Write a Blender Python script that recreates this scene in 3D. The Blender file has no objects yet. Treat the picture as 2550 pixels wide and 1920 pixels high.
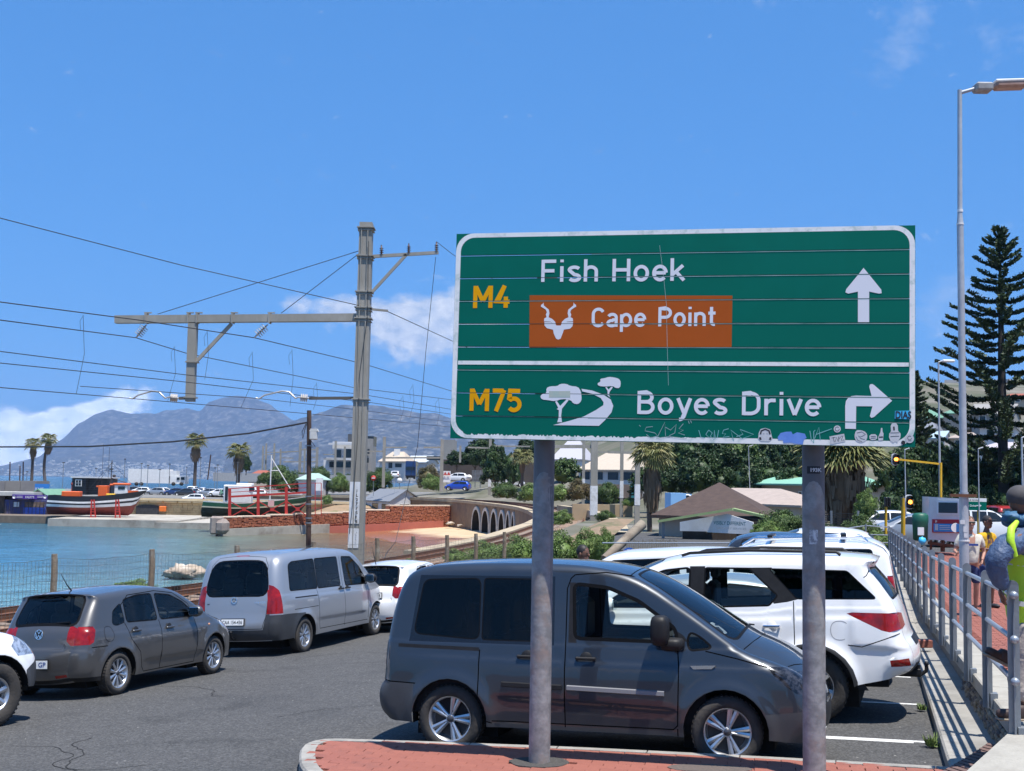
import bpy,math,random
import numpy as np
from mathutils import Vector,Matrix,noise as mnoise
from mathutils.geometry import delaunay_2d_cdt,tessellate_polygon
random.seed(7);np.random.seed(7)
V=Vector
R=math.radians
scene=bpy.context.scene
COL=scene.collection
# ------------------------------------------------------------------ camera
CAM_Z=2.58
FPX=2950.0
PITCH=math.atan(245/FPX);ROLL=0.018
fwd=V((0,math.cos(PITCH),math.sin(PITCH)))
r0=V((1,0,0));u0=r0.cross(fwd)
right=math.cos(ROLL)*r0 + math.sin(ROLL)*u0
up=-math.sin(ROLL)*r0 + math.cos(ROLL)*u0
cam=bpy.data.cameras.new('camera');camo=bpy.data.objects.new('camera',cam);COL.objects.link(camo)
m=Matrix.Identity(4)
for i in range(3):
 m[i][0]=right[i];m[i][1]=up[i];m[i][2]=-fwd[i]
m[0][3],m[1][3],m[2][3]=0,0,CAM_Z
camo.matrix_world=m
cam.sensor_width=36;cam.lens=FPX/2550*36;cam.clip_start=.1;cam.clip_end=80000
scene.camera=camo
C0=V((0,0,CAM_Z))
def ray(px,py):return fwd + right*((px-1275)/FPX) - up*((py-960)/FPX)
def P(px,py,d):
 r=ray(px,py);return C0 + r*(d/r.y)
def PZ(px,py,z):
 r=ray(px,py);return C0 + r*((z-CAM_Z)/r.z)
def hz(px):return 1205 + (px-1275)*ROLL
def proj(p):
 q=V(p)-C0;z=q.dot(fwd);return 1275+FPX*q.dot(right)/z,960-FPX*q.dot(up)/z
# ------------------------------------------------------------------ light
SUN=V((.173,-.247,1)).normalized()
SUN_EL=math.asin(SUN.z);SUN_AZ=math.atan2(SUN.x,SUN.y)
sl=bpy.data.lights.new('sun','SUN');sl.energy=5.0;sl.angle=R(.53);sl.color=(1,.955,.89)
so=bpy.data.objects.new('sun',sl);COL.objects.link(so)
so.rotation_euler=SUN.to_track_quat('Z','Y').to_euler()
w=bpy.data.worlds.new('World');scene.world=w;w.use_nodes=True
nt=w.node_tree;nt.nodes.clear()
def N(nt,t,**k):
 n=nt.nodes.new(t)
 for a,b in k.items():
  if a == 'ins':
   for i,v in b.items():n.inputs[i].default_value=v
  else:setattr(n,a,b)
 return n
def L(nt,a,b):nt.links.new(a,b)
sky=N(nt,'ShaderNodeTexSky',sky_type='NISHITA',sun_disc=False,sun_elevation=SUN_EL,sun_rotation=SUN_AZ,
altitude=0,air_density=1.0,dust_density=.35,ozone_density=4.5)
bg=N(nt,'ShaderNodeBackground',ins={1:.15})
wo=N(nt,'ShaderNodeOutputWorld')
gm=N(nt,'ShaderNodeGamma',ins={'Gamma':.42});vm=N(nt,'ShaderNodeVectorMath',operation='MULTIPLY',ins={1:(.325,.95,1.87)})
tc=N(nt,'ShaderNodeTexCoord')
def math_n(op,a,b=None,c=None,clamp=False):
 n=N(nt,'ShaderNodeMath',operation=op);n.use_clamp=clamp
 for i,v in enumerate((a,b,c)):
  if v is None:continue
  if isinstance(v,(int,float)):n.inputs[i].default_value=v
  else:L(nt,v,n.inputs[i])
 return n.outputs[0]
sep=N(nt,'ShaderNodeSeparateXYZ');L(nt,tc.outputs['Generated'],sep.inputs[0])
az=math_n('ARCTAN2',sep.outputs[0],sep.outputs[1]);el=math_n('ARCSINE',sep.outputs[2])
def dir_az_el(px,py):
 r=ray(px,py).normalized();return math.atan2(r.x,r.y),math.asin(r.z)
cmb=N(nt,'ShaderNodeCombineXYZ');L(nt,az,cmb.inputs[0]);L(nt,math_n('MULTIPLY',el,1.5),cmb.inputs[1])
n1=N(nt,'ShaderNodeTexNoise',ins={'Scale':34,'Detail':9,'Roughness':.62,'Distortion':.25});L(nt,cmb.outputs[0],n1.inputs[0])
n2=N(nt,'ShaderNodeTexNoise',ins={'Scale':7,'Detail':5,'Roughness':.6});L(nt,cmb.outputs[0],n2.inputs[0])
def blob(px,py,wx,wy,tilt=0.):
 a0,e0=dir_az_el(px,py);sx,sy=wx/FPX,wy/FPX
 dx=math_n('SUBTRACT',az,a0);dy=math_n('SUBTRACT',el,e0)
 dy=math_n('SUBTRACT',dy,math_n('MULTIPLY',dx,tilt))
 dx=math_n('DIVIDE',dx,sx);dy=math_n('DIVIDE',dy,sy)
 q=math_n('ADD',math_n('MULTIPLY',dx,dx),math_n('MULTIPLY',dy,dy))
 return math_n('EXPONENT',math_n('MULTIPLY',q,-1.0))
def msum(*a):
 r=a[0]
 for b in a[1:]:r=math_n('ADD',r,b)
 return r
cum=msum(blob(1030,830,130,75),math_n('MULTIPLY',blob(860,765,150,28),.8),math_n('MULTIPLY',blob(1170,780,120,80),.7))
bank=msum(math_n('MULTIPLY',blob(40,1100,330,62,.10),1.3),math_n('MULTIPLY',blob(200,1050,120,34,.45),1.5),math_n('MULTIPLY',blob(-700,1120,700,60),.8))
wisp=msum(math_n('MULTIPLY',blob(2250,90,80,80,.5),.30),math_n('MULTIPLY',blob(2370,740,90,60,.3),.42),math_n('MULTIPLY',blob(1880,10,60,20),.22),math_n('MULTIPLY',blob(2480,90,90,60),.2))
nn=math_n('SUBTRACT',n1.outputs[0],.5)
def cl(mask,gain,lo):
 return math_n('MULTIPLY',math_n('SUBTRACT',math_n('ADD',mask,math_n('MULTIPLY',nn,gain)),lo),2.2,clamp=True)
c_main=cl(cum,1.7,.26);c_bank=math_n('MULTIPLY',cl(bank,1.5,.30),1.35,clamp=True)
c_wisp=math_n('MULTIPLY',cl(wisp,.9,.12),.42)
low=math_n('MULTIPLY',math_n('SUBTRACT',.30,math_n('ABSOLUTE',math_n('SUBTRACT',el,.12))),1.6)
away=math_n('GREATER_THAN',math_n('ABSOLUTE',az),.62)
c_far=math_n('MULTIPLY',math_n('MULTIPLY',math_n('SUBTRACT',math_n('ADD',n2.outputs[0],low),.86),3.0,clamp=True),away)
cmask=math_n('MAXIMUM',math_n('MAXIMUM',c_main,c_bank),math_n('MAXIMUM',c_wisp,c_far))
cmask=math_n('MULTIPLY',cmask,.93)
n3=N(nt,'ShaderNodeTexNoise',ins={'Scale':60,'Detail':6,'Roughness':.6});L(nt,cmb.outputs[0],n3.inputs[0])
ccol=N(nt,'ShaderNodeMixRGB',ins={1:(2.2,2.7,3.6,1),2:(4.4,4.5,4.7,1)})
L(nt,math_n('MULTIPLY',math_n('SUBTRACT',n3.outputs[0],.35),2.6,clamp=True),ccol.inputs[0])
mix=N(nt,'ShaderNodeMixRGB');L(nt,cmask,mix.inputs[0])
L(nt,sky.outputs[0],gm.inputs['Color']);L(nt,gm.outputs[0],vm.inputs[0]);L(nt,vm.outputs[0],mix.inputs[1]);cs_=N(nt,'ShaderNodeVectorMath',operation='SCALE');L(nt,ccol.outputs[0],cs_.inputs[0]);L(nt,math_n('ADD',1.,math_n('MULTIPLY',c_bank,.9)),cs_.inputs['Scale']);L(nt,cs_.outputs[0],mix.inputs[2])
L(nt,mix.outputs[0],bg.inputs[0]);L(nt,bg.outputs[0],wo.inputs[0])
scene.view_settings.view_transform='Standard';scene.view_settings.look='None'
scene.view_settings.gamma=1;scene.view_settings.exposure=.62;scene.view_settings.use_curve_mapping=False
scene.cycles.max_bounces=7;scene.cycles.transparent_max_bounces=24
scene.cycles.diffuse_bounces=3;scene.cycles.glossy_bounces=3;scene.cycles.volume_bounces=0
scene.cycles.use_denoising=True
scene.cycles.sample_clamp_indirect=6
# ------------------------------------------------------------------ materials
MATS={}
def pm(name,c,c2=None,scale=3.,rough=.6,metal=0.,bump=0.,bscale=None,coat=0.,spec=.5,detail=4,contrast=1.,stretch=None,trans=0.,c3=None,scale3=.6,sub=None,emit=None):
 """plain procedural material: two colours mixed by noise (+ a third, larger pattern), optional bump"""
 if name in MATS:return MATS[name]
 mt=bpy.data.materials.new(name);mt.use_nodes=True;nt=mt.node_tree
 b=nt.nodes['Principled BSDF'];MATS[name]=mt
 b.inputs['Roughness'].default_value=rough;b.inputs['Metallic'].default_value=metal
 b.inputs['Coat Weight'].default_value=coat;b.inputs['Coat Roughness'].default_value=.03
 b.inputs['Specular IOR Level'].default_value=spec
 b.inputs['Base Color'].default_value=(*c,1)
 if emit:b.inputs['Emission Color'].default_value=(*emit[0],1);b.inputs['Emission Strength'].default_value=emit[1]
 co=N(nt,'ShaderNodeTexCoord');src=co.outputs['Object']
 if stretch:
  mp=N(nt,'ShaderNodeMapping');mp.inputs['Scale'].default_value=stretch;L(nt,src,mp.inputs[0]);src=mp.outputs[0]
 if c2 is not None:
  nz=N(nt,'ShaderNodeTexNoise',ins={'Scale':scale,'Detail':detail,'Roughness':.6});L(nt,src,nz.inputs[0])
  rp=N(nt,'ShaderNodeMapRange',ins={1:.5-.22/contrast,2:.5+.22/contrast});L(nt,nz.outputs[0],rp.inputs[0])
  mx=N(nt,'ShaderNodeMixRGB',ins={1:(*c,1),2:(*c2,1)});L(nt,rp.outputs[0],mx.inputs[0]);out=mx.outputs[0]
  if c3 is not None:
   n4=N(nt,'ShaderNodeTexNoise',ins={'Scale':scale3,'Detail':5,'Roughness':.65});L(nt,src,n4.inputs[0])
   r4=N(nt,'ShaderNodeMapRange',ins={1:.5,2:.68});L(nt,n4.outputs[0],r4.inputs[0])
   m4=N(nt,'ShaderNodeMixRGB',ins={2:(*c3,1)});L(nt,r4.outputs[0],m4.inputs[0]);L(nt,out,m4.inputs[1]);out=m4.outputs[0]
  L(nt,out,b.inputs['Base Color'])
 if bump:
  nb=N(nt,'ShaderNodeTexNoise',ins={'Scale':bscale or scale*3,'Detail':4});L(nt,src,nb.inputs[0])
  bp=N(nt,'ShaderNodeBump',ins={'Strength':min(1,bump),'Distance':.02*max(1,bump)});L(nt,nb.outputs[0],bp.inputs['Height']);L(nt,bp.outputs[0],b.inputs['Normal'])
 return mt
def paint(name,c,metal=.0,dust=.0):
 """car paint: clear coat over colour, faint road dust low down"""
 if name in MATS:return MATS[name]
 mt=pm(name,c,rough=.38 if metal else .3,metal=metal,coat=1.,spec=.5);nt=mt.node_tree;b=nt.nodes['Principled BSDF']
 co=N(nt,'ShaderNodeTexCoord');sp=N(nt,'ShaderNodeSeparateXYZ');L(nt,co.outputs['Object'],sp.inputs[0])
 nz=N(nt,'ShaderNodeTexNoise',ins={'Scale':5,'Detail':6});L(nt,co.outputs['Object'],nz.inputs[0])
 mr=N(nt,'ShaderNodeMapRange',ins={1:.75,2:.2,3:0.,4:.38});L(nt,sp.outputs[2],mr.inputs[0])
 ml=N(nt,'ShaderNodeMath',operation='MULTIPLY');L(nt,mr.outputs[0],ml.inputs[0]);L(nt,nz.outputs[0],ml.inputs[1])
 mx=N(nt,'ShaderNodeMixRGB',ins={1:(*c,1),2:(.16,.14,.12,1)});L(nt,ml.outputs[0],mx.inputs[0]);L(nt,mx.outputs[0],b.inputs['Base Color'])
 r2=N(nt,'ShaderNodeMapRange',ins={1:0,2:.5,3:.015,4:.12});L(nt,ml.outputs[0],r2.inputs[0]);L(nt,r2.outputs[0],b.inputs['Coat Roughness'])
 nb=N(nt,'ShaderNodeTexNoise',ins={'Scale':2.2,'Detail':1});L(nt,co.outputs['Object'],nb.inputs[0])
 bp=N(nt,'ShaderNodeBump',ins={'Strength':.12,'Distance':.02});L(nt,nb.outputs[0],bp.inputs['Height']);L(nt,bp.outputs[0],b.inputs['Coat Normal'])
 return mt
def glass(name,tint,refl=.06,rough=.01):
 if name in MATS:return MATS[name]
 mt=bpy.data.materials.new(name);mt.use_nodes=True;nt=mt.node_tree;nt.nodes.clear();MATS[name]=mt
 o=N(nt,'ShaderNodeOutputMaterial');t=N(nt,'ShaderNodeBsdfTransparent',ins={0:(*tint,1)})
 g=N(nt,'ShaderNodeBsdfGlossy',ins={'Roughness':rough});f=N(nt,'ShaderNodeFresnel',ins={0:1.42})
 a=N(nt,'ShaderNodeMath',operation='ADD',ins={1:refl});L(nt,f.outputs[0],a.inputs[0])
 x=N(nt,'ShaderNodeMixShader');L(nt,a.outputs[0],x.inputs[0]);L(nt,t.outputs[0],x.inputs[1]);L(nt,g.outputs[0],x.inputs[2]);L(nt,x.outputs[0],o.inputs[0])
 return mt
# ------------------------------------------------------------------ mesh helpers
ROOTM={}
def frame_of(d,upv=V((0,0,1))):
 d=d.normalized()
 if abs(d.dot(upv)) > .98:upv=V((0,1,0))
 a=d.cross(upv).normalized();b=a.cross(d).normalized();return a,b
class MB:
 def __init__(s):s.v=[];s.f=[];s.mi=[];s.cur=0;s.sm=[]
 smooth=False
 def add(s,vs,fs,smooth=None):
  o=len(s.v);s.v.extend([tuple(p) for p in vs]);sm=s.smooth if smooth is None else smooth
  for f in fs:s.f.append(tuple(i+o for i in f));s.mi.append(s.cur);s.sm.append(sm)
  return s
 def quad(s,a,b,c,d):return s.add([a,b,c,d],[(0,1,2,3)])
 def box(s,c,sz,rz=0,M=None,bev=0):
  hx,hy,hz_=sz[0]/2,sz[1]/2,sz[2]/2
  if bev:
   b=min(bev,hx*.9,hy*.9,hz_*.9)
   pts=[]
   for sx in (-1,1):
    for sy in (-1,1):
     for sz_ in (-1,1):
      pts += [V((sx*(hx-b),sy*(hy-b),sz_*hz_)),V((sx*(hx-b),sy*hy,sz_*(hz_-b))),V((sx*hx,sy*(hy-b),sz_*(hz_-b)))]
   return s.hull([q for q in pts],c,rz,M)
  pts=[V((x,y,z)) for x in (-hx,hx) for y in (-hy,hy) for z in (-hz_,hz_)]
  if M is not None:pts=[M @ p for p in pts]
  cs,sn=math.cos(rz),math.sin(rz);c=V(c)
  pts=[c + V((p.x*cs-p.y*sn,p.x*sn+p.y*cs,p.z)) for p in pts]
  return s.add(pts,[(0,1,3,2),(4,6,7,5),(0,4,5,1),(2,3,7,6),(0,2,6,4),(1,5,7,3)])
 def hull(s,pts,c=(0,0,0),rz=0,M=None):
  import bmesh
  bm=bmesh.new();cs,sn=math.cos(rz),math.sin(rz);c=V(c)
  for p in pts:
   if M is not None:p=M @ p
   bm.verts.new(c + V((p.x*cs-p.y*sn,p.x*sn+p.y*cs,p.z)))
  r=bmesh.ops.convex_hull(bm,input=bm.verts);bmesh.ops.delete(bm,geom=[e for e in r['geom_interior'] if isinstance(e,bmesh.types.BMVert)],context='VERTS')
  bm.verts.index_update()
  s.add([v.co.copy() for v in bm.verts],[[v.index for v in f.verts] for f in bm.faces]);bm.free();return s
 def beam(s,p,q,w,h,upv=V((0,0,1))):
  p,q=V(p),V(q);a,b=frame_of(q-p,upv);a=a*w/2;b=b*h/2
  vs=[p-a-b,p+a-b,p+a+b,p-a+b,q-a-b,q+a-b,q+a+b,q-a+b]
  return s.add(vs,[(0,1,2,3),(7,6,5,4),(0,4,5,1),(1,5,6,2),(2,6,7,3),(3,7,4,0)])
 def tube(s,pts,r,n=8,cap=True,smooth=True):
  pts=[V(p) for p in pts];k=len(pts);rs=r if isinstance(r,(list,tuple)) else [r]*k
  vs=[];fs=[];prev=None
  for i,p in enumerate(pts):
   d=(pts[min(i+1,k-1)]-pts[max(i-1,0)])
   if d.length < 1e-9:d=V((0,0,1))
   d.normalize()
   if prev is None:a,b=frame_of(d)
   else:
    a=(prev - d*prev.dot(d));a=a.normalized() if a.length > 1e-6 else frame_of(d)[0];b=a.cross(d) if False else d.cross(a)
   if prev is None:b=d.cross(a)
   prev=a
   for j in range(n):
    t=2*math.pi*j/n;vs.append(p + a*(rs[i]*math.cos(t)) + b*(rs[i]*math.sin(t)))
  for i in range(k-1):
   for j in range(n):
    j2=(j+1) % n;fs.append((i*n+j,i*n+j2,(i+1)*n+j2,(i+1)*n+j))
  s.add(vs,fs,smooth)
  if cap:s.add(vs[:n],[tuple(reversed(range(n)))],False);s.add(vs[-n:],[tuple(range(n))],False)
  return s
 def lathe(s,prof,c=(0,0,0),axis='z',n=16,smooth=True,arc=None,M=None):
  """prof: (radius, height) pairs"""
  vs=[];fs=[];c=V(c);k=len(prof)
  for r,h in prof:
   for j in range(n):
    t=2*math.pi*j/n;x,y=r*math.cos(t),r*math.sin(t)
    p=V((x,y,h)) if axis == 'z' else (V((x,h,y)) if axis == 'y' else V((h,x,y)))
    if M is not None:p=M @ p
    vs.append(c+p)
  for i in range(k-1):
   for j in range(n):
    j2=(j+1) % n
    f=(i*n+j,i*n+j2,(i+1)*n+j2,(i+1)*n+j);fs.append(f if axis != 'y' else f[::-1])
  return s.add(vs,fs,smooth)
 def ell(s,c,r,n=12,m_=8,M=None,jit=0,smooth=True,sq=False):
  vs=[];fs=[];c=V(c)
  for i in range(m_+1):
   ph=math.pi*i/m_
   for j in range(n):
    t=2*math.pi*j/n;p=V((math.sin(ph)*math.cos(t),math.sin(ph)*math.sin(t),math.cos(ph)))
    if sq:p=p/(abs(p.x)**4+abs(p.y)**4+abs(p.z)**4)**.25
    if jit:p=p*(1+jit*mnoise.noise(p*2.3+c))
    p=V((p.x*r[0],p.y*r[1],p.z*r[2]))
    if M is not None:p=M @ p
    vs.append(c+p)
  for i in range(m_):
   for j in range(n):
    j2=(j+1) % n;fs.append((i*n+j,(i+1)*n+j,(i+1)*n+j2,i*n+j2))
  return s.add(vs,fs,smooth)
 def prism(s,poly,o,ax,ay,th):
  """poly 2d outline in plane (o, ax, ay), extruded by th along ax x ay"""
  o,ax,ay=V(o),V(ax),V(ay);nrm=ax.cross(ay).normalized()*th
  n=len(poly);area=sum(poly[i][0]*poly[(i+1) % n][1]-poly[(i+1) % n][0]*poly[i][1] for i in range(n))
  if area < 0:poly=poly[::-1]
  a=[o + ax*x + ay*y for x,y in poly];b=[p + nrm for p in a]
  tri=tessellate_polygon([[V((x,y,0)) for x,y in poly]])
  def orient(t):
   A,B,C=(poly[i] for i in t);return t if (B[0]-A[0])*(C[1]-A[1])-(B[1]-A[1])*(C[0]-A[0]) > 0 else t[::-1]
  tri=[orient(tuple(t)) for t in tri]
  fs=[tuple(n+i for i in t) for t in tri] + [t[::-1] for t in tri] + [(i,(i+1) % n,n+(i+1) % n,n+i) for i in range(n)]
  return s.add(a+b,fs)
 def mesh(s,name,mats):
  me=bpy.data.meshes.new(name);me.from_pydata(s.v,[],s.f)
  for mt in (mats if isinstance(mats,(list,tuple)) else [mats]):me.materials.append(mt)
  if len(me.polygons) == len(s.f):
   me.polygons.foreach_set('use_smooth',s.sm)
   if any(s.mi):me.polygons.foreach_set('material_index',s.mi)
  return me
 def build(s,name,mats,parent=None,local=False,**tags):
  me=s.mesh(name,mats);return link(name,me,parent,local,**tags)
def link(name,me,parent=None,local=False,**tags):
 if parent is not None and not local and parent.name in ROOTM:
  me.transform(ROOTM[parent.name].inverted())
 o=bpy.data.objects.new(name,me);COL.objects.link(o)
 if parent is not None:
  o.parent=parent
  if parent.name in ROOTM:ROOTM[o.name]=ROOTM[parent.name]
 for k,v in tags.items():
  o[{'cat':'category'}.get(k,k)]=v
 return o
def thing(name,label,cat,loc=(0,0,0),rz=0,group=None,scale=None):
 o=bpy.data.objects.new(name,None);COL.objects.link(o);o.empty_display_size=.2
 o.location=loc;o.rotation_euler=(0,0,rz)
 if scale:o.scale=scale
 o['label']=label;o['category']=cat
 if group:o['group']=group
 ROOTM[o.name]=Matrix.LocRotScale(V(loc),Matrix.Rotation(rz,3,'Z'),V(scale) if scale else None)
 return o
def kids(o):return CHILD.get(o.name,[]) if False else [c for c in o.children]
def dup(root,loc=None,rz=None,label=None,group=None,scale=None):
 r=root.copy();COL.objects.link(r)
 if loc is not None:r.location=loc
 if rz is not None:r.rotation_euler=(0,0,rz)
 if scale is not None:r.scale=scale
 if label:r['label']=label
 if group:r['group']=group
 for ch in list(root.children):
  c=ch.copy();COL.objects.link(c);c.parent=r
  for g in list(ch.children):
   d=g.copy();COL.objects.link(d);d.parent=c
 return r
def sstep(a,b,x):
 t=min(1,max(0,(x-a)/(b-a)));return t*t*(3-2*t)
def inpoly(x,y,poly):
 c=False;n=len(poly);j=n-1
 for i in range(n):
  xi,yi=poly[i];xj,yj=poly[j]
  if (yi > y) != (yj > y) and x < (xj-xi)*(y-yi)/(yj-yi)+xi:c=not c
  j=i
 return c
def text_mesh(txt,size=1.,bold=0.,font=None):
 cu=bpy.data.curves.new('t','FONT');cu.body=txt;cu.size=size;cu.offset=bold;cu.resolution_u=3
 o=bpy.data.objects.new('t',cu);COL.objects.link(o)
 dg=bpy.context.evaluated_depsgraph_get();me=bpy.data.meshes.new_from_object(o.evaluated_get(dg))
 bpy.data.objects.remove(o);bpy.data.curves.remove(cu)
 return me
def text(name,txt,mt,parent,o,ax,ay,width,height=None,bold=0.02,off=.002,**tags):
 """writing: o lower left corner, ax right, ay up (unit vectors); scaled to width (and height)"""
 me=text_mesh(txt,1.,bold)
 xs=[v.co.x for v in me.vertices];ys=[v.co.y for v in me.vertices]
 x0,x1,y0,y1=min(xs),max(xs),min(ys),max(ys)
 sx=width/(x1-x0);sy=sx if height is None else height/(y1-y0)
 o,ax,ay=V(o),V(ax).normalized(),V(ay).normalized();nn=ax.cross(ay)*off
 for v in me.vertices:v.co=o + ax*((v.co.x-x0)*sx) + ay*((v.co.y-y0)*sy) + nn
 me.materials.clear();me.materials.append(mt)
 return link(name,me,parent,**tags)
def offset_poly(poly,d):
 n=len(poly);ar=sum(poly[i][0]*poly[(i+1) % n][1]-poly[(i+1) % n][0]*poly[i][1] for i in range(n));sg=1 if ar > 0 else -1
 out=[]
 for i in range(n):
  p0,p1,p2=V(poly[i-1]),V(poly[i]),V(poly[(i+1) % n])
  a=(p1-p0);b=(p2-p1)
  if a.length < 1e-9 or b.length < 1e-9:out.append(tuple(p1));continue
  a.normalize();b.normalize()
  na=V((a.y,-a.x))*sg;nb=V((b.y,-b.x))*sg;m_=na+nb
  k=m_.length_squared
  m_=m_*(2/k) if k > .25 else na
  if m_.length > 2.2:m_=m_.normalized()*2.2
  out.append((p1.x+m_.x*d,p1.y+m_.y*d))
 return out
def chaikin(pts,it=2,closed=True,k=.25):
 for _ in range(it):
  out=[];n=len(pts);rng=range(n) if closed else range(n-1)
  if not closed:out.append(pts[0])
  for i in rng:
   a,b=pts[i],pts[(i+1) % n]
   out.append(tuple(a[j]*(1-k)+b[j]*k for j in range(len(a))));out.append(tuple(a[j]*k+b[j]*(1-k) for j in range(len(a))))
  if not closed:out.append(pts[-1])
  pts=out
 return pts
def band(pl,w_):
 """thin closed polygon around an open polyline"""
 n=len(pl);Lr,Rr=[],[]
 for i in range(n):
  a=V(pl[max(0,i-1)]);b=V(pl[min(n-1,i+1)]);d=(b-a).normalized();nn=V((-d.y,d.x))*w_/2
  Lr.append((pl[i][0]+nn.x,pl[i][1]+nn.y));Rr.append((pl[i][0]-nn.x,pl[i][1]-nn.y))
 return Lr+Rr[::-1]
def densify(poly,step,closed=True):
 out=[];n=len(poly)
 for i in range(n if closed else n-1):
  a,b=poly[i],poly[(i+1) % n];l=math.hypot(b[0]-a[0],b[1]-a[1]);k=max(1,int(l/step))
  for j in range(k):out.append((a[0]+(b[0]-a[0])*j/k,a[1]+(b[1]-a[1])*j/k))
 if not closed:out.append(poly[-1])
 return out
def round_poly(poly,r,k=4):
 out=[];n=len(poly)
 for i in range(n):
  p0,p1,p2=V(poly[i-1]),V(poly[i]),V(poly[(i+1) % n]);a=p0-p1;b=p2-p1;la,lb=a.length,b.length
  if la < 1e-6 or lb < 1e-6:continue
  q=min(r,la*.45,lb*.45);A=p1+a*(q/la);B=p1+b*(q/lb)
  for j in range(k+1):
   t=j/k;out.append(tuple(A*(1-t)**2+p1*2*t*(1-t)+B*t*t))
 return out
def cdt_patch(outer,regions,sp,extra=()):
 """triangulate outer outline with region outlines and grid points; returns 2d verts and {region: faces}; first matching region wins"""
 pts=[];edges=[]
 def addloop(p):
  o=len(pts);pts.extend(p);n=len(p);edges.extend([(o+i,o+(i+1) % n) for i in range(n)])
 addloop(densify(outer,sp))
 for nme,poly in regions:addloop(densify(poly,sp))
 pts.extend([q for q in extra if inpoly(q[0],q[1],outer)])
 xs=[p[0] for p in outer];ys=[p[1] for p in outer]
 x=min(xs)+sp*.5;k=0
 while x < max(xs):
  y=min(ys)+sp*(.5 if k % 2 else .9)
  while y < max(ys):
   if inpoly(x,y,outer):pts.append((x,y))
   y += sp
  x += sp*.9;k += 1
 r=delaunay_2d_cdt([V(p) for p in pts],edges,[],0,1e-5)
 vv,ff=r[0],r[2];res={}
 for f in ff:
  cx=sum(vv[i].x for i in f)/len(f);cy=sum(vv[i].y for i in f)/len(f)
  if not inpoly(cx,cy,outer):continue
  a,b,c=vv[f[0]],vv[f[1]],vv[f[2]]
  cr=(b.x-a.x)*(c.y-a.y)-(b.y-a.y)*(c.x-a.x)
  if abs(cr) < 1e-9:continue
  f=tuple(f) if cr > 0 else tuple(reversed(f))
  for nme,poly in regions:
   if inpoly(cx,cy,poly):break
  else:nme='body'
  res.setdefault(nme,[]).append(f)
 return [(v.x,v.y) for v in vv],res
def submesh(verts3,faces,flip=False):
 used={};vs=[];fs=[]
 for f in faces:
  g=[]
  for i in f:
   if i not in used:used[i]=len(vs);vs.append(verts3[i])
   g.append(used[i])
  fs.append(tuple(reversed(g)) if flip else tuple(g))
 return vs,fs
def lerp(a,b,t):return a+(b-a)*t
def ordn(i):return ('leftmost','second','third','fourth','fifth','sixth','seventh','eighth','ninth','tenth')[i]+(' from the left' if i else '')
# ================================================================== GROUND
def G(x,y):
 """height of the sloping road and parking ground"""
 k=sstep(0,5,x)
 z=.593+.055*max(-9,min(x,-2))+.008*max(0,min(x,14)+2)-.0456*min(y,11)-(max(11,min(y,24))-11)*lerp(.0456,.018,k)
 if y > 24:z += (y-24)*(-.022+.05*sstep(0,7,x))
 return z
def PG(px,py):
 z=0.
 for _ in range(12):
  p=PZ(px,py,z);z=G(p.x,p.y)
 return V((p.x,p.y,z))
KA,KB=V((3.82,10.35)),V((7.86,23.7))
def kerb_x(y):return KA.x+(y-KA.y)*(KB.x-KA.x)/(KB.y-KA.y)
KDIR=V((KB.x-KA.x,KB.y-KA.y,0)).normalized();KN=V((KDIR.y,-KDIR.x,0))
def walk_z(y):return .60-.026*(max(10,min(y,22))-10)
def rail_x(y):return 4.22+.286*(y-10)
def wo(y):return max(.10,(rail_x(y)-kerb_x(y))*.957+.05)
asphalt=pm('asphalt',(.060,.059,.058),(.082,.081,.079),14,.9,bump=.5,bscale=90,c3=(.052,.052,.052),scale3=.35,detail=8)
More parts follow.
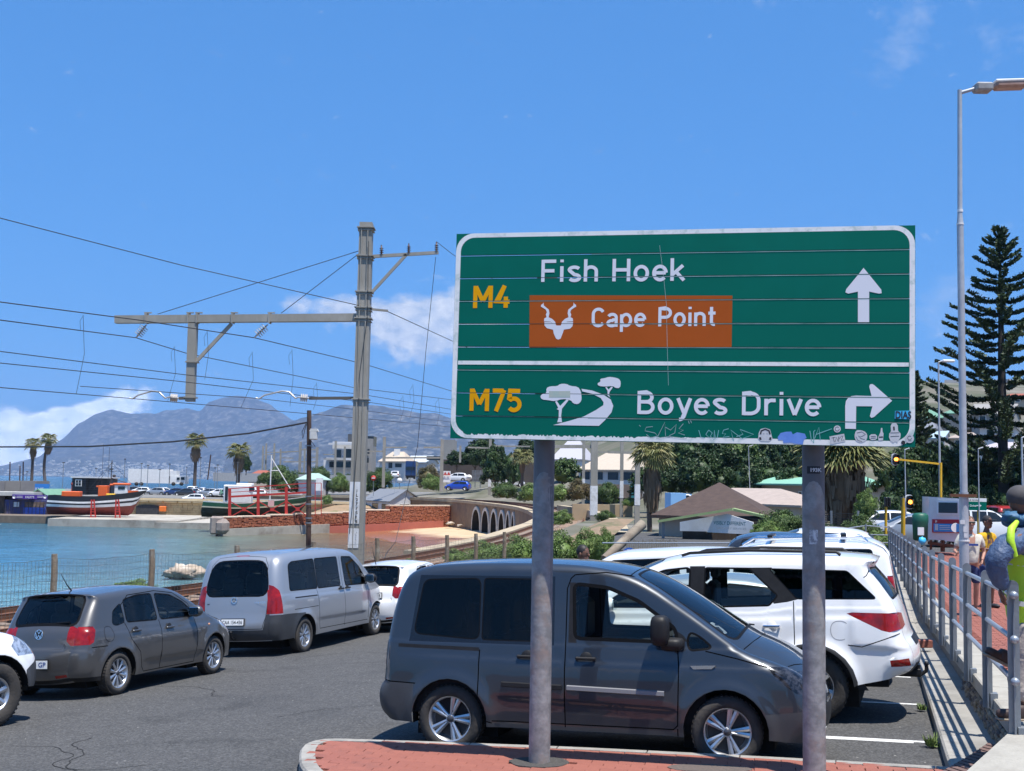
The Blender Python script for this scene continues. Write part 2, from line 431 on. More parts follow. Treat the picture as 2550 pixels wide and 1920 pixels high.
def asphalt_extra(mt):
 nt=mt.node_tree;b=nt.nodes['Principled BSDF'];old=b.inputs['Base Color'].links[0].from_socket
 co=N(nt,'ShaderNodeTexCoord');vo=N(nt,'ShaderNodeTexVoronoi',ins={'Scale':55});L(nt,co.outputs['Object'],vo.inputs[0])
 bw=N(nt,'ShaderNodeMapRange',ins={1:.35,2:1.,3:.72,4:1.5});s_=N(nt,'ShaderNodeSeparateXYZ');L(nt,vo.outputs['Color'],s_.inputs[0]);L(nt,s_.outputs[0],bw.inputs[0])
 mu=N(nt,'ShaderNodeVectorMath',operation='SCALE');L(nt,old,mu.inputs[0]);L(nt,bw.outputs[0],mu.inputs['Scale'])
 v2_=N(nt,'ShaderNodeTexVoronoi',ins={'Scale':5.5});L(nt,co.outputs['Object'],v2_.inputs[0]);fl=N(nt,'ShaderNodeMapRange',ins={1:.05,2:.075});L(nt,v2_.outputs['Distance'],fl.inputs[0])
 s2=N(nt,'ShaderNodeSeparateXYZ');L(nt,v2_.outputs['Color'],s2.inputs[0]);gt_=N(nt,'ShaderNodeMath',operation='GREATER_THAN',ins={1:.6});L(nt,s2.outputs[0],gt_.inputs[0]);cm=N(nt,'ShaderNodeMixRGB',ins={1:(.03,.03,.03,1),2:(.30,.29,.27,1)});L(nt,gt_.outputs[0],cm.inputs[0])
 m5=N(nt,'ShaderNodeMixRGB');L(nt,fl.outputs[0],m5.inputs[0]);L(nt,cm.outputs[0],m5.inputs[1]);L(nt,mu.outputs[0],m5.inputs[2])
 st=N(nt,'ShaderNodeTexNoise',ins={'Scale':.9,'Detail':7,'Roughness':.7});L(nt,co.outputs['Object'],st.inputs[0]);sr=N(nt,'ShaderNodeMapRange',ins={1:.56,2:.72,3:1.,4:.62});L(nt,st.outputs[0],sr.inputs[0])
 m6=N(nt,'ShaderNodeVectorMath',operation='SCALE');L(nt,m5.outputs[0],m6.inputs[0]);L(nt,sr.outputs[0],m6.inputs['Scale']);L(nt,m6.outputs[0],b.inputs['Base Color'])
asphalt_extra(asphalt)
concrete=pm('kerb_concrete',(.36,.34,.31),(.26,.25,.22),6,.85,bump=.5,bscale=60,c3=(.22,.21,.19),scale3=2.5)
pale_conc=pm('pale_concrete',(.38,.36,.31),(.30,.28,.24),5,.85,bump=.4,bscale=30,c3=(.27,.25,.21),scale3=1.5)
brick_m=[pm('paver_red_%d' % i,c,c2,30,.8,bump=.6,bscale=120,c3=(c[0]*.8,c[1]*.85,c[2]*.9),scale3=5) for i,(c,c2) in enumerate([((.31,.105,.072),(.27,.09,.062)),((.29,.098,.068),(.32,.11,.075)),((.27,.092,.064),(.30,.10,.07))])]
joint_m=pm('paver_joint',(.22,.10,.07),(.17,.08,.06),20,.95)
dirt=pm('dry_soil',(.20,.14,.09),(.27,.19,.12),3,.95,bump=.8,bscale=8,c3=(.10,.11,.05),scale3=.6)
def sheet(name,fn,xs,ys,mt,**tags):
 b=MB();b.smooth=True;vs=[];nx=len(xs)
 for y in ys:
  for x in xs:vs.append(fn(x,y))
 fs=[(j*nx+i,j*nx+i+1,(j+1)*nx+i+1,(j+1)*nx+i) for j in range(len(ys)-1) for i in range(nx-1)]
 b.add(vs,fs);return b.build(name,mt,**tags)
def fr(a,b,n):return [a+(b-a)*i/n for i in range(n+1)]
TR=[PZ(-2200,1780,-.95),PZ(-900,1610,-.95),PZ(0,1500,-.95),PZ(500,1440,-.95),PZ(880,1392,-.92),PZ(1160,1345,-.8),PZ(1275,1314,-.62),PZ(1320,1298,-.45),PZ(1334,1282,-.3),PZ(1290,1263,-.1),PZ(1210,1252,.03),PZ(1120,1244,.1),PZ(960,1237,.15),PZ(760,1232,.15),PZ(640,1229,.2)]
def catmull(pts,n=8):
 out=[];k=len(pts)
 for i in range(k-1):
  p0,p1,p2,p3=pts[max(0,i-1)],pts[i],pts[i+1],pts[min(k-1,i+2)]
  for j in range(n):
   t=j/n
   out.append(.5*((2*p1)+(p2-p0)*t+(2*p0-5*p1+4*p2-p3)*t*t+(3*p1-p0-3*p2+p3)*t**3))
 out.append(pts[-1]);return out
def resample(pts,step):
 out=[pts[0]];acc=0
 for a,b in zip(pts,pts[1:]):
  l=(b-a).length;t=step-acc
  while t <= l:out.append(a.lerp(b,t/l));t += step
  acc=(acc+l) % step if l > 0 else acc
  acc=l-(t-step) if True else acc
 return out
TRC=catmull(TR,10)
def offset_line(pts,d):
 out=[]
 for i,p in enumerate(pts):
  t=(pts[min(i+1,len(pts)-1)]-pts[max(0,i-1)]);t.z=0;t.normalize()
  out.append(p + V((t.y,-t.x,0))*d)
 return out
def strip(b,A,B):
 n=len(A);b.add(list(A)+list(B),[(i,i+1,n+i+1,n+i) for i in range(n-1)])
WATER_Z=-4.5
# ---- hills to the right, beach, base ground
def hill_z(x,y):
 k=sstep(-25,70,x-.01*max(0,y-300))
 z=k*(max(0,min(y,330)-115)*.15 + max(0,min(y,1500)-330)*.083) + max(0,y-240)*.0
 z += k*sstep(200,700,y)*9*mnoise.fractal(V((x/160,y/160,3)),1,2,4)
 if y > 1500:z -= (y-1500)*.02
 return z
def land(x,y):
 base=.15
 return V((x,y,base+hill_z(x,y)))
rock_hill=pm('hillside_scrub',(.075,.082,.045),(.14,.125,.09),.05,.95,bump=0,c3=(.25,.23,.20),scale3=.035,detail=10,contrast=2.2)
def xL(y):
 for a,b in zip(TRC,TRC[1:]):
  if a.y <= y <= b.y:return a.x+(b.x-a.x)*(y-a.y)/max(1e-6,b.y-a.y)
 return TRC[0].x if y < TRC[0].y else TRC[-1].x
# ---- road and bays
FENCE=[P(-900,1452,17.5),P(-500,1426,20.5),P(-170,1405,23.5),P(135,1391,26.2),P(378,1378,29.3),P(590,1368,31.4),P(781,1358,34),P(939,1348,37.2),P(1029,1343,39.8),P(1113,1339.5,42.4),P(1185,1335.5,45),P(1256,1331,47.5),P(1330,1327,50)]
def fence_x(y):
 pts=[(p.x,p.y) for p in FENCE]
 if y <= pts[0][1]:return pts[0][0]-(pts[0][1]-y)*.32
 for a,b in zip(pts,pts[1:]):
  if a[1] <= y <= b[1]:return a[0]+(b[0]-a[0])*(y-a[1])/(b[1]-a[1])
 return pts[-1][0]+(y-pts[-1][1])*.3
ys=fr(-14,44,58)
b=MB();b.smooth=True;rows=[]
for y in ys:
 x0=fence_x(y)+.9;x1=kerb_x(y)-.0
 rows.append([V((x,y,G(x,y))) for x in fr(x0,x1,24)])
b.add([p for r_ in rows for p in r_],[(j*25+i,j*25+i+1,(j+1)*25+i+1,(j+1)*25+i) for j in range(len(rows)-1) for i in range(24)])
b.build('road',asphalt,kind='structure')
for k in range(7):
 r_=random.Random(k+3);x,y=r_.uniform(-5,0),r_.uniform(9.5,22);a=r_.uniform(0,6.28);pl=[]
 for i in range(26):pl.append((x,y));a += r_.uniform(-.5,.5);x += .11*math.cos(a);y += .11*math.sin(a)
 q=band(pl,.011);b=MB();b.add([V((u,v,G(u,v)+.004)) for u,v in q],[(i,i+1,50-i,51-i) for i in range(25)]);b.build('road_crack',pm('crack_dark',(.015,.015,.015),rough=1),kind='structure')
b=MB();b.smooth=True;rows=[];gy=fr(-14,66,80)
for y in gy:
 xf=fence_x(y);xe=xL(y)+.3 if y > TRC[0].y else xf-5.
 row=[]
 for t in fr(0,1,14):
  x=lerp(xe,xf+1.1,t);zt=G(xf,y)-.02;zb=-1.22
  z=lerp(zb,zt-.03,sstep(.45,.9,t)) + .05*mnoise.noise(V((x*1.3,y*1.3,0)))*(1 if t < .93 else 0)
  row.append(V((x,y,z-(0.03 if t > .93 else 0))))
 rows.append(row)
n_=15
b.add([p for r_ in rows for p in r_],[(j*n_+i,j*n_+i+1,(j+1)*n_+i+1,(j+1)*n_+i) for j in range(len(rows)-1) for i in range(n_-1)])
b.build('verge',dirt,kind='structure')
# ---- broad land to the right and behind
land_m=pm('land_ground',(.13,.11,.07),(.09,.10,.045),.25,.95,bump=.3,c3=(.22,.18,.12),scale3=.05)
ys_l=fr(-40,60,25)[:-1]+fr(60,360,60)[:-1]+fr(360,2600,50)
def land_pt(y,t):
 if y < 60:xl=max(xL(y)+5,fence_x(min(y,44))+.6 if y < 44 else xL(y)+5)
 elif y < 200:xl=xL(y)+5
 else:xl=lerp(xL(200)+5,-72,sstep(200,214,y))
 if y > 500:xl=lerp(-72,-180,sstep(500,2600,y))
 x=xl + (t**2.2)*(1500 if y > 400 else 700) + t*20
 z1=min(G(min(x,30),min(y,44)),0)-.55;z2=-.15+hill_z(x,y)*sstep(2,22,x-xl)
 if y > 205:z2 -= .75*(1-sstep(-60,10,x))
 return V((x,y,lerp(z1,z2,sstep(44,85,y))))
b=MB();b.smooth=True;n_=61
b.add([land_pt(y,t) for y in ys_l for t in fr(0,1,60)],[(j*n_+i,j*n_+i+1,(j+1)*n_+i+1,(j+1)*n_+i) for j in range(len(ys_l)-1) for i in range(n_-1)])
b.build('ground',rock_hill,kind='structure')
# ---- railway bed, outer bank and seaward slope
ballast=pm('ballast',(.20,.12,.075),(.33,.24,.17),11,.95,bump=1,bscale=20,c3=(.14,.08,.05),scale3=2,contrast=2)
b=MB();b.smooth=True
lines=[offset_line(TRC,d) for d in (.45,2.4,5.2,8.2)]
for ln,dz in zip(lines,(-.28,-.24,-.26,-.42)):
 for p in ln:p.z += dz
for A,B_ in zip(lines,lines[1:]):strip(b,A,B_)
o9=offset_line(TRC,13)
for p in o9:p.z -= lerp(.95,.22,sstep(70,100,p.y))
for p in lines[-1]:p.z += .25*sstep(70,100,p.y)
strip(b,lines[-1],o9)
b.build('railway_ballast',ballast,kind='structure')
rub=pm('rubble_slope',(.25,.20,.15),(.15,.12,.09),1.2,.95,bump=1,bscale=3,c3=(.34,.29,.22),scale3=.7)
near=[p for p in TRC if p.y < 104]
b=MB();b.smooth=True;A=[p.copy() for p in near];B_=offset_line(near,-4.5);C_=offset_line(near,-9)
for p in A:p.z -= .25
for i,p in enumerate(B_):p.z=-2.3+.3*mnoise.noise(p*.4)
for p in C_:p.z=-5.2
strip(b,C_,B_);strip(b,B_,A);b.build('rubble_bank',rub,kind='structure')
def kerb_run(b,line,w0,w1,z0,z1):
 a=offset_line(line,w0);c=offset_line(line,w1)
 for i in range(len(line)-1):
  p=[a[i],a[i+1],c[i+1],c[i]]
  lo=[V((q.x,q.y,q.z+z0)) for q in p];hi=[V((q.x,q.y,q.z+z1)) for q in p]
  b.add(lo+hi,[(0,1,2,3)[::-1],(4,5,6,7),(0,1,5,4),(1,2,6,5),(2,3,7,6),(3,0,4,7)])
sandstone=pm('viaduct_sandstone',(.29,.205,.125),(.20,.14,.09),1.3,.9,bump=.7,bscale=9,c3=(.17,.125,.09),scale3=.35)
cope_m=pm('sandstone_coping',(.46,.38,.26),(.36,.29,.19),2,.9,bump=.3,c3=(.32,.25,.17),scale3=.6)
far_=[p for p in TRC if p.y > 60]
via=thing('railway_viaduct','curved sandstone railway viaduct with pointed white edged arches above the small beach','viaduct',tuple(TRC[60]))
b=MB();kerb_run(b,far_,-.15,.75,-.35,.02);b.build('coping',cope_m,via)
cum_s=[0.]
for a,c in zip(far_,far_[1:]):cum_s.append(cum_s[-1]+V((c.x-a.x,c.y-a.y)).length)
def at_s(s):
 s=min(max(s,0),cum_s[-1]-1e-4)
 for i in range(len(cum_s)-1):
  if cum_s[i] <= s <= cum_s[i+1]:
   t=(s-cum_s[i])/(cum_s[i+1]-cum_s[i]);p=far_[i].lerp(far_[i+1],t);d=(far_[i+1]-far_[i]);d.z=0;d.normalize();return p,V((-d.y,d.x,0))
def s_of_px(px):
 best=None
 for i,p in enumerate(far_):
  if p.y < 118:continue
  q=abs((p.x/p.y)-(px-1275)/FPX)
  if best is None or q < best[0]:best=(q,i)
 i=best[1]
 lo,hi=cum_s[max(0,i-1)],cum_s[min(len(far_)-1,i+1)]
 for _ in range(30):
  mid=(lo+hi)/2;p,_n=at_s(mid)
  if p.x/p.y > (px-1275)/FPX:lo=mid
  else:hi=mid
 return mid
def arch_poly(s0,s1,zb,zt,k=10):
 c=(s0+s1)/2;w_=(s1-s0)/2;out=[(s0,zb)]
 for i in range(k+1):
  t=math.pi*(1-i/k);out.append((c+w_*math.cos(t),zb+1.0+(zt-zb-1.0)*math.sin(t)**.85))
 out.append((s1,zb));return out
spans=[(1183,1205),(1207,1227),(1229,1247),(1249,1265.5),(1267.5,1279),(1281,1290)]
regs=[];wz=[]
for i,(a,c) in enumerate(spans):
 sa,sc=sorted((s_of_px(a),s_of_px(c)));pm_,_n=at_s((sa+sc)/2)
 zt=pm_.z-.62;zb=-4.7
 wz.append((sa,sc,zb,zt))
 regs.append(('opening',arch_poly(sa+.42,sc-.42,zb,zt-.42)));regs.append(('surround',arch_poly(sa,sc,zb,zt)))
outer=[(0,-5.4),(cum_s[-1],-5.4)]+[(s,at_s(s)[0].z-.34) for s in reversed(cum_s)]
v2,res=cdt_patch(outer,regs,2.2)
def wall_map(q,out=0.):
 p,nn=at_s(q[0]);return V((p.x,p.y,q[1]))+nn*out
lime=pm('limewash',(.66,.63,.56),(.5,.46,.4),2,.85,bump=.2)
v3=[wall_map(q) for q in v2];b=MB();b.add(*submesh(v3,res['body']));b.build('stone_wall',sandstone,via)
for i,(sa,sc,zb,zt) in enumerate(wz):
 b=MB();po=arch_poly(sa,sc,zb,zt);pi=arch_poly(sa+.42,sc-.42,zb,zt-.42);n_=len(po)
 fo=[wall_map(q,.18) for q in po];fi=[wall_map(q,.18) for q in pi];bo=[wall_map(q,-.05) for q in po];bi=[wall_map(q,-1.6) for q in pi]
 b.add(fo+fi+bo+bi,[(j,j+1,n_+j+1,n_+j) for j in range(n_-1)]+[(2*n_+j,2*n_+j+1,j+1,j) for j in range(n_-1)])
 b.build('arch_surround',lime,via)
 b=MB();b.add(bi,[tuple(range(n_))]);fi2=[wall_map(q,.15) for q in pi];b.add(fi2+bi,[(j,j+1,n_+j+1,n_+j) for j in range(n_-1)]);b.build('arch_recess',pm('arch_recess_shade',(.05,.038,.028),(.03,.025,.02),1,.95),via)  # recess stone darkened in colour for the shade inside the arch
# ---- beach and sea
def sh(x,y):return (x+22.6)*.934+(y-171)*.357
def beach_z(x,y):return -4.42+.035*sh(x,y)-.25*sstep(0,-25,sh(x,y))
bx=pm('beach_sand',(.54,.41,.26),(.44,.32,.19),.4,.95,bump=.4,bscale=1.5)
def beach_extra(mt):
 nt=mt.node_tree;bb=nt.nodes['Principled BSDF'];old=bb.inputs['Base Color'].links[0].from_socket
 co=N(nt,'ShaderNodeTexCoord');sp=N(nt,'ShaderNodeSeparateXYZ');L(nt,co.outputs['Object'],sp.inputs[0])
 nz=N(nt,'ShaderNodeTexNoise',ins={'Scale':.12,'Detail':6});L(nt,co.outputs['Object'],nz.inputs[0])
 a=N(nt,'ShaderNodeMath',operation='MULTIPLY_ADD',ins={1:.5});L(nt,nz.outputs[0],a.inputs[0]);L(nt,sp.outputs[2],a.inputs[2])
 r=N(nt,'ShaderNodeMapRange',ins={1:-4.02,2:-3.9});L(nt,a.outputs[0],r.inputs[0])
 mx=N(nt,'ShaderNodeMixRGB',ins={1:(.27,.115,.055,1)});L(nt,r.outputs[0],mx.inputs[0]);L(nt,old,mx.inputs[2]);L(nt,mx.outputs[0],bb.inputs['Base Color'])
 r2=N(nt,'ShaderNodeMapRange',ins={1:-4.02,2:-3.9,3:.25,4:.95});L(nt,a.outputs[0],r2.inputs[0]);L(nt,r2.outputs[0],bb.inputs['Roughness'])
beach_extra(bx)
sheet('beach',lambda x,y:V((x,y,beach_z(x,y)+.04*mnoise.noise(V((x*.3,y*.3,0))))),fr(-44,8,40),fr(58,196,70),bx,kind='structure')
wm=bpy.data.materials.new('sea_water');wm.use_nodes=True;nt=wm.node_tree;bb=nt.nodes['Principled BSDF']
co=N(nt,'ShaderNodeTexCoord');sp=N(nt,'ShaderNodeSeparateXYZ');L(nt,co.outputs['Object'],sp.inputs[0])
def mn(op,a,b=None,c=None,clamp=False):
 n=N(nt,'ShaderNodeMath',operation=op);n.use_clamp=clamp
 for i,v in enumerate((a,b,c)):
  if v is None:continue
  if isinstance(v,(int,float)):n.inputs[i].default_value=v
  else:L(nt,v,n.inputs[i])
 return n.outputs[0]
nz=N(nt,'ShaderNodeTexNoise',ins={'Scale':.045,'Detail':5});L(nt,co.outputs['Object'],nz.inputs[0])
shn=mn('ADD',mn('MULTIPLY',mn('ADD',sp.outputs[0],22.6),.934),mn('MULTIPLY',mn('SUBTRACT',sp.outputs[1],171),.357))
shn=mn('ADD',shn,mn('MULTIPLY',mn('SUBTRACT',nz.outputs[0],.5),22))
cr=N(nt,'ShaderNodeValToRGB');e=cr.color_ramp;L(nt,mn('MULTIPLY_ADD',shn,1/90,1.,clamp=True),cr.inputs[0])
e.elements[0].position=0;e.elements[0].color=(.028,.165,.33,1);e.elements[1].position=1.;e.elements[1].color=(.22,.115,.05,1)
x_=e.elements.new(.48);x_.color=(.045,.20,.35,1);x_=e.elements.new(.72);x_.color=(.12,.19,.17,1);x_=e.elements.new(.88);x_.color=(.16,.115,.06,1)
n5=N(nt,'ShaderNodeTexNoise',ins={'Scale':.02,'Detail':6});L(nt,co.outputs['Object'],n5.inputs[0])
near_s=N(nt,'ShaderNodeMapRange',ins={1:95,2:62});L(nt,sp.outputs[1],near_s.inputs[0])
m1=N(nt,'ShaderNodeMixRGB',ins={2:(.16,.33,.36,1)});L(nt,mn('MULTIPLY',near_s.outputs[0],.8),m1.inputs[0]);L(nt,cr.outputs[0],m1.inputs[1])
dark_s=N(nt,'ShaderNodeMapRange',ins={1:118,2:160});L(nt,mn('ADD',sp.outputs[1],mn('MULTIPLY',mn('SUBTRACT',n5.outputs[0],.5),90)),dark_s.inputs[0])
lft=N(nt,'ShaderNodeMapRange',ins={1:-34,2:-52});L(nt,sp.outputs[0],lft.inputs[0])
m2=N(nt,'ShaderNodeMixRGB',ins={2:(.035,.10,.13,1)});L(nt,mn('MULTIPLY',mn('MULTIPLY',dark_s.outputs[0],lft.outputs[0]),.75),m2.inputs[0]);L(nt,m1.outputs[0],m2.inputs[1])
deep=N(nt,'ShaderNodeMapRange',ins={1:230,2:420});L(nt,sp.outputs[1],deep.inputs[0])
m3=N(nt,'ShaderNodeMixRGB',ins={2:(.012,.07,.11,1)});L(nt,deep.outputs[0],m3.inputs[0]);L(nt,m2.outputs[0],m3.inputs[1])
rip=N(nt,'ShaderNodeTexNoise',ins={'Scale':.8,'Detail':5,'Roughness':.8});mpr=N(nt,'ShaderNodeMapping');mpr.inputs['Scale'].default_value=(.35,1,1);L(nt,co.outputs['Object'],mpr.inputs[0]);L(nt,mpr.outputs[0],rip.inputs[0])
rr2=N(nt,'ShaderNodeMapRange',ins={1:.35,2:.65,3:.62,4:1.45});L(nt,rip.outputs[0],rr2.inputs[0]);sc_=N(nt,'ShaderNodeVectorMath',operation='SCALE');L(nt,m3.outputs[0],sc_.inputs[0]);L(nt,rr2.outputs[0],sc_.inputs['Scale'])  # light and dark of the ripples put into the water colour
L(nt,sc_.outputs[0],bb.inputs['Base Color']);bb.inputs['Roughness'].default_value=.16;bb.inputs['IOR'].default_value=1.33
wv=N(nt,'ShaderNodeTexNoise',ins={'Scale':1.1,'Detail':5,'Roughness':.6});mp=N(nt,'ShaderNodeMapping');mp.inputs['Scale'].default_value=(.8,1.5,1)
L(nt,co.outputs['Object'],mp.inputs[0]);L(nt,mp.outputs[0],wv.inputs[0])
wv2=N(nt,'ShaderNodeTexNoise',ins={'Scale':.35,'Detail':6,'Roughness':.75});L(nt,mp.outputs[0],wv2.inputs[0])
bp=N(nt,'ShaderNodeBump',ins={'Strength':1.,'Distance':.9});L(nt,mn('ADD',wv.outputs[0],mn('MULTIPLY',wv2.outputs[0],1.2)),bp.inputs['Height']);L(nt,bp.outputs[0],bb.inputs['Normal'])
b=MB();b.add([(-17500,-60,WATER_Z),(17500,-60,WATER_Z),(17500,17500,WATER_Z),(-17500,17500,WATER_Z)],[(0,1,2,3)]);b.build('sea',wm,kind='structure')
# ================================================================== MOUNTAINS
def mountain(name,prof,d0,depth,mt,nx,ny,seed,**tags):
 """prof: ridge silhouette (px, py) as seen; ridge at distance d0, slopes run towards the viewer over depth"""
 b=MB();b.smooth=True;vs=[]
 pts=[P(px,py,d0) for px,py in prof]
 x0,x1=pts[0].x,pts[-1].x
 def ridge(x):
  for a,c in zip(pts,pts[1:]):
   if a.x <= x <= c.x:return a.z+(c.z-a.z)*sstep(0,1,(x-a.x)/(c.x-a.x))*.4+(c.z-a.z)*((x-a.x)/(c.x-a.x))*.6
  return pts[-1].z
 for j in range(ny+1):
  t=j/ny*1.35
  for i in range(nx+1):
   x=x0+(x1-x0)*i/nx;y=d0-depth*(1-t)
   h=ridge(x);f=(t**1.25 if t <= 1 else 1-(t-1)*1.5)
   q=V((x/1900+seed,y/1900,seed))
   rg=mnoise.ridged_multi_fractal(q,1.0,2.1,5,.9,2.2)
   k=math.sin(min(1,t)*math.pi)
   z=h*f + h*.20*k*(rg-1.0)
   z += h*.03*mnoise.fractal(q*7,1,2,4)*(1 if .05 < t else 0)
   xx=x*y/d0 if t < 1 else x
   vs.append(V((xx,y,max(z,-8) if j else -10)))
 n_=nx+1
 b.add(vs,[(j*n_+i,j*n_+i+1,(j+1)*n_+i+1,(j+1)*n_+i) for j in range(ny) for i in range(nx)])
 return b.build(name,mt,kind='structure',**tags)
mt_m=pm('mountain_rock',(.012,.017,.014),(.036,.037,.033),.006,.95,detail=13,contrast=2.6,c3=(.16,.15,.13),scale3=.016,stretch=(1,.45,1.6))
mountain('mountain',[(-500,1178),(-250,1172),(0,1160),(94,1138),(150,1098),(200,1050),(234,1032),(281,1021),(322,1026),(385,1029),(416,1019),(468,1018),(497,1024),(520,1003),(556,987),(588,982),(624,986),(671,1006),(702,1028),(728,1046),(800,1062),(950,1075),(1300,1100)],13500,4200,mt_m,300,110,2.3)
mountain('mountain',[(560,1130),(620,1105),(690,1072),(728,1049),(754,1040),(806,1028),(853,1012),(925,1009),(988,1020),(1040,1029),(1081,1027),(1113,1037),(1180,1052),(1300,1085),(1500,1120),(1750,1160)],9500,3200,mt_m,240,100,9.1)
# ================================================================== VEHICLES
black_pl=pm('black_plastic',(.012,.012,.013),(.020,.020,.022),12,.5,spec=.25)
gap_m=pm('gap_black',(.002,.002,.002),rough=.9,spec=.05);seal_m=pm('rubber_seal',(.004,.004,.0045),rough=.55,spec=.15)
dark_int=pm('cabin_lining',(.012,.012,.013),rough=.9)
seat_m=pm('seat_cloth',(.035,.036,.04),(.05,.05,.055),20,.9)
tyre_m=pm('tyre_rubber',(.028,.026,.024),(.055,.048,.042),9,.85,bump=.3,bscale=40)
alloy_m=pm('alloy',(.62,.63,.65),(.5,.51,.53),8,.32,metal=.85)
alloy_dark=pm('wheel_well',(.006,.006,.006),rough=.9)
chrome_m=pm('chrome',(.8,.8,.82),rough=.12,metal=1)
g_clear=glass('window_glass',(.86,.92,.90),.01)
g_tint=glass('tinted_glass',(.04,.05,.05),.0)
g_mid=glass('grey_glass',(.60,.68,.65),.0)
g_wind=glass('windscreen_glass',(.72,.80,.79),.06)
lamp_clear=pm('headlamp_lens',(.30,.31,.33),(.75,.76,.78),18,.12,metal=.6,coat=1,contrast=2.5)
lamp_dark=pm('dark_headlamp',(.010,.010,.012),(.07,.07,.08),22,.1,metal=.4,coat=.6,contrast=2)
lamp_red=pm('tail_lamp_red',(.38,.008,.005),(.13,.003,.003),9,.2,coat=.35)
lamp_pale=pm('tail_lamp_pale',(.75,.55,.52),(.5,.2,.18),20,.12,coat=1)
indicator_m=pm('indicator_lens',(.75,.28,.10),(.8,.45,.3),20,.2,coat=1)
plate_m=pm('number_plate',(.80,.80,.78),rough=.4)
mirror_g=pm('mirror_glass',(.55,.62,.66),rough=.05,metal=1)
navy_txt=pm('plate_navy',(.03,.06,.25),rough=.5)
black_txt=pm('plate_black',(.02,.02,.02),rough=.5)
def wheel(parent,x,y,r,w_,rr,style,side,steer=0,lod=1):
 """side = +1 for the left of the car; outer face towards side. parts: wheel (tyre) > rim, hub_cap"""
 n=40 if lod else 18
 M=Matrix.Rotation(steer,3,'Z')
 c=(x,y,r)
 h=w_/2
 b=MB();prof=[(rr,-h*.8),(rr+.012,-h),(r-.05,-h),(r-.018,-h*.86),(r,-h*.6),(r,h*.6),(r-.018,h*.86),(r-.05,h),(rr+.012,h),(rr-.004,h*.8)]
 b.lathe(prof,c,'y',n,True,M=M)
 if lod:
  for k in range(44):
   t=2*math.pi*k/44
   q=Matrix.Rotation(-t,3,'Y');cc=V(c)+M @ (q @ V((r+.001,0,0)))
   b.box(cc,(.006,w_*.78,.022),M=M @ q)
 ty=b.build('wheel',tyre_m,parent,local=True)
 b=MB();s=side;o=h*.55*s
 b.lathe([(rr,h*.85*s),(rr-.012,h*.8*s),(rr-.02,h*.25*s),(rr-.05,-h*.1*s)],c,'y',n,True,M=M)
 yy=h*.55*s
 def spoke(t,r0_,r1_,w0,w1,dz=.0,th=.03):
  q=Matrix.Rotation(t,3,'Y')
  ps=[V((-w0/2,yy-dz*s,r0_)),V((w0/2,yy-dz*s,r0_)),V((w1/2,yy+.012*s,r1_)),V((-w1/2,yy+.012*s,r1_))]
  bk=[p-V((0,th*s,0)) for p in ps];mid=[(ps[0]+ps[1])/2+V((0,.01*s,0)),(ps[2]+ps[3])/2+V((0,.008*s,0))]
  vs=[V(c)+M @ (q @ p) for p in ps+bk+mid]
  b.add(vs,[(0,8,9,3),(8,1,2,9),(0,3,7,4),(1,5,6,2),(3,9,2,6,7),(0,4,5,1,8)])
 if style == 'pair5':
  for k in range(5):
   t=2*math.pi*k/5+.3
   for dt in (-.155,.155):spoke(t+dt,rr*.18,rr*.97,rr*.13,rr*.22)
 elif style == 'ten':
  for k in range(10):spoke(2*math.pi*k/10,rr*.18,rr*.97,rr*.12,rr*.27)
 elif style == 'cap':
  for k in range(9):spoke(2*math.pi*k/9,rr*.2,rr*.97,rr*.16,rr*.40,-.004)
 elif style == 'six':
  for k in range(6):spoke(2*math.pi*k/6+.2,rr*.2,rr*.97,rr*.26,rr*.34)
 else:
  for k in range(7):spoke(2*math.pi*k/7,rr*.1,rr*.97,rr*.3,rr*.5)
 b.lathe([(rr*.22,(h*.55-.02)*s),(rr*.21,(h*.55+.004)*s),(rr*.16,(h*.55+.008)*s)],c,'y',18,True,M=M)
 b.build('rim',alloy_m,ty,local=True)
 b=MB();b.lathe([(rr*.98,h*.02*s),(.0,h*.02*s)],c,'y',n,False,M=M);b.lathe([(rr*.5,h*.12*s),(.0,h*.12*s)],c,'y',20,False,M=M)
 b.build('brake_disc',pm('brake_dark',(.03,.028,.027),(.06,.05,.045),6,.6),ty,local=True)
 b=MB();b.lathe([(rr*.16,(h*.55+.0085)*s),(rr*.15,(h*.55+.014)*s),(0,(h*.55+.015)*s)],c,'y',16,True,M=M)
 if lod:
  for k in range(5):
   t=2*math.pi*k/5;cc=V(c)+M @ V((math.cos(t)*rr*.34,(h*.55-.005)*s,math.sin(t)*rr*.34));b.ell(cc,(.014,.014,.014),8,6)
 b.build('hub_cap',pm('hub_cap_metal',(.10,.10,.11),rough=.35,metal=.6),ty,local=True)
 return ty
def nearest_sil(sil,x,z,want=False):
 """distance to silhouette polyline and the roll-over radius there"""
 bd,br,bi=1e9,.05,(0,0)
 for i in range(len(sil)-1):
  a,c=sil[i],sil[i+1];dx,dz=c[0]-a[0],c[1]-a[1];l2=dx*dx+dz*dz
  t=0 if l2 == 0 else max(0,min(1,((x-a[0])*dx+(z-a[1])*dz)/l2))
  ex,ez=a[0]+dx*t-x,a[1]+dz*t-z;d=ex*ex+ez*ez
  if d < bd:bd=d;br=a[2]+(c[2]-a[2])*t;bi=(i,t)
 if not want:return math.sqrt(bd),br
 i,t=bi
 def tn(j):
  a,c=sil[max(0,j-1)],sil[min(len(sil)-1,j+1)];q=V((-(c[1]-a[1]),0,c[0]-a[0]));return q.normalized() if q.length > 0 else V((0,0,1))
 return math.sqrt(bd),br,(tn(i)*(1-t)+tn(i+1)*t).normalized()
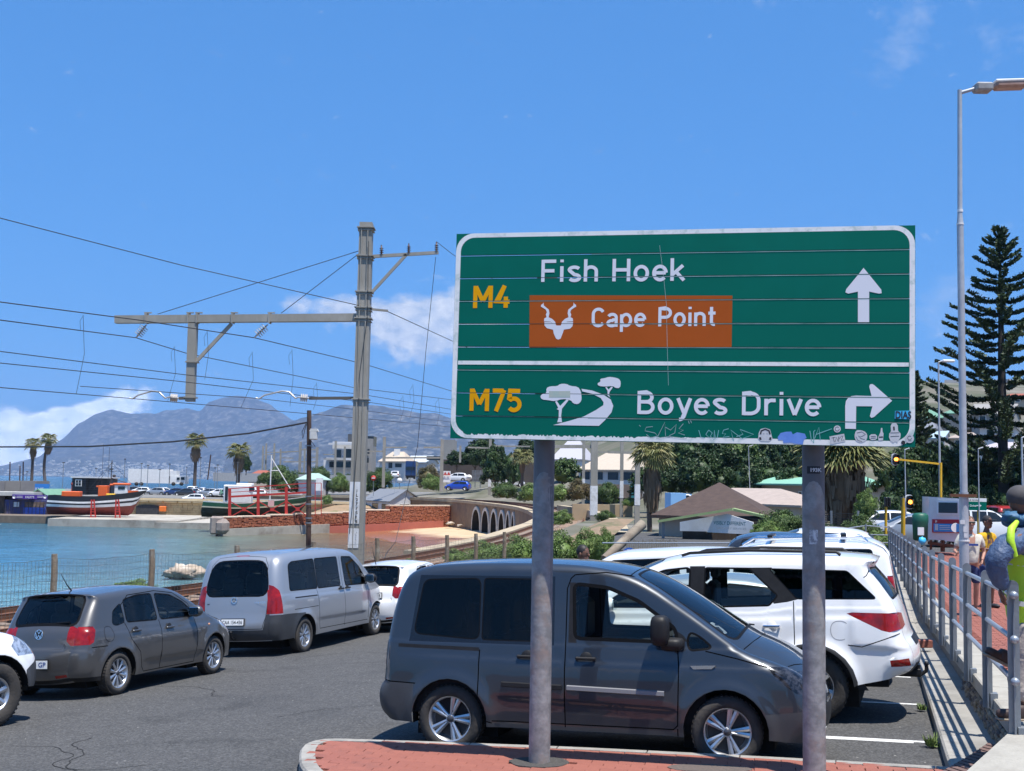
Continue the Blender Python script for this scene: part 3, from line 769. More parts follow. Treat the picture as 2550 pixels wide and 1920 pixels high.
def make_car(name,label,cat,loc,rz,S,group=None,lod=1):
 """S: spec dict. x forward, y left, z up. sil: (x, z, r, bow) from rear bottom over the roof to front bottom"""
 root=thing(name,label,cat,loc,rz,group)
 sil=chaikin(S['sil'],2 if lod else 1,closed=False)
 W=S['w']/2;wb=S['wb'];rw=S['rw'];ra=rw+S.get('gap',.055);zsill=S.get('sill',.28);belt=S['belt']
 flare=S.get('flare',.02)
 xw=[S.get('wx',0)-wb/2,S.get('wx',0)+wb/2]
 L2=max(abs(sil[0][0]),abs(sil[-1][0]))
 tum=S.get('tum',.17)
 def Wf(x,z):
  y=W
  y -= .028*((z-.62)/.35)**2 if z < .62 else 0
  zb=belt(x) if callable(belt) else belt
  if z > zb:y -= (z-zb)*tum + .012
  elif z > zb-.06:y -= .012*sstep(zb-.06,zb,z)
  if z > .62 and z <= zb:y -= .035*((z-.62)/max(.1,zb-.62))**2
  else:y -= .035 if z > zb else 0
  y -= S.get('taper',.07)*abs(x/L2)**4
  for (x0,z0,x1,z1,amp) in S.get('crease',()):
   t=(x-x0)/(x1-x0);zc=z0+(z1-z0)*t;f=sstep(-.02,.12,t)*sstep(1.02,.88,t)
   y += amp*f*math.tanh((zc-z)/.025)*.8
  for xc in xw:
   d=math.hypot(x-xc,(z-rw));y += flare*math.exp(-((d-ra)/.075)**2)*(1 if z > .15 else 0)
  return y
 def smap(x,z,out=0.):
  d,r=nearest_sil(sil,x,z);y=Wf(x,z)
  if d < r:y -= r-math.sqrt(max(0,r*r-(r-d)**2))
  return V((x,y+out,z))
 cs=[0.]
 for a,c in zip(sil,sil[1:]):cs.append(cs[-1]+math.hypot(c[0]-a[0],c[1]-a[1]))
 def sat(s):
  s=min(max(s,0),cs[-1]-1e-6)
  for i in range(len(cs)-1):
   if s <= cs[i+1]:
    t=(s-cs[i])/max(1e-9,cs[i+1]-cs[i]);a,c=sil[i],sil[i+1]
    return [a[k]+(c[k]-a[k])*t for k in range(4)],V((-(c[1]-a[1]),0,c[0]-a[0])).normalized()
 def We(s):
  q,_=sat(s);return Wf(q[0],q[1])-q[2]
 def s_at(x,z):
  bd,bs=1e9,0
  for i in range(len(sil)-1):
   a,c=sil[i],sil[i+1];dx,dz=c[0]-a[0],c[1]-a[1];l2=dx*dx+dz*dz
   t=0 if l2 == 0 else max(0,min(1,((x-a[0])*dx+(z-a[1])*dz)/l2));d=(a[0]+dx*t-x)**2+(a[1]+dz*t-z)**2
   if d < bd:bd=d;bs=cs[i]+(cs[i+1]-cs[i])*t
  return bs
 def tmap(s,v,out=0.):
  """v = -1..1 across"""
  q,nn=sat(s);q2,n2=sat(s+.06);q3,n3=sat(s-.06);nn=(nn+n2+n3).normalized()
  we=Wf(q[0],q[1])-q[2]
  return V((q[0],v*we,q[1])) + nn*(q[3]*(1-abs(v)**2.2)+out)
 sp=S.get('sp',.085) if lod else .3
 def arch(xc,k=14):
  a0=math.asin(max(-1,min(1,(zsill-rw)/ra)));out=[]
  for i in range(k+1):
   t=math.pi-a0-(math.pi-2*a0)*i/k;out.append((xc+ra*math.cos(t),rw+ra*math.sin(t)))
  return out
 k_=14 if lod else 7
 bot=[(sil[0][0],sil[0][1])]
 zr=sil[0][1];zf=sil[-1][1]
 A1=arch(xw[0],k_);A2=arch(xw[1],k_)
 outline=[(sil[0][0],sil[0][1])]
 outline += [(A1[0][0]-.03,min(zr,zsill+.02))] if zr > zsill else []
 outline += A1+A2
 if zf > zsill:outline += [(A2[-1][0]+.03,min(zf,zsill+.02))]
 outline += [(p[0],p[1]) for p in reversed(sil)]
 o2=[]
 for p in outline:
  if not o2 or math.hypot(p[0]-o2[-1][0],p[1]-o2[-1][1]) > 1e-4:o2.append(p)
 if math.hypot(o2[0][0]-o2[-1][0],o2[0][1]-o2[-1][1]) < 1e-4:o2.pop()
 outline=o2
 def side_region(kind,poly):return (kind,poly)
 regs=[];mats={'body':S['paint'],'door_gap':gap_m,'window_seal':seal_m}
 rn=S.get('round',.05)
 def rounded(poly,r=.05):return round_poly(poly,r) if lod else poly
 for i,wd in enumerate(S.get('windows',())):
  pl=rounded(wd['p'],wd.get('r',.045));regs.append(('window#%d' % i,pl));mats['window#%d' % i]=wd.get('m',g_clear)
  regs.append(('window_seal',offset_poly(pl,wd.get('seal',.022))))
 for i,(nm,pl,mt) in enumerate(S.get('side',())):
  key=nm+'#s%d' % i;regs.append((key,pl));mats[key]=mt
 if lod:
  for pl in S.get('gaps',()):regs.append(('door_gap',band(densify(pl,.12,False),.011)))
 for i,(nm,pl,mt) in enumerate(S.get('side_low',())):
  key=nm+'#l%d' % i;regs.append((key,pl));mats[key]=mt
 if lod:
  for i,pl in enumerate(S.get('doors',())):regs.append(('door#%d' % i,pl));mats['door#%d' % i]=S['paint']
 ex=[]
 if lod:
  for i in range(len(sil)-1):
   a,c=sil[i],sil[i+1];dx,dz=c[0]-a[0],c[1]-a[1];l=math.hypot(dx,dz);nx_,nz_=dz/max(l,1e-9),-dx/max(l,1e-9)
   if inpoly(a[0]+dx/2-nx_*.004,a[1]+dz/2-nz_*.004,outline):nx_,nz_=-nx_,-nz_
   for j in range(max(1,int(l/.035))):
    t=j/max(1,int(l/.035));r_=a[2]+(c[2]-a[2])*t
    for f in (.035,.12,.25,.42,.65,.9):ex.append((a[0]+dx*t+nx_*r_*f,a[1]+dz*t+nz_*r_*f))
  for xc in xw:
   for rr_ in (.025,.05,.08,.115,.16):
    for j in range(40):t=-.3+(math.pi+.6)*j/39;ex.append((xc+(ra+rr_)*math.cos(t),rw+(ra+rr_)*math.sin(t)))
  for (x0,z0,x1,z1,amp) in S.get('crease',()):
   for j in range(int(abs(x1-x0)/.06)+1):
    t=j/int(abs(x1-x0)/.06+1)
    for dz in (-.045,-.02,0,.02,.045):ex.append((x0+(x1-x0)*t,z0+(z1-z0)*t+dz))
  for j in range(int(2*L2/.06)):
   x=-L2+j*.06;zb=belt(x) if callable(belt) else belt
   for dz in (-.062,-.03,0,.004):ex.append((x,zb+dz))
 v2,res=cdt_patch(outline,regs,sp,ex)
 v3=[smap(x,z) for x,z in v2]
 seams={}
 e=1e-3
 def snorm(x,z):
  d,r,on=nearest_sil(sil,x,z,True)
  if d < r:
   sn=(r-d)/r;w0=Wf(x,z);gx=(Wf(x+e,z)-Wf(x-e,z))/(2*e);gz=(Wf(x,z+e)-Wf(x,z-e))/(2*e)
   return (V((-gx,1,-gz)).normalized()*math.sqrt(max(0,1-sn*sn))+on*sn).normalized()
  a=smap(x+e,z);c=smap(x-e,z);d_=smap(x,z+e);f_=smap(x,z-e)
  return V((-(a.y-c.y)/(2*e),1,-(d_.y-f_.y)/(2*e))).normalized()
 n3=[snorm(x,z) for x,z in v2]
 made={}
 def put(key,verts,norms,faces,flip,mirror=False):
  nm=key.split('#')[0]
  used={};vs=[];fs=[];ns=[]
  for f in faces:
   g=[]
   for i in f:
    if i not in used:used[i]=len(vs);p=verts[i];q=norms[i];vs.append(V((p.x,-p.y,p.z)) if mirror else p);ns.append(V((q.x,-q.y,q.z)) if mirror else q)
    g.append(used[i])
   fs.append(tuple(reversed(g)) if flip else tuple(g))
  acc.setdefault((key,mirror if key.split('#')[0] not in ('body','door_gap','window_seal') else None),[[],[],[]])
  A=acc[(key,mirror if key.split('#')[0] not in ('body','door_gap','window_seal') else None)]
  o=len(A[0]);A[0].extend(vs);A[2].extend(ns);A[1].extend([tuple(i+o for i in f) for f in fs])
 acc={}
 for key,fs in res.items():
  put(key,v3,n3,fs,True,False);put(key,v3,n3,fs,False,True)
 K=.8
 tregs=[]
 for i,wd in enumerate(S.get('top_windows',())):
  s0,s1=s_at(*wd['a']),s_at(*wd['b']);va,vb=wd['va']*K,wd['vb']*K
  pl=[(s0,-va),(s1,-vb),(s1,vb),(s0,va)];pl=round_poly(pl,wd.get('r',.12)) if lod else pl
  tregs.append(('window#t%d' % i,pl));mats['window#t%d' % i]=wd.get('m',g_wind)
  tregs.append(('window_seal',offset_poly(pl,wd.get('seal',.03))))
 for i,(nm,pl,mt) in enumerate(S.get('top',())):
  for sg in (1,-1):
   q=[(s_at(x,z),sg*v*K) for x,z,v in pl];key=nm+'#t%d%s' % (i,'ab'[sg < 0]) if nm != 'bumper' else nm+'#t%d' % i
   tregs.append((key,q));mats[key]=mt
 if lod:
  for ln in S.get('top_gaps',()):
   q=[(s_at(x,z),v*K) for x,z,v in ln];tregs.append(('door_gap',band(densify(q,.1,False),.011)))
   q=[(a_,-b_) for a_,b_ in q];tregs.append(('door_gap',band(densify(q,.1,False),.011)))
 outer=[(s,-K) for s in cs]+[(s,K) for s in reversed(cs)]
 v2t,rest=cdt_patch(outer,tregs,sp*1.15)
 v3t=[tmap(s,v/K) for s,v in v2t]
 def tnorm(s,v):
  v=max(-.999,min(.999,v));a=tmap(s+.01,v)-tmap(s-.01,v);c=tmap(s,min(1,v+.01))-tmap(s,max(-1,v-.01));q=a.cross(c)
  return q.normalized() if q.length > 1e-9 else V((0,0,1))
 n3t=[tnorm(s,v/K) for s,v in v2t]
 for key,fs in rest.items():
  nm=key if not key.startswith('body') else 'body'
  A=acc.setdefault((nm,None),[[],[],[]]);used={};o=len(A[0])
  for f in fs:
   g=[]
   for i in f:
    if i not in used:used[i]=len(A[0]);A[0].append(v3t[i]);A[2].append(n3t[i])
    g.append(used[i])
   A[1].append(tuple(g))
 bodyobj=None
 for (key,mir),(vs,fs,ns) in sorted(acc.items(),key=lambda t:t[0][0] != 'body'):
  me=bpy.data.meshes.new(key.split('#')[0]);me.from_pydata([tuple(p) for p in vs],[],fs);me.materials.append(mats[key])
  me.polygons.foreach_set('use_smooth',[True]*len(me.polygons))
  try:me.normals_split_custom_set_from_vertices([tuple(q) for q in ns])
  except Exception:pass
  o=link(key.split('#')[0],me,root,True)
  if key == 'body':bodyobj=o
  made[(key,mir)]=o
 b=MB()
 zb=(belt(0) if callable(belt) else belt)
 for xc in xw:
  b.box((xc,0,rw+.10),(2*ra+.06,W*2-.16-.44 if False else (W-.28)*2,ra*1.5))
 b.box(((xw[0]+xw[1])/2,0,zsill+.06),(wb,W*2-.2,.10))
 b.box(((sil[0][0]+xw[0])/2,0,.46),(abs(sil[0][0]-xw[0])*.8,W*1.5,.16));b.box(((sil[-1][0]+xw[1])/2,0,.44),(abs(sil[-1][0]-xw[1])*.8,W*1.5,.18))
 for xc in xw:
  for sg in (-1,1):
   prof=arch(xc,12);n_=len(prof);vo=[V((p[0],sg*(Wf(p[0],p[1])-.012),p[1])) for p in prof];vi=[V((p[0],sg*(W-.30),p[1])) for p in prof]
   b.add(vo+vi,[(i,i+1,n_+i+1,n_+i) for i in range(n_-1)]);b.add(vi,[tuple(range(n_))])
 b.build('underbody',alloy_dark,root,local=True)
 fx=S.get('cab',(sil[0][0]*.86,xw[1]-.12))
 b=MB();zl=S.get('floor',zb-.07);b.box(((fx[0]+fx[1])/2,0,(zsill+.1+zl)/2),(fx[1]-fx[0],W*2-.17,zl-zsill-.1))
 b.build('interior_lining',dark_int,root,local=True)
 for sx,hh in S.get('seats',()):
  for sy in (-1,1):
   b=MB();b.box((sx,sy*W*.44,zl+.02+hh*.42),(.13,.44,hh*.84),bev=.05);b.box((sx-.03,sy*W*.44,zl+hh+.06),(.10,.27,.17),bev=.04);b.build('seat',seat_m,root,local=True)
 if lod and S.get('dash'):
  dx=S['dash'];b=MB();b.box((dx,0,zl+.06),(.5,W*1.7,.16),bev=.05)
  b.build('dashboard',dark_int,root,local=True)
  b=MB();sx=dx-.32;k=20;q=Matrix.Rotation(R(25),3,'Y')
  b.tube([V((sx,-W*.42,zl+.06))+q @ V((0,.18*math.cos(2*math.pi*i/k),.18*math.sin(2*math.pi*i/k))) for i in range(k+1)],.015,6,False);b.build('steering_wheel',black_pl,root,local=True)
 for xi,xc in enumerate(xw):
  for sg in (1,-1):
   wheel(root,xc,sg*(W-S.get('ww',.2)/2-.012),rw,S.get('ww',.2),S['rim'],S['style'],sg,S.get('steer',0) if xi else 0,lod)
 if S.get('mirror'):
  mx,mz,mc=S['mirror']
  for sg in (1,-1):
   b=MB();y0=Wf(mx,mz)
   s_=S.get('msize',1)
   b.ell((mx+.0,sg*(y0+.13*s_),mz+.02),(.075*s_,.12*s_,.09*s_),14,10) if not S.get('mbox') else b.ell((mx,sg*(y0+.16),mz+.10),(.085,.11,.14),16,12,sq=True)
   if S.get('mbox'):b.ell((mx+.10,sg*(y0+.06),mz-.03),(.11,.11,.06),14,8,sq=True)
   b.box((mx+.02,sg*(y0+.04),mz-.03),(.08,.12,.05),bev=.015)
   mo=b.build('mirror',mc,root,local=True)
   b=MB();b.box((mx-.066*s_-(.005 if not S.get('mbox') else 0),sg*(y0+(.13*s_ if not S.get('mbox') else .15)),mz+(.02 if not S.get('mbox') else .09)),(.014,(.17 if not S.get('mbox') else .15)*s_,(.12 if not S.get('mbox') else .19)*s_),bev=.006);b.build('mirror_glass',mirror_g,mo,local=True)
 if lod:
  for hx,hzz in S.get('handles',()):
   for sg in (1,-1):
    y0=smap(hx,hzz).y;b=MB();b.box((hx,sg*(y0+.028),hzz),(.20,.022,.032),bev=.01);b.box((hx-.085,sg*(y0+.012),hzz),(.02,.03,.03));b.box((hx+.085,sg*(y0+.012),hzz),(.02,.03,.03))
    h_=b.build('door_handle',S.get('handle_m',S['paint']),root,local=True)
    b=MB();b.lathe([(.062,y0*sg+.001*sg),(.060,(y0+.0035)*sg),(0,(y0+.0035)*sg)],(hx+.0,0,hzz),'y',18,True);b.build('handle_cup',S.get('cup_m',black_pl),h_,local=True)
 api=dict(smap=smap,tmap=tmap,s_at=s_at,Wf=Wf,root=root,W=W,sat=sat,sil=sil)
 return root,api
def mold(api,pts,hgt,prot,mt,name='side_moulding'):
 """rubbing strip along the side through pts (x, z), both sides"""
 for sg in (1,-1):
  b=MB();pl=densify(pts,.08,False);vs=[]
  for x,z in pl:
   for dz,pr in ((-hgt/2,.0),(-hgt*.35,prot),(hgt*.35,prot),(hgt/2,.0)):
    p=api['smap'](x,z+dz);vs.append(V((p.x,sg*(p.y+pr),p.z)))
  n_=len(pl);b.add(vs,[(i*4+j,i*4+j+1,i*4+j+5,i*4+j+4) for i in range(n_-1) for j in range(3)])
  for k in (0,n_-1):b.add(vs[k*4:k*4+4],[(0,1,2,3)])
  b.build(name,mt,api['root'],local=True)
def side_text(api,name,txt,mt,x,z,width,sg,off=.006,height=None):
 p=api['smap'](x,z);q=V((p.x,sg*p.y,p.z))
 return text(name,txt,mt,api['root'],q,V((-sg,0,0)),V((0,0,1)),width,height,off=off)
def plate(api,x,z,txt,mt,w_=.44,h=.11,rear=True):
 """number plate on the rear (or front): parts plate > lettering"""
 s=api['s_at'](x,z);q,nn=api['sat'](s);c=api['tmap'](s,0,.012);sgn=-1 if rear else 1
 upd=V((0,0,1));upd=(upd-nn*upd.dot(nn)).normalized();sd=upd.cross(nn).normalized()
 M=Matrix((sd,nn,upd)).transposed()
 b=MB();b.box(c,(w_+.03,.012,h+.03),M=M);f=b.build('plate_frame',black_pl,api['root'],local=True)
 b=MB();b.box(c+nn*.008,(w_,.006,h),M=M);b.build('plate_face',plate_m,f,local=True)
 me_o=c+nn*.012-sd*(w_*.45)-upd*(h*.30)
 t=text('plate_lettering',txt,mt,None,me_o,sd,upd,w_*.9,h*.6,bold=.01,off=.0015)
 t.parent=f
 return f
# ------------------------------------------------------------------ the cars themselves
def car_matrix(x,y,hd,wb):
 ch,sh_=math.cos(hd),math.sin(hd)
 fz,rz_=G(x+ch*wb/2,y+sh_*wb/2),G(x-ch*wb/2,y-sh_*wb/2);lz,r2=G(x-sh_*.75,y+ch*.75),G(x+sh_*.75,y-ch*.75)
 fx=V((ch*wb,sh_*wb,fz-rz_)).normalized();ly=V((-sh_*1.5,ch*1.5,lz-r2)).normalized();up_=fx.cross(ly).normalized();ly=up_.cross(fx)
 M=Matrix((fx,ly,up_)).transposed();return M,V((x,y,G(x,y)))
def fit_pose(x,y,hd,wb,obs,it=25):
 """least squares pose of a car on the ground from image positions of known points: obs = [((x, y, z) local, (px, py)), ...]"""
 q=np.array([x,y,hd],float)
 def res(q):
  M,o=car_matrix(q[0],q[1],q[2],wb);r=[]
  for l,(px,py) in obs:u,v=proj(o + M @ V(l));r += [u-px,v-py]
  return np.array(r)
 for _ in range(it):
  r=res(q);J=np.zeros((len(r),3))
  for k in range(3):
   d=np.zeros(3);d[k]=1e-4;J[:,k]=(res(q+d)-r)/1e-4
  q=q-np.linalg.lstsq(J,r,rcond=None)[0]*.8
 print('FIT',q.round(3),'residual px',np.abs(res(q)).round(1).tolist());return q
def set_pose(root,q,wb):
 M,o=car_matrix(q[0],q[1],q[2],wb);root.location=o;root.rotation_euler=M.to_euler()
 ROOTM[root.name]=Matrix.Translation(o) @ M.to_4x4()
def hub_obs(S,rear,front,side=-1):
 wx,wb,rw,y=S.get('wx',0),S['wb'],S['rw'],side*(S['w']/2-.03);return [((wx-wb/2,y,rw),rear),((wx+wb/2,y,rw),front)]
grey_paint=paint('paint_indium_grey',(.024,.031,.043),.3)
polo_paint=paint('paint_pepper_grey',(.085,.084,.085),.45)
silver_paint=paint('paint_brilliant_silver',(.34,.355,.38),.5)
white_paint=paint('paint_white',(.80,.80,.80))
bumper_g=pm('bumper_charcoal',(.045,.047,.052),(.055,.057,.062),10,.45)
# --- van / people carrier in front, dark grey
CAD=dict(w=1.79,wb=2.68,wx=0,rw=.325,rim=.218,ww=.2,style='pair5',paint=grey_paint,belt=1.10,sill=.27,tum=.14,taper=.05,gap=.065,flare=.028,sp=.075,
sil=[(-2.02,.28,.12,.03),(-2.12,.36,.15,.06),(-2.15,.50,.15,.07),(-2.12,.62,.14,.07),(-2.07,.66,.12,.06),(-2.06,1.0,.10,.06),(-2.01,1.35,.10,.05),(-1.93,1.62,.10,.04),(-1.82,1.76,.11,.03),(-1.55,1.82,.11,.03),(-.9,1.845,.11,.035),(-.2,1.84,.10,.035),(.22,1.80,.09,.04),(.56,1.70,.09,.06),(.98,1.42,.07,.12),(1.40,1.12,.06,.15),(1.54,1.035,.10,.15),(1.80,.955,.13,.14),(2.02,.86,.17,.11),(2.14,.72,.20,.08),(2.20,.50,.21,.08),(2.16,.32,.24,.08),(2.08,.24,.2,.06)],
windows=[dict(p=[(-1.74,1.14),(-1.66,1.66),(-1.07,1.68),(-1.06,1.10)],m=g_tint,seal=.012,r=.07),dict(p=[(-1.02,1.10),(-1.02,1.68),(-.34,1.68),(-.33,1.10)],m=g_tint,seal=.012,r=.03),
dict(p=[(-.07,1.15),(-.09,1.63),(.22,1.60),(.52,1.48),(.86,1.24),(.88,1.14)],m=g_clear,seal=.035),dict(p=[(1.0,1.13),(1.02,1.21),(1.12,1.16),(1.20,1.09),(1.18,1.08),(1.02,1.06)],m=g_clear,seal=.02)],
side=[('window_frit',[(-1.79,1.06),(-1.71,1.71),(-.30,1.715),(-.29,1.06)],pm('frit_black',(.008,.009,.012),rough=.08,spec=.6)),('pillar_trim',[(-.15,1.09),(-.15,1.66),(-.09,1.66),(-.07,1.09)],black_pl),('tail_lamp',[(-2.15,.78),(-2.15,1.13),(-2.05,1.12),(-2.04,.80)],lamp_red),('door_track',[(-1.90,1.00),(-1.90,1.035),(-1.045,1.02),(-1.045,.985)],black_pl),
('headlamp',[(1.72,.93),(1.80,.82),(1.98,.69),(2.25,.66),(2.25,.90),(2.0,.905)],lamp_dark),('fog_grille',[(2.09,.34),(2.09,.46),(2.17,.48),(2.20,.36)],black_pl),
('mirror_sail',[(.90,1.13),(.90,1.22),(.95,1.19),(1.0,1.13)],black_pl)],
gaps=[[(-1.04,.44),(-1.04,1.0)],[(-.175,.30),(-.175,1.60),(-.14,1.70),(-.10,1.735)],[(-1.03,.44),(-.98,.33),(-.9,.31)],[(.90,.36),(.915,.9),(.90,1.08),(.88,1.13)],[(-.175,.33),(.86,.33),(.90,.37)],[(-.9,.33),(-.175,.33)],[(.9,.34),(.9,.27)],[(1.16,1.05),(1.45,.99),(1.72,.92)],[(-2.1,.665),(-1.70,.655)],[(.55,1.715),(.2,1.76),(-.10,1.735)]],
side_low=[('bumper',[(-2.3,.2),(-2.3,.655),(-1.72,.655),(-1.72,.2)],bumper_g),('bumper',[(1.66,.2),(1.70,.50),(2.3,.56),(2.3,.2)],bumper_g),('sill_trim',[(-1.0,.2),(-1.0,.31),(.98,.31),(.98,.2)],bumper_g)],
doors=[],crease=[(-1.9,.93,1.9,.90,.012),(-.95,.56,1.0,.50,-.012)],
top_windows=[dict(a=(.50,1.72),b=(1.40,1.12),va=.90,vb=.93,k=.08),dict(a=(-2.04,1.10),b=(-1.92,1.62),va=.80,vb=.75,m=g_tint)],
top=[('headlamp',[(2.06,.82,.66),(1.98,.88,1.),(2.19,.66,1.0),(2.19,.67,.74)],lamp_dark),('grille',[(2.08,.80,0),(2.08,.80,.6),(2.16,.70,.62),(2.16,.70,0)],black_pl),('air_intake',[(2.20,.56,0),(2.20,.56,.75),(2.18,.36,.7),(2.18,.36,0)],black_pl),('tail_lamp',[(-2.08,.80,.94),(-2.08,.80,1),(-2.04,1.13,1),(-2.04,1.13,.94)],lamp_red)],
top_gaps=[[(1.60,1.01,0),(1.56,1.03,.5),(1.50,1.06,.98)],[(2.04,.85,0),(2.02,.86,.6),(1.90,.92,.98)],[(.44,1.745,0),(.44,1.745,1)]],
seats=[(-.25,.5),(-1.2,.42)],dash=.92,mirror=(.76,1.14,black_pl),mbox=True,handles=[(.03,.95),(-.55,.95)],handle_m=black_pl,cab=(-1.9,1.15),floor=1.02)
q=fit_pose(.9,12,-.22,2.68,hub_obs(CAD,(1116,1781),(1812,1826)))
caddy,ap=make_car('parked_van','dark grey window van parked broadside behind the two posts of the big green sign','van',(q[0],q[1],0),q[2],dict(CAD,steer=R(9)))
set_pose(caddy,q,2.68)
mold(ap,[(-.80,.685),(-.2,.675)],.05,.022,black_pl);mold(ap,[(-.15,.675),(.78,.655)],.05,.022,pm('moulding_grey',(.20,.20,.21),rough=.35,spec=.6))
for i in range(2):b=MB();b.beam((1.18,.0+i*.55-.15,1.245),(1.50,.25+i*.5-.15,1.20),.02,.015);b.build('wiper',black_pl,caddy,local=True)
for sg in (1,-1):
 b=MB();p=ap['smap'](1.02,.915);b.prism([(0,0),(.24,.012),(.20,-.022),(.03,-.03)],(p.x,sg*(p.y+.004),p.z),(1,0,0),(0,0,1),-.012*sg if sg > 0 else .012);b.build('side_repeater',chrome_m,caddy,local=True)
def fuel_flap(ap,x,z,w_,h,mt=black_pl,sides=(1,-1),rnd=True):
 pl=chaikin([(x-w_/2,z-h/2),(x+w_/2,z-h/2),(x+w_/2,z+h/2),(x-w_/2,z+h/2)],3,True,.25)
 for sg in sides:
  b=MB();n_=len(pl);vs=[]
  for k in (0,.008):
   for q in offset_poly(pl,k):p=ap['smap'](*q);vs.append(V((p.x,sg*(p.y+.0015),p.z)))
  b.add(vs,[(i,(i+1) % n_,n_+(i+1) % n_,n_+i) for i in range(n_)]);b.build('fuel_flap_gap',mt,ap['root'],local=True)
def tow_ball(root,x,z):
 b=MB();b.tube([(x+.25,0,z-.08),(x,0,z-.09),(x-.07,0,z-.04),(x-.08,0,z+.02)],.022,8);b.ell((x-.08,0,z+.045),(.027,.027,.03));b.build('tow_ball',black_pl,root,local=True)
# --- small grey hatchback seen from behind right
polo_rear=[('tail_lamp',[(-1.84,.995,.80),(-1.905,.985,1.0),(-1.96,.74,1.0),(-1.965,.74,.92),(-1.95,.80,.80)],lamp_red),('bumper_reflector',[(-1.99,.35,.62),(-1.99,.35,.95),(-1.99,.31,.95),(-1.99,.31,.62)],lamp_red)]
POLO=dict(w=1.68,wb=2.47,wx=-.08,rw=.30,rim=.205,ww=.185,style='ten',paint=polo_paint,belt=.96,sill=.23,tum=.22,taper=.10,flare=.02,sp=.075,
sil=[(-1.90,.24,.18,.05),(-1.97,.32,.24,.08),(-1.985,.50,.25,.09),(-1.97,.66,.22,.09),(-1.94,.70,.20,.08),(-1.92,.90,.18,.07),(-1.87,.985,.14,.06),(-1.74,1.20,.12,.06),(-1.60,1.38,.09,.05),(-1.66,1.405,.08,.04),(-1.35,1.43,.11,.04),(-.6,1.465,.12,.045),(-.1,1.45,.11,.045),(.30,1.38,.08,.07),(.72,1.16,.07,.11),(1.10,.97,.07,.11),(1.22,.93,.12,.08),(1.55,.86,.18,.06),(1.80,.74,.24,.06),(1.92,.60,.28,.08),(1.95,.42,.28,.10),(1.90,.24,.24,.08)],
windows=[dict(p=[(-1.38,.99),(-1.33,1.16),(-1.15,1.26),(-1.12,1.0),(-1.30,.965)],seal=.012),dict(p=[(-1.06,1.0),(-1.07,1.30),(-.75,1.35),(-.42,1.355),(-.37,.985)],seal=.02),dict(p=[(-.27,.985),(-.32,1.35),(.05,1.31),(.36,1.19),(.60,1.02),(.60,.97)],seal=.02)],
side=[('tail_lamp',[(-2.05,.74),(-2.05,.99),(-1.76,.985),(-1.74,.93),(-1.79,.77),(-1.84,.74)],lamp_red),('headlamp',[(1.35,.80),(1.40,.72),(1.75,.62),(1.95,.64),(1.8,.80),(1.5,.86)],lamp_clear)],
gaps=[[(-1.12,.98),(-1.05,.75),(-.85,.55),(-.80,.33),(-.74,.26)],[(-.33,.97),(-.34,.26)],[(-1.13,.98),(-1.14,1.24),(-.95,1.37),(-.3,1.40)],[(.60,.95),(.62,.6),(.58,.26)],[(-.74,.26),(.58,.26)],[(-.3,1.40),(.15,1.345),(.5,1.16),(.62,.97)],[(-1.82,.70),(-1.55,.70)]],
side_low=[('bumper',[(-2.2,.2),(-2.2,.30),(-1.58,.30),(-1.58,.2)],black_pl),('sill_trim',[(-1.0,.15),(-1.0,.265),(.95,.265),(.95,.15)],polo_paint)],
crease=[(-1.7,.88,1.6,.80,.014),(-.8,.42,.9,.40,-.016)],
top_windows=[dict(a=(.26,1.395),b=(1.09,.975),va=.88,vb=.92,k=.08),dict(a=(-1.85,1.02),b=(-1.60,1.385),va=.93,vb=.86,m=g_clear,k=.07,seal=.045)],
top=polo_rear+[('bumper',[(-1.92,.26,0),(-1.92,.26,1.),(-1.985,.29,1.),(-1.985,.29,0)],black_pl),('plate_recess',[(-1.97,.62,0),(-1.97,.62,.52),(-1.985,.44,.44),(-1.985,.44,0)],black_pl) if False else ('grille',[(1.9,.6,0),(1.9,.6,.6),(1.93,.5,.6),(1.93,.5,0)],black_pl)],
top_gaps=[[(-1.965,.69,0),(-1.965,.69,.74),(-1.955,.76,.76)],[(1.15,.96,0),(1.10,.97,.97)],[(-1.945,.74,.78),(-1.955,.70,.80)]],
seats=[(-.25,.34),(-1.0,.28)],dash=.62,mirror=(.50,1.02,polo_paint),handles=[(-.12,.845),(-.93,.86)],floor=.88,cab=(-1.6,.85))
q=fit_pose(-6,18.5,1.3,2.47,hub_obs(POLO,(295.7,1675.5),(531.5,1631)))
polo,ap=make_car('parked_car','grey hatchback with roof aerial at the kerb behind the nose of a white bakkie','car',(q[0],q[1],0),q[2],POLO)
set_pose(polo,q,2.47)
plate(ap,-1.985,.50,'84 NS GP',navy_txt)
s=ap['s_at'](-1.925,.88);q=ap['tmap'](s,0,.004);
def ring(b,c,r,w_,ax,ay,n=24,th=.008):
 c,ax,ay=V(c),V(ax).normalized(),V(ay).normalized();nn=ax.cross(ay)*th
 o=[c+ax*(r*math.cos(2*math.pi*i/n))+ay*(r*math.sin(2*math.pi*i/n)) for i in range(n)];i_=[c+ax*((r-w_)*math.cos(2*math.pi*i/n))+ay*((r-w_)*math.sin(2*math.pi*i/n)) for i in range(n)]
 b.add([p+nn for p in o]+[p+nn for p in i_]+o+i_,[(i,(i+1) % n,n+(i+1) % n,n+i) for i in range(n)]+[(2*n+i,2*n+(i+1) % n,(i+1) % n,i) for i in range(n)]+[(n+i,n+(i+1) % n,3*n+(i+1) % n,3*n+i) for i in range(n)])
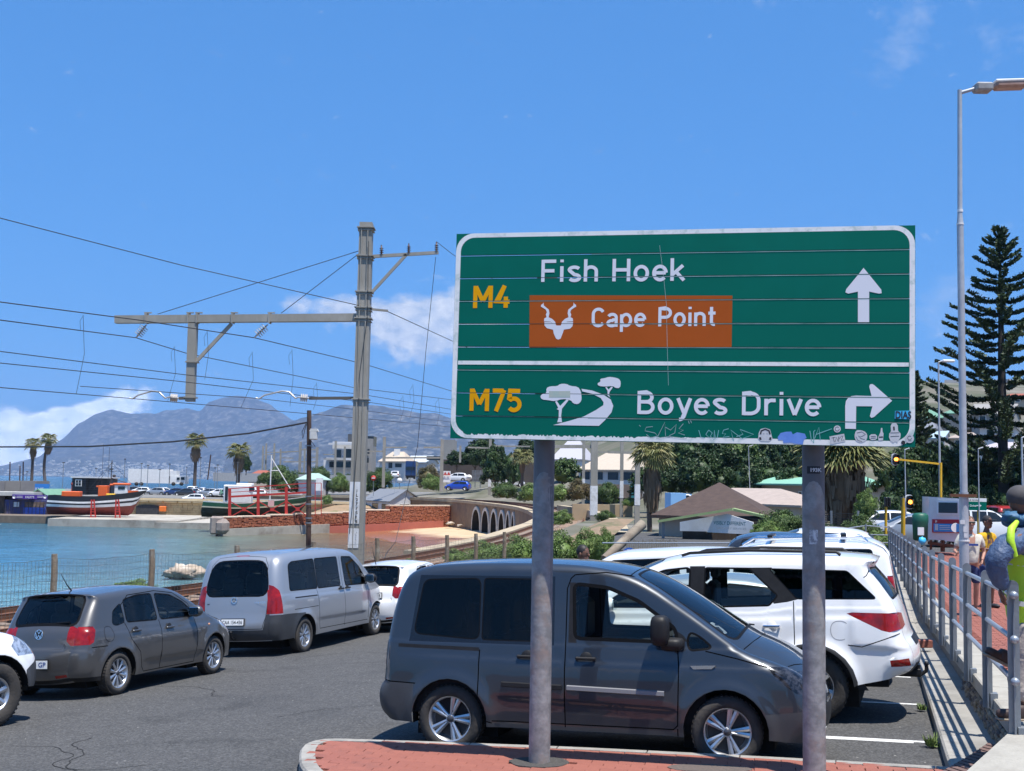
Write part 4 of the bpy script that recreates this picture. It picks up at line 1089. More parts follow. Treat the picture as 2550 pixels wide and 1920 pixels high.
def emblem_vw(root,c,nn,upd,r):
 nn=V(nn).normalized();upd=(V(upd)-nn*V(upd).dot(nn)).normalized();sd=upd.cross(nn);b=MB()
 ring(b,c,r,r*.13,sd,upd)
 def st(x0,y0,x1,y1):b.beam(V(c)+sd*x0*r+upd*y0*r+nn*.006,V(c)+sd*x1*r+upd*y1*r+nn*.006,r*.15,.006,nn)
 for s_ in (-1,1):st(s_*.42,.82,0,.12);st(s_*.78,.38,s_*.38,-.78);st(s_*.38,-.78,0,-.08)
 e_=b.build('emblem',chrome_m,root,local=True)
 b=MB();b.add([V(c)+sd*(r*.9*math.cos(t*math.pi/8))+upd*(r*.9*math.sin(t*math.pi/8))+nn*.001 for t in range(16)],[tuple(range(16))]);b.build('emblem_ground',black_pl,e_,local=True)
emblem_vw(polo,q,(-1,0,.1),(0,0,1),.068)
fuel_flap(ap,-1.50,.86,.17,.20,black_pl,(-1,))
b=MB();b.tube([(-1.30,0,1.455),(-1.42,0,1.56),(-1.55,0,1.72)],[.012,.007,.004],6);b.build('roof_aerial',black_pl,polo,local=True)
b=MB();b.beam((-1.90,.05,1.03),(-1.885,-.42,1.06),.022,.014);b.build('rear_wiper',black_pl,polo,local=True)
b=MB();p=ap['smap'](1.0,.80);b.ell((1.0,-(p.y+.003),.80),(.028,.008,.018));b.build('side_repeater',indicator_m,polo,local=True)
# --- silver van with windows
bmpv=pm('bumper_dark',(.030,.032,.036),(.038,.040,.044),10,.5)
VITO=dict(w=1.93,wb=3.20,wx=.02,rw=.335,rim=.215,ww=.20,style='cap',paint=silver_paint,belt=1.16,sill=.30,tum=.13,taper=.07,flare=.02,sp=.095,gap=.06,
sil=[(-2.48,.32,.12,.03),(-2.52,.42,.20,.06),(-2.53,.62,.20,.07),(-2.50,.74,.18,.06),(-2.47,1.0,.18,.06),(-2.42,1.30,.18,.06),(-2.32,1.66,.18,.05),(-2.22,1.82,.18,.04),(-2.0,1.885,.18,.035),(-1.2,1.91,.18,.035),(0,1.91,.17,.035),(.62,1.88,.14,.05),(.95,1.76,.10,.08),(1.35,1.46,.08,.13),(1.72,1.20,.08,.14),(1.90,1.12,.14,.10),(2.25,1.0,.22,.08),(2.48,.84,.28,.08),(2.56,.62,.30,.10),(2.55,.42,.28,.10),(2.46,.26,.24,.08)],
windows=[dict(p=[(-2.02,1.20),(-1.98,1.66),(-1.85,1.71),(-1.02,1.73),(-1.0,1.18)],m=g_mid,seal=.02),dict(p=[(-.96,1.18),(-.97,1.73),(-.02,1.73),(0,1.17)],m=g_mid,seal=.02),dict(p=[(.24,1.16),(.20,1.72),(.62,1.70),(.98,1.48),(1.28,1.20),(1.28,1.14)],m=g_mid,seal=.025)],
side=[('tail_lamp',[(-2.60,.80),(-2.60,1.34),(-2.41,1.33),(-2.34,1.22),(-2.33,.80)],lamp_red),('door_track',[(-1.90,1.04),(-1.90,1.065),(-1.06,1.055),(-1.06,1.03)],black_pl),('headlamp',[(1.95,.92),(2.0,.84),(2.35,.74),(2.6,.78),(2.4,.96),(2.1,1.02)],lamp_clear)],
gaps=[[(-1.03,1.15),(-1.03,.62),(-.98,.40)],[(.10,.36),(.10,1.84)],[(1.18,.42),(1.25,.8),(1.28,1.12)],[(-.98,.40),(1.16,.38)],[(-1.95,.84),(-1.06,.84)]],
side_low=[('bumper',[(-2.7,.2),(-2.7,.78),(-2.18,.78),(-1.60,.76),(-1.60,.2)],bmpv)],
crease=[(-2.2,1.08,2.1,1.02,.012),(-1.2,.60,1.2,.56,-.014)],
top_windows=[dict(a=(.90,1.79),b=(1.70,1.22),va=.9,vb=.93,k=.08),dict(a=(-2.45,1.13),b=(-2.26,1.74),va=1.0,vb=.92,m=g_mid,r=.24,seal=.02)],
top=[('tail_lamp',[(-2.49,.80,.92),(-2.49,.80,1),(-2.42,1.24,1),(-2.42,1.24,.96)],lamp_red),('bumper',[(-2.49,.33,0),(-2.49,.33,1),(-2.53,.52,1),(-2.53,.52,0)],bmpv),('bumper',[(-2.53,.52,.86),(-2.53,.52,1),(-2.50,.80,1),(-2.50,.80,.92)],bmpv),('high_brake_lamp',[(-2.20,1.835,0),(-2.20,1.835,.22),(-2.17,1.85,.22),(-2.17,1.85,0)],pm('brake_lamp_dark',(.20,.01,.02),rough=.2))],
top_gaps=[[(-2.53,.54,0),(-2.53,.54,.84),(-2.50,.74,.9),(-2.44,1.15,.965),(-2.30,1.68,.95),(-2.21,1.83,.8),(-2.19,1.84,0)]],
seats=[(-.05,.5),(-1.0,.46),(-1.85,.42)],dash=1.2,mirror=(1.20,1.22,black_pl),msize=1.15,handles=[(-.02,1.10),(.28,1.10)],handle_m=black_pl,floor=1.06,cab=(-2.25,1.45))
q=fit_pose(-4.5,24.5,1.3,3.2,hub_obs(VITO,(758.6,1577.5),(934.3,1546)))
vito,ap=make_car('parked_van','silver passenger van with dark lower bumper parked between the grey hatchback and a white hatchback','van',(q[0],q[1],0),q[2],VITO)
set_pose(vito,q,3.2)
plate(ap,-2.515,.655,'CAA 154-436',black_txt,.46,.11)
s=ap['s_at'](-2.455,1.05);q=ap['tmap'](s,.0,.006)
b=MB();ring(b,q,.062,.010,(0,-1,0),(.1,0,1))
for k in range(3):
 t=math.pi/2+2*math.pi*k/3;b.beam(q+V((-.006,0,0)),q+V((-.006,-math.cos(t)*.055,math.sin(t)*.055)),.012,.006,V((1,0,0)))
b.build('emblem',chrome_m,vito,local=True)
t_=text('model_badge','116 CDI',chrome_m,None,ap['tmap'](ap['s_at'](-2.46,.99),-.60,.003),(0,-1,0),(.1,0,1),.22,.035);t_.parent=vito
t_=text('dealer_badge','Mercedes',black_txt,None,ap['tmap'](ap['s_at'](-2.46,.97),.84,.003),(0,-1,0),(.1,0,1),.26,.03);t_.parent=vito
b=MB();b.beam((-2.475,.10,1.22),(-2.43,-.10,1.38),.02,.015);b.beam((-2.43,.24,1.37),(-2.43,-.34,1.39),.016,.012);b.build('rear_wiper',black_pl,vito,local=True)
tow_ball(vito,-2.58,.44)
# --- big white four-by-four seen from its left rear quarter
arch_pl=pm('arch_plastic',(.02,.02,.021),rough=.6)
def fort_arch(xc):
 o=[(xc+.50*math.cos(t),.38+.50*math.sin(t)) for t in fr(math.pi*1.04,-.04*math.pi,12)];i_=[(xc+.42*math.cos(t),.38+.42*math.sin(t)) for t in fr(-.04*math.pi,math.pi*1.04,12)];return o+i_
FORT=dict(w=1.86,wb=2.745,wx=.08,rw=.385,rim=.235,ww=.23,style='six',paint=white_paint,belt=lambda x:1.24+.06*sstep(-.6,-1.2,x),sill=.40,tum=.20,taper=.09,flare=.045,sp=.085,gap=.07,
sil=[(-2.20,.50,.18,.04),(-2.36,.56,.24,.07),(-2.40,.70,.26,.08),(-2.36,.84,.22,.08),(-2.30,.92,.20,.07),(-2.27,1.10,.18,.07),(-2.22,1.30,.14,.06),(-2.08,1.52,.12,.06),(-1.92,1.72,.09,.05),(-2.08,1.785,.06,.03),(-1.92,1.82,.09,.03),(-1.4,1.85,.13,.04),(-.6,1.87,.13,.045),(.1,1.85,.12,.045),(.50,1.77,.09,.06),(.95,1.52,.07,.11),(1.36,1.27,.07,.12),(1.55,1.22,.14,.09),(2.05,1.12,.20,.08),(2.30,.96,.26,.08),(2.40,.72,.28,.10),(2.40,.52,.26,.10),(2.30,.42,.22,.08)],
windows=[dict(p=[(-1.16,1.37),(-.86,1.70),(-1.72,1.67),(-2.02,1.37)][::-1],m=g_tint,seal=.012,r=.03),dict(p=[(-.10,1.28),(-.12,1.71),(-.62,1.70),(-.93,1.40),(-.84,1.30)],m=g_clear,seal=.02,r=.02),
dict(p=[(.10,1.28),(.08,1.71),(.38,1.68),(.66,1.56),(1.02,1.34),(1.06,1.28)],m=g_clear,seal=.025)],
side=[('tail_lamp',[(-2.40,1.19),(-2.40,1.05),(-2.15,1.00),(-2.07,1.02),(-1.70,1.205),(-1.76,1.22),(-2.25,1.205)],lamp_red),('pillar_trim',[(.09,1.25),(.07,1.74),(-.11,1.74),(-.09,1.25)],black_pl),('pillar_trim',[(-.90,1.31),(-.60,1.72),(-.88,1.72),(-1.17,1.36),(-1.05,1.33)],black_pl),('wheel_arch_trim',fort_arch(-2.745/2+.08),arch_pl),('wheel_arch_trim',fort_arch(2.745/2+.08),arch_pl),('bumper_reflector',[(-2.36,.62),(-2.34,.705),(-2.14,.69),(-2.15,.62)],lamp_red),('headlamp',[(1.95,.98),(2.35,.88),(2.45,.99),(2.1,1.06)],lamp_clear)],
gaps=[[(-1.12,1.34),(-1.12,1.05),(-1.12,.86)],[(0,1.25),(0,.42)],[(1.06,1.2),(1.08,.8),(1.0,.45)],[(-2.26,.98),(-1.85,.84),(-1.70,.86)],[(-.8,.43),(1.,.43)],[(-2.02,1.78),(-1.93,1.62),(-1.90,1.60)]],
side_low=[('sill_trim',[(-1.0,.3),(-1.0,.44),(1.1,.44),(1.1,.3)],black_pl)],
crease=[(-2.1,1.17,1.9,1.08,.012),(-1.0,.66,1.2,.64,-.02),(-2.4,.80,-1.7,.84,-.02)],
top_windows=[dict(a=(.46,1.79),b=(1.34,1.28),va=.9,vb=.93,r=.08),dict(a=(-2.17,1.36),b=(-1.95,1.69),va=.96,vb=.92,m=g_tint,r=.06,seal=.03)],
top=[('tail_lamp',[(-2.285,1.05,.72),(-2.285,1.02,1),(-2.245,1.21,1),(-2.25,1.18,.72)],lamp_red),('bumper',[(-2.28,.53,0),(-2.28,.53,.8),(-2.38,.64,.8),(-2.38,.64,0)],black_pl),('bumper',[(-2.375,.80,0),(-2.375,.80,.6),(-2.32,.89,.6),(-2.32,.89,0)],black_pl)],
top_gaps=[],seats=[(.0,.4),(-.9,.38),(-1.55,.3)],dash=.85,mirror=(1.02,1.28,white_paint),handles=[(-.87,1.06),(.25,1.06)],handle_m=chrome_m,cup_m=white_paint,floor=1.16,cab=(-2.0,1.1))
q=fit_pose(2.5,14.5,R(165),2.745,[((0,.90,1.28),(1738,1497)),((-1.70,.92,1.22),(2096,1511)),((-2.52,0,.50),(2296,1688)),((-2.04,.55,1.785),(2200,1396))])
fort,ap=make_car('parked_car','white four-by-four with red wedge tail lamp parked between the dark grey van and the railing','car',(q[0],q[1],0),q[2],FORT)
set_pose(fort,q,2.745)
t_=text('model_badge','2.4 GD-6',chrome_m,None,ap['tmap'](ap['s_at'](-2.28,.96),.78,.012),(0,-1,0),(0,0,1),.22,.045);t_.parent=fort
tow_ball(fort,-2.44,.52);b=MB();b.box((-2.28,0,.47),(.36,.12,.08),bev=.01);b.box((-2.40,.0,.50),(.10,.06,.10));b.build('tow_bar',black_pl,fort,local=True)
fuel_flap(ap,-1.62,1.02,.19,.20,pm('flap_line',(.35,.35,.36),rough=.6),(1,))
for sg in (1,-1):
 b=MB();b.tube([(-1.65,sg*.60,1.85),(-1.6,sg*.60,1.885),(-.6,sg*.62,1.915),(.1,sg*.60,1.89),(.2,sg*.59,1.86)],.018,8);b.build('roof_rail',black_pl,fort,local=True)
 b=MB();b.prism([(-1.90,.36),(-1.72,.60),(-1.66,.58),(-1.80,.36)],(0,sg*.86,0),(1,0,0),(0,0,1),.02);b.build('mud_flap',black_pl,fort,local=True)
# ================================================================== FOREGROUND: island, kerbs, walkway, railing, sign
def plane_up(o,ax,ay):return V(ax).cross(V(ay))
# ---- traffic island with the sign posts
ISL_Z=.17
def isl(px,py):return PZ(px,py,.20)
back=[PZ(px,py,ISL_Z) for px,py in [(795,1822),(840,1820),(900,1823),(1100,1832),(1400,1848),(1700,1868),(2000,1889),(2300,1912),(2420,1922)]]
front=[PZ(px,py,ISL_Z) for px,py in [(745,1880),(748,1905),(775,1940),(850,1985),(1000,2020)]]
tip=[PZ(px,py,ISL_Z) for px,py in [(760,1835),(747,1852)]]
near_e=[V((q.x,q.y,ISL_Z)) for q in (front[-1]+V((1.5,-.15,0)),front[-1]+V((4.2,-.6,0)))]
oc=[V((p.x,p.y)) for p in tip+front+near_e] + [V((p.x,p.y)) for p in reversed(back)]
oc=[tuple(p) for p in oc]
isl_o=chaikin(oc,1,True,.2)
def gh(x,y):return G(x,y)+.15
kw=.14
inner=offset_poly(isl_o,-kw)
island=thing('traffic_island','low kerbed island paved with red bricks under the big green sign','traffic island',(0,9,G(0,9)))
def walk_loop(poly,step):
 pts=[V((p[0],p[1],0)) for p in poly]+[V((poly[0][0],poly[0][1],0))];out=[];acc=0;tot=sum((b_-a_).length for a_,b_ in zip(pts,pts[1:]));n=max(3,round(tot/step));L_=tot/n
 for k in range(n+1):
  s=min(k*L_,tot-1e-6);i=0
  while s > (pts[i+1]-pts[i]).length:s -= (pts[i+1]-pts[i]).length;i += 1
  out.append(pts[i].lerp(pts[i+1],s/(pts[i+1]-pts[i]).length))
 return out
outer_pts=walk_loop(isl_o,.12);n_=len(outer_pts)-1
cxy=V((sum(p.x for p in outer_pts)/len(outer_pts),sum(p.y for p in outer_pts)/len(outer_pts),0))
def inn(i):
 a,c=outer_pts[(i-1) % n_],outer_pts[(i+1) % n_];t=(c-a).normalized();nn=V((-t.y,t.x,0))
 if not inpoly((outer_pts[i % n_]+nn*.05).x,(outer_pts[i % n_]+nn*.05).y,isl_o):nn=-nn
 return outer_pts[i % n_]+nn*kw
i=0
while i < n_:
 j=min(i+7,n_);b=MB();g_=.006
 for k in range(i,j):
  a,c=outer_pts[k],outer_pts[(k+1) % n_];a2,c2=inn(k),inn(k+1)
  if k == i:d_=(c-a).normalized()*g_;a=a+d_;a2=a2+d_
  if k == j-1:d_=(c-a).normalized()*g_;c=c-d_;c2=c2-d_
  def q(p,dz):return V((p.x,p.y,gh(p.x,p.y)+dz))
  ch=.02;ai=a.lerp(a2,.13);ci=c.lerp(c2,.13)
  vs=[q(a,-.2),q(c,-.2),q(a,-ch),q(c,-ch),q(ai,0),q(ci,0),q(a2,0),q(c2,0),q(a2,-.1),q(c2,-.1)]
  b.add(vs,[(0,1,3,2),(2,3,5,4),(4,5,7,6),(6,7,9,8)]+([(0,2,4,6,8)] if k == i else [])+([(1,9,7,5,3)] if k == j-1 else []))
 b.build('kerb_stone',concrete,island);i=j
b=MB();ip=[(inn(k).x,inn(k).y) for k in range(n_)]
v2,res=cdt_patch(ip,[],.5);b.add([V((x,y,gh(x,y)-.022)) for x,y in v2],res['body']);b.build('brick_bed',joint_m,island)
bd=(V((back[-2].x,back[-2].y))-V((back[2].x,back[2].y))).normalized();bn=V((-bd.y,bd.x))
proto={}
POSTS=[(1343,1893),None]
post1=PZ(1343,1893,.19);post1=V((post1.x,post1.y,gh(post1.x,post1.y)))
sgn_l=V((-.522,10.47));
cnt=0;stuffb=[MB(),MB(),MB()]
cells=[]
rr=random.Random(3)
O=V((back[2].x,back[2].y))
for r_ in range(-30,3):
 for c_ in range(-8,40):
  u=c_*.232+(.116 if r_ % 2 else 0)+rr.uniform(-.002,.002);vv=r_*.117
  p=O+bd*u+bn*vv
  if not inpoly(p.x,p.y,ip):continue
  cells.append((p,math.hypot(p.x-.9,p.y-10.2)))
def in_patch(p,c,rx,ry):return ((p.x-c.x)/rx)**2+((p.y-c.y)/ry)**2 < 1
post2=None
cells.sort(key=lambda t:t[1])
seen=0
bm_me=[]
for k in range(3):
 q=MB();q.box((0,0,0),(.228,.1125,.05),bev=.004);bm_me.append(q.mesh('brick',brick_m[k]))
ang=math.atan2(bd.y,bd.x)
def brick_obj(p,z,a,parent,k):
 o=bpy.data.objects.new('brick',bm_me[k]);COL.objects.link(o);o.parent=parent
 M=ROOTM[parent.name].inverted() @ (Matrix.Translation((p.x,p.y,z)) @ Matrix.Rotation(a,4,'Z'));o.matrix_basis=M
 return o
for idx,(p,d_) in enumerate(cells):
 if in_patch(p,V((post1.x,post1.y)),.22,.2):continue
 z=gh(p.x,p.y)-.026+rr.uniform(-.002,.002);k=rr.randrange(3)
 if idx < 290:brick_obj(p,z,ang+rr.uniform(-.008,.008),island,k)
 else:stuffb[k].box((p.x,p.y,z),(.222,.107,.05),ang)
for k in range(3):
 if stuffb[k].v:stuffb[k].build('brick_paving',brick_m[k],island,kind='stuff')
tar=pm('tar_patch',(.05,.048,.045),(.10,.09,.08),40,.95,bump=1,bscale=90)
def patch(cx,cy,rx,ry,name,mt,parent,dz=.006,seed=0,n=26,rot=0):
 b=MB();vs=[]
 for i in range(n):
  t=2*math.pi*i/n;k=1+.10*mnoise.noise(V((math.cos(t)*2,math.sin(t)*2,seed)));x,y=rx*k*math.cos(t),ry*k*math.sin(t)
  x,y=x*math.cos(rot)-y*math.sin(rot),x*math.sin(rot)+y*math.cos(rot);vs.append(V((cx+x,cy+y,gh(cx+x,cy+y)+dz)))
 vs2=[v-V((0,0,.02)) for v in vs]
 b.add(vs+vs2,[tuple(range(n))]+[(i,n+i,n+(i+1) % n,(i+1) % n) for i in range(n)]);return b.build(name,mt,parent)
patch(post1.x,post1.y,.26,.24,'tar_patch',tar,island,seed=1)
mp_=PZ(1767,1914,.19);patch(mp_.x,mp_.y,.36,.17,'tar_patch',pm('manhole_patch',(.09,.075,.065),(.15,.11,.09),30,.95,bump=.8,bscale=60),island,.004,5,rot=-.1)
# ---- parking bay kerb on the right, channel, wall and walkway
def kp(y,off,z):x=kerb_x(y);return V((x,y,0))+KN*off+V((0,0,z))
walk=thing('raised_walkway','raised red brick walkway with pale edging behind the grey railing','walkway',(kerb_x(12)+2,12,.5))
def wz_(y):return walk_z(y)
b=MB();b.smooth=False
kb=thing('bay_kerb','grey concrete kerb along the end of the parking bays','kerb',(kerb_x(12),12,0))
y=8.2;
while y < 43:
 y2=y+1.0;b=MB();vs=[]
 for yy in (y+.006,y2-.006):
  z=G(kerb_x(yy),yy)+.13
  vs += [kp(yy,0,z-.35),kp(yy,0.0,z-.02),kp(yy,.02,z),kp(yy,.17,z),kp(yy,.17,z-.1)]
 b.add(vs,[(i,i+1,i+6,i+5) for i in range(4)]+[(0,1,2,3,4)[::-1],(5,6,7,8,9)]);b.build('kerb_stone',concrete,kb);y=y2
chan=pm('channel_concrete',(.31,.30,.27),(.24,.23,.21),3,.9,bump=.3,c3=(.20,.19,.17),scale3=1)
b=MB();ysr=fr(8.2,43,60);A=[kp(yy,min(.172,wo(yy)-.02),G(kerb_x(yy),yy)+.125) for yy in ysr];B_=[kp(yy,wo(yy)+.05,G(kerb_x(yy),yy)+.16) for yy in ysr];strip(b,A,B_);b.build('channel_slab',chan,kb)
stone_c=[pm('wall_stone_%d' % i,c,tuple(v*.7 for v in c),9,.9,bump=.8,bscale=25) for i,c in enumerate([(.24,.19,.13),(.17,.15,.13),(.30,.25,.18),(.13,.11,.10)])]
stb=[MB() for _ in stone_c]
b=MB();A=[kp(yy,wo(yy)+.04,G(kerb_x(yy),yy)+.0) for yy in ysr];B_=[kp(yy,wo(yy)+.04,wz_(yy)-.16) for yy in ysr];strip(b,B_,A);b.build('wall_mortar',pm('mortar',(.22,.20,.18),(.16,.15,.13),12,.95),walk)
y=8.0;row=0
for row in range(4):
 y=8.0+row*.07
 while y < 42:
  w_=rr.uniform(.12,.26);zc0=G(kerb_x(y),y)+.13;zt=wz_(y)-.17;hh=(zt-zc0)/4
  if hh > .05:
   yc=y+w_/2;c=kp(yc,wo(yc)+.035,zc0+hh*(row+.5))
   q=MB();M=Matrix((KDIR,KN,V((0,0,1)))).transposed()
   stb[rr.randrange(4)].box(c,(w_*.92,.09+rr.uniform(0,.05),hh*.9),M=M,bev=.02)
  y += w_
for k,q in enumerate(stb):q.build('wall_stone',stone_c[k],walk,kind='stuff')
b=MB()
for yy in fr(8.0,41,33):
 y2=yy+.99;vs=[]
 for q in (yy,y2):
  z=wz_(q);vs += [kp(q,wo(q)-.0,z-.15),kp(q,wo(q)-.0,z-.01),kp(q,wo(q)+.02,z),kp(q,wo(q)+.42,z),kp(q,wo(q)+.42,z-.1)]
 c_=MB();c_.add(vs,[(i,i+1,i+6,i+5) for i in range(4)]+[(0,1,2,3,4)[::-1],(5,6,7,8,9)]);c_.build('coping_slab',pale_conc,walk)
b=MB();yb=fr(-6,46,60);A=[kp(yy,wo(yy)+.40,wz_(yy)-.02) for yy in yb];B_=[kp(yy,wo(yy)+9.,wz_(yy)-.02) for yy in yb];strip(b,A,B_)
b.build('brick_bed',joint_m,walk)
wb_=[MB(),MB(),MB()]
for iy in range(int((46-5)/.112)):
 yy=5+iy*.112
 if yy > 46:break
 far=yy > 30
 wdt=.222
 for ix in range(0,int(5.6/.228)):
  off=wo(yy)+.42+ix*.228+(.114 if iy % 2 else 0)+.12
  c=kp(yy,off,0);px_=c.x/c.y*FPX+1275
  if px_ > 2640 or (yy > 16 and off > wo(yy)+5) :continue
  z=wz_(yy)-.004+rr.uniform(-.002,.002);M=None
  q=wb_[rr.randrange(3)];a=KN*.109;e_=KDIR*.051;c=V((c.x,c.y,z))
  sl_=(wz_(yy+.05)-wz_(yy-.05))*.51
  p4=[c-a-e_-V((0,0,sl_)),c+a-e_-V((0,0,sl_)),c+a+e_+V((0,0,sl_)),c-a+e_+V((0,0,sl_))];dn=V((0,0,-.02))
  q.add([p for p in p4]+[p+dn for p in p4],[(0,1,2,3),(0,4,5,1),(1,5,6,2),(2,6,7,3),(3,7,4,0)])
for k in range(3):wb_[k].build('brick_paving',brick_m[k],walk,kind='stuff')
b=MB();p0=PZ(2400,1975,.62);
edge=[PZ(2330,1990,.45),PZ(2550,1790,.62),PZ(2760,1880,.62),PZ(2560,2080,.5)]
lo=[V((p.x,p.y,p.z-.35)) for p in edge];b.add(edge+lo,[(0,3,2,1),(0,1,5,4),(1,2,6,5),(2,3,7,6),(3,0,4,7)])
st=thing('concrete_step','pale concrete step edge at the foot of the nearest railing post','step',tuple(edge[0]));b.build('step_slab',pale_conc,st)
dr=thing('brick_drain','row of dark brick headers laid across the concrete channel below the railing','drain',tuple(PZ(2430,1880,.18)))
A0,A1,B0,B1=PZ(2345,1935,.20),PZ(2462,1848,.20),PZ(2385,1952,.20),PZ(2502,1858,.20)
for k in range(13):
 t=k/13;a=A0.lerp(A1,t);c=B0.lerp(B1,t);a2=A0.lerp(A1,t+.055);c2=B0.lerp(B1,t+.055);b=MB()
 for p in (a,c,a2,c2):p.z=G(kerb_x(p.y),p.y)+.18
 vs=[a,c,c2,a2];b.add(vs+[v-V((0,0,.05)) for v in vs],[(0,1,2,3),(0,4,5,1),(1,5,6,2),(2,6,7,3),(3,7,4,0)]);b.build('brick',pm('drain_brick',(.12,.07,.06),(.16,.10,.085),30,.85),dr)
# ---- railing
galv=pm('railing_grey',(.20,.22,.24),(.26,.28,.30),8,.45,metal=.35,bump=.15,bscale=30,c3=(.16,.17,.18),scale3=2)
tubem=pm('rail_tube',(.36,.40,.44),(.30,.33,.37),6,.4,metal=.5)
rail_th=thing('railing','long grey steel railing of flat round topped posts and three tubes beside the walkway','railing',(kerb_x(12)+.7,12,.4))
posts_y=[10.05]
while posts_y[-1] < 40:posts_y.append(posts_y[-1]+1.97)
def rail_top(y):return 1.85-.024*(min(y,20)-10)-.0133*(max(y,20)-20)
def rail_pt(y,z):return V((rail_x(y),y,z))
RDIR=V((.286,1,0)).normalized();RNV=V((RDIR.y,-RDIR.x,0))
for i,y in enumerate(posts_y):
 top=rail_top(y);bot=wz_(y)-.10;b=MB();c=rail_pt(y,0)
 r_=.046;prof=[(-r_,bot),(r_,bot)]+[(r_*math.cos(t),top-r_+r_*math.sin(t)) for t in fr(0,math.pi,8)]
 b.prism(prof,V((c.x,c.y,0))-RDIR*.012,tuple(RNV),(0,0,1),-.024)
 b.prism([(-.008,bot),(.008,bot),(.008,top-.40),(0,top-.12),(-.008,top-.40)],V((c.x,c.y,0))-RDIR*.012,tuple(RNV),(0,0,1),.045)
 po=b.build('post',galv,rail_th)
 M=Matrix((RDIR,RNV,V((0,0,1)))).transposed()
 b=MB();b.box(V((c.x,c.y,bot+.07))+RNV*.055,(.12,.07,.15),M=M);b.build('bracket',galv,po)
for f in (.12,.485,.83):
 pts=[rail_pt(y,rail_top(y)-f) for y in fr(9.98,41.4,64)]
 b=MB();b.tube([p+RNV*.0 for p in pts],.024,10);b.build('rail_tube',tubem,rail_th)
 b=MB();p=pts[0];b.lathe([(.034,.02),(.034,-.02),(.02,-.035),(0,-.038)],p,'y',14,True,M=Matrix.Rotation(-.28,3,'Z'));b.build('tube_cap',tubem,rail_th)
fr_th=thing('railing','thin pale tube railing across the far end of the parking bays','railing',tuple(P(2144,1380,41.5)))
def fpt(px,py,d):return P(px,py,d)
for row in ([(1500,1352),(1840,1352),(1880,1342),(2040,1325),(2157,1309),(2222,1314)],[(1860,1372),(2040,1346),(2157,1331),(2222,1333)],[(1880,1378),(2040,1362),(2157,1351),(2222,1352)]):
 b=MB();b.tube([P(px,py,lerp(36,42,min(1,(px-1500)/720))) for px,py in row],.022,6);b.build('rail_tube',tubem,fr_th)
for px,pt,pb in ((2156,1305,1376),(2040,1323,1392),(1925,1336,1405)):
 b=MB();b.tube([P(px,pt,41.4),P(px,pb,41.4)],.03,8);b.build('post',galv,fr_th)
# ---- painted bay lines
paintw=pm('road_paint',(.70,.70,.68),(.45,.45,.43),25,.8,contrast=1.4)
def gline(a,c,w_,name='bay_line'):
 a,c=V((a.x,a.y,0)),V((c.x,c.y,0));n=max(2,int((c-a).length/.5));d=(c-a).normalized();s_=V((-d.y,d.x,0))*w_/2;b=MB()
 A=[];B_=[]
 for i in range(n+1):p=a.lerp(c,i/n);A.append(V(((p-s_).x,(p-s_).y,G((p-s_).x,(p-s_).y)+.004)));B_.append(V(((p+s_).x,(p+s_).y,G((p+s_).x,(p+s_).y)+.004)))
 strip(b,A,B_);return b.build(name,paintw,kind='structure')
l1a,l1b=PG(2290,1756),PG(2120,1748);d1=(l1b-l1a).normalized()
perp=-KN.copy()
ends=[]
e1=PG(2290,1756);e2=PG(2275,1852)
sp_=2.35
for k in range(-1,12):
 yy=e1.y+k*sp_;st_=kp(yy,-.12,0);st_=V((st_.x,st_.y,0));gline(st_,st_+perp*4.8,.09)
gline(PG(2275,1850),PG(2275,1850)+perp*1.3,.08)
# ---- kerb behind the hatchback on the left
lk=thing('kerb','weathered concrete kerb behind the parked cars on the harbour side','kerb',tuple(PG(175,1712)))
def lkx(y):return lerp(-8.4,-5.2,(y-12)/(30-12))
ys_=fr(8,40,32)
for a,c in zip(ys_,ys_[1:]):
 b=MB();vs=[]
 for yy in (a+.006,c-.006):
  x=lkx(yy);z=G(x,yy)
  vs += [V((x,yy,z-.1)),V((x,yy,z+.12)),V((x-.03,yy,z+.14)),V((x-.3,yy,z+.14)),V((x-.3,yy,z-.1))]
 b.add(vs,[(i,i+1,i+6,i+5) for i in range(4)]+[(0,1,2,3,4)[::-1],(5,6,7,8,9)]);b.build('kerb_stone',concrete,lk)
# ================================================================== THE SIGN
sgreen=pm('sign_green',(.0,.138,.094),(.0,.126,.087),1.5,.5,spec=.12,c3=(.0,.148,.105),scale3=.5)
swhite=pm('sign_white',(.72,.72,.76),rough=.55,spec=.2);sborder=pm('sign_border',(.86,.85,.82),(.78,.77,.74),5,.5,c3=(.5,.58,.54),scale3=9)
sbrown=pm('sign_brown',(.43,.090,.014),(.40,.084,.012),4,.55,spec=.12);syellow=pm('sign_yellow',(.86,.40,.003),(.80,.34,.002),3,.55,spec=.12)
SL,SR=V((-.53,10.40,0)),V((3.26,9.56,0))
sx=(SR-SL);SW=sx.length;sx.normalize();sdn=V((sx.y,-sx.x,0))
def sign_z(px,py,t):p=SL.lerp(SR,t);return CAM_Z+(hz(px)-py)/FPX*p.y
ztl,ztr,zbl,zbr=4.79,4.755,2.965,2.93
sign=thing('road_sign','big green direction sign with a brown panel on two round steel posts','road sign',tuple(post1))
SH=1.825
tilt=math.atan2(-.038,SW);sxt=(sx*math.cos(tilt)+V((0,0,1))*math.sin(tilt));syt=sdn.cross(sxt)*1
syt=sxt.cross(sdn)*-1
if syt.z < 0:syt=-syt
SO=V((SL.x,SL.y,zbl))
def SP(u,v,out=0.):return SO+sxt*u+syt*v+sdn*out
def usx(px,py):
 """image position -> (u, v) on the sign face"""
 r=ray(px,py);n=sdn;t=(SO-C0).dot(n)/r.dot(n);p=C0+r*t-SO;return p.dot(sxt),p.dot(syt)
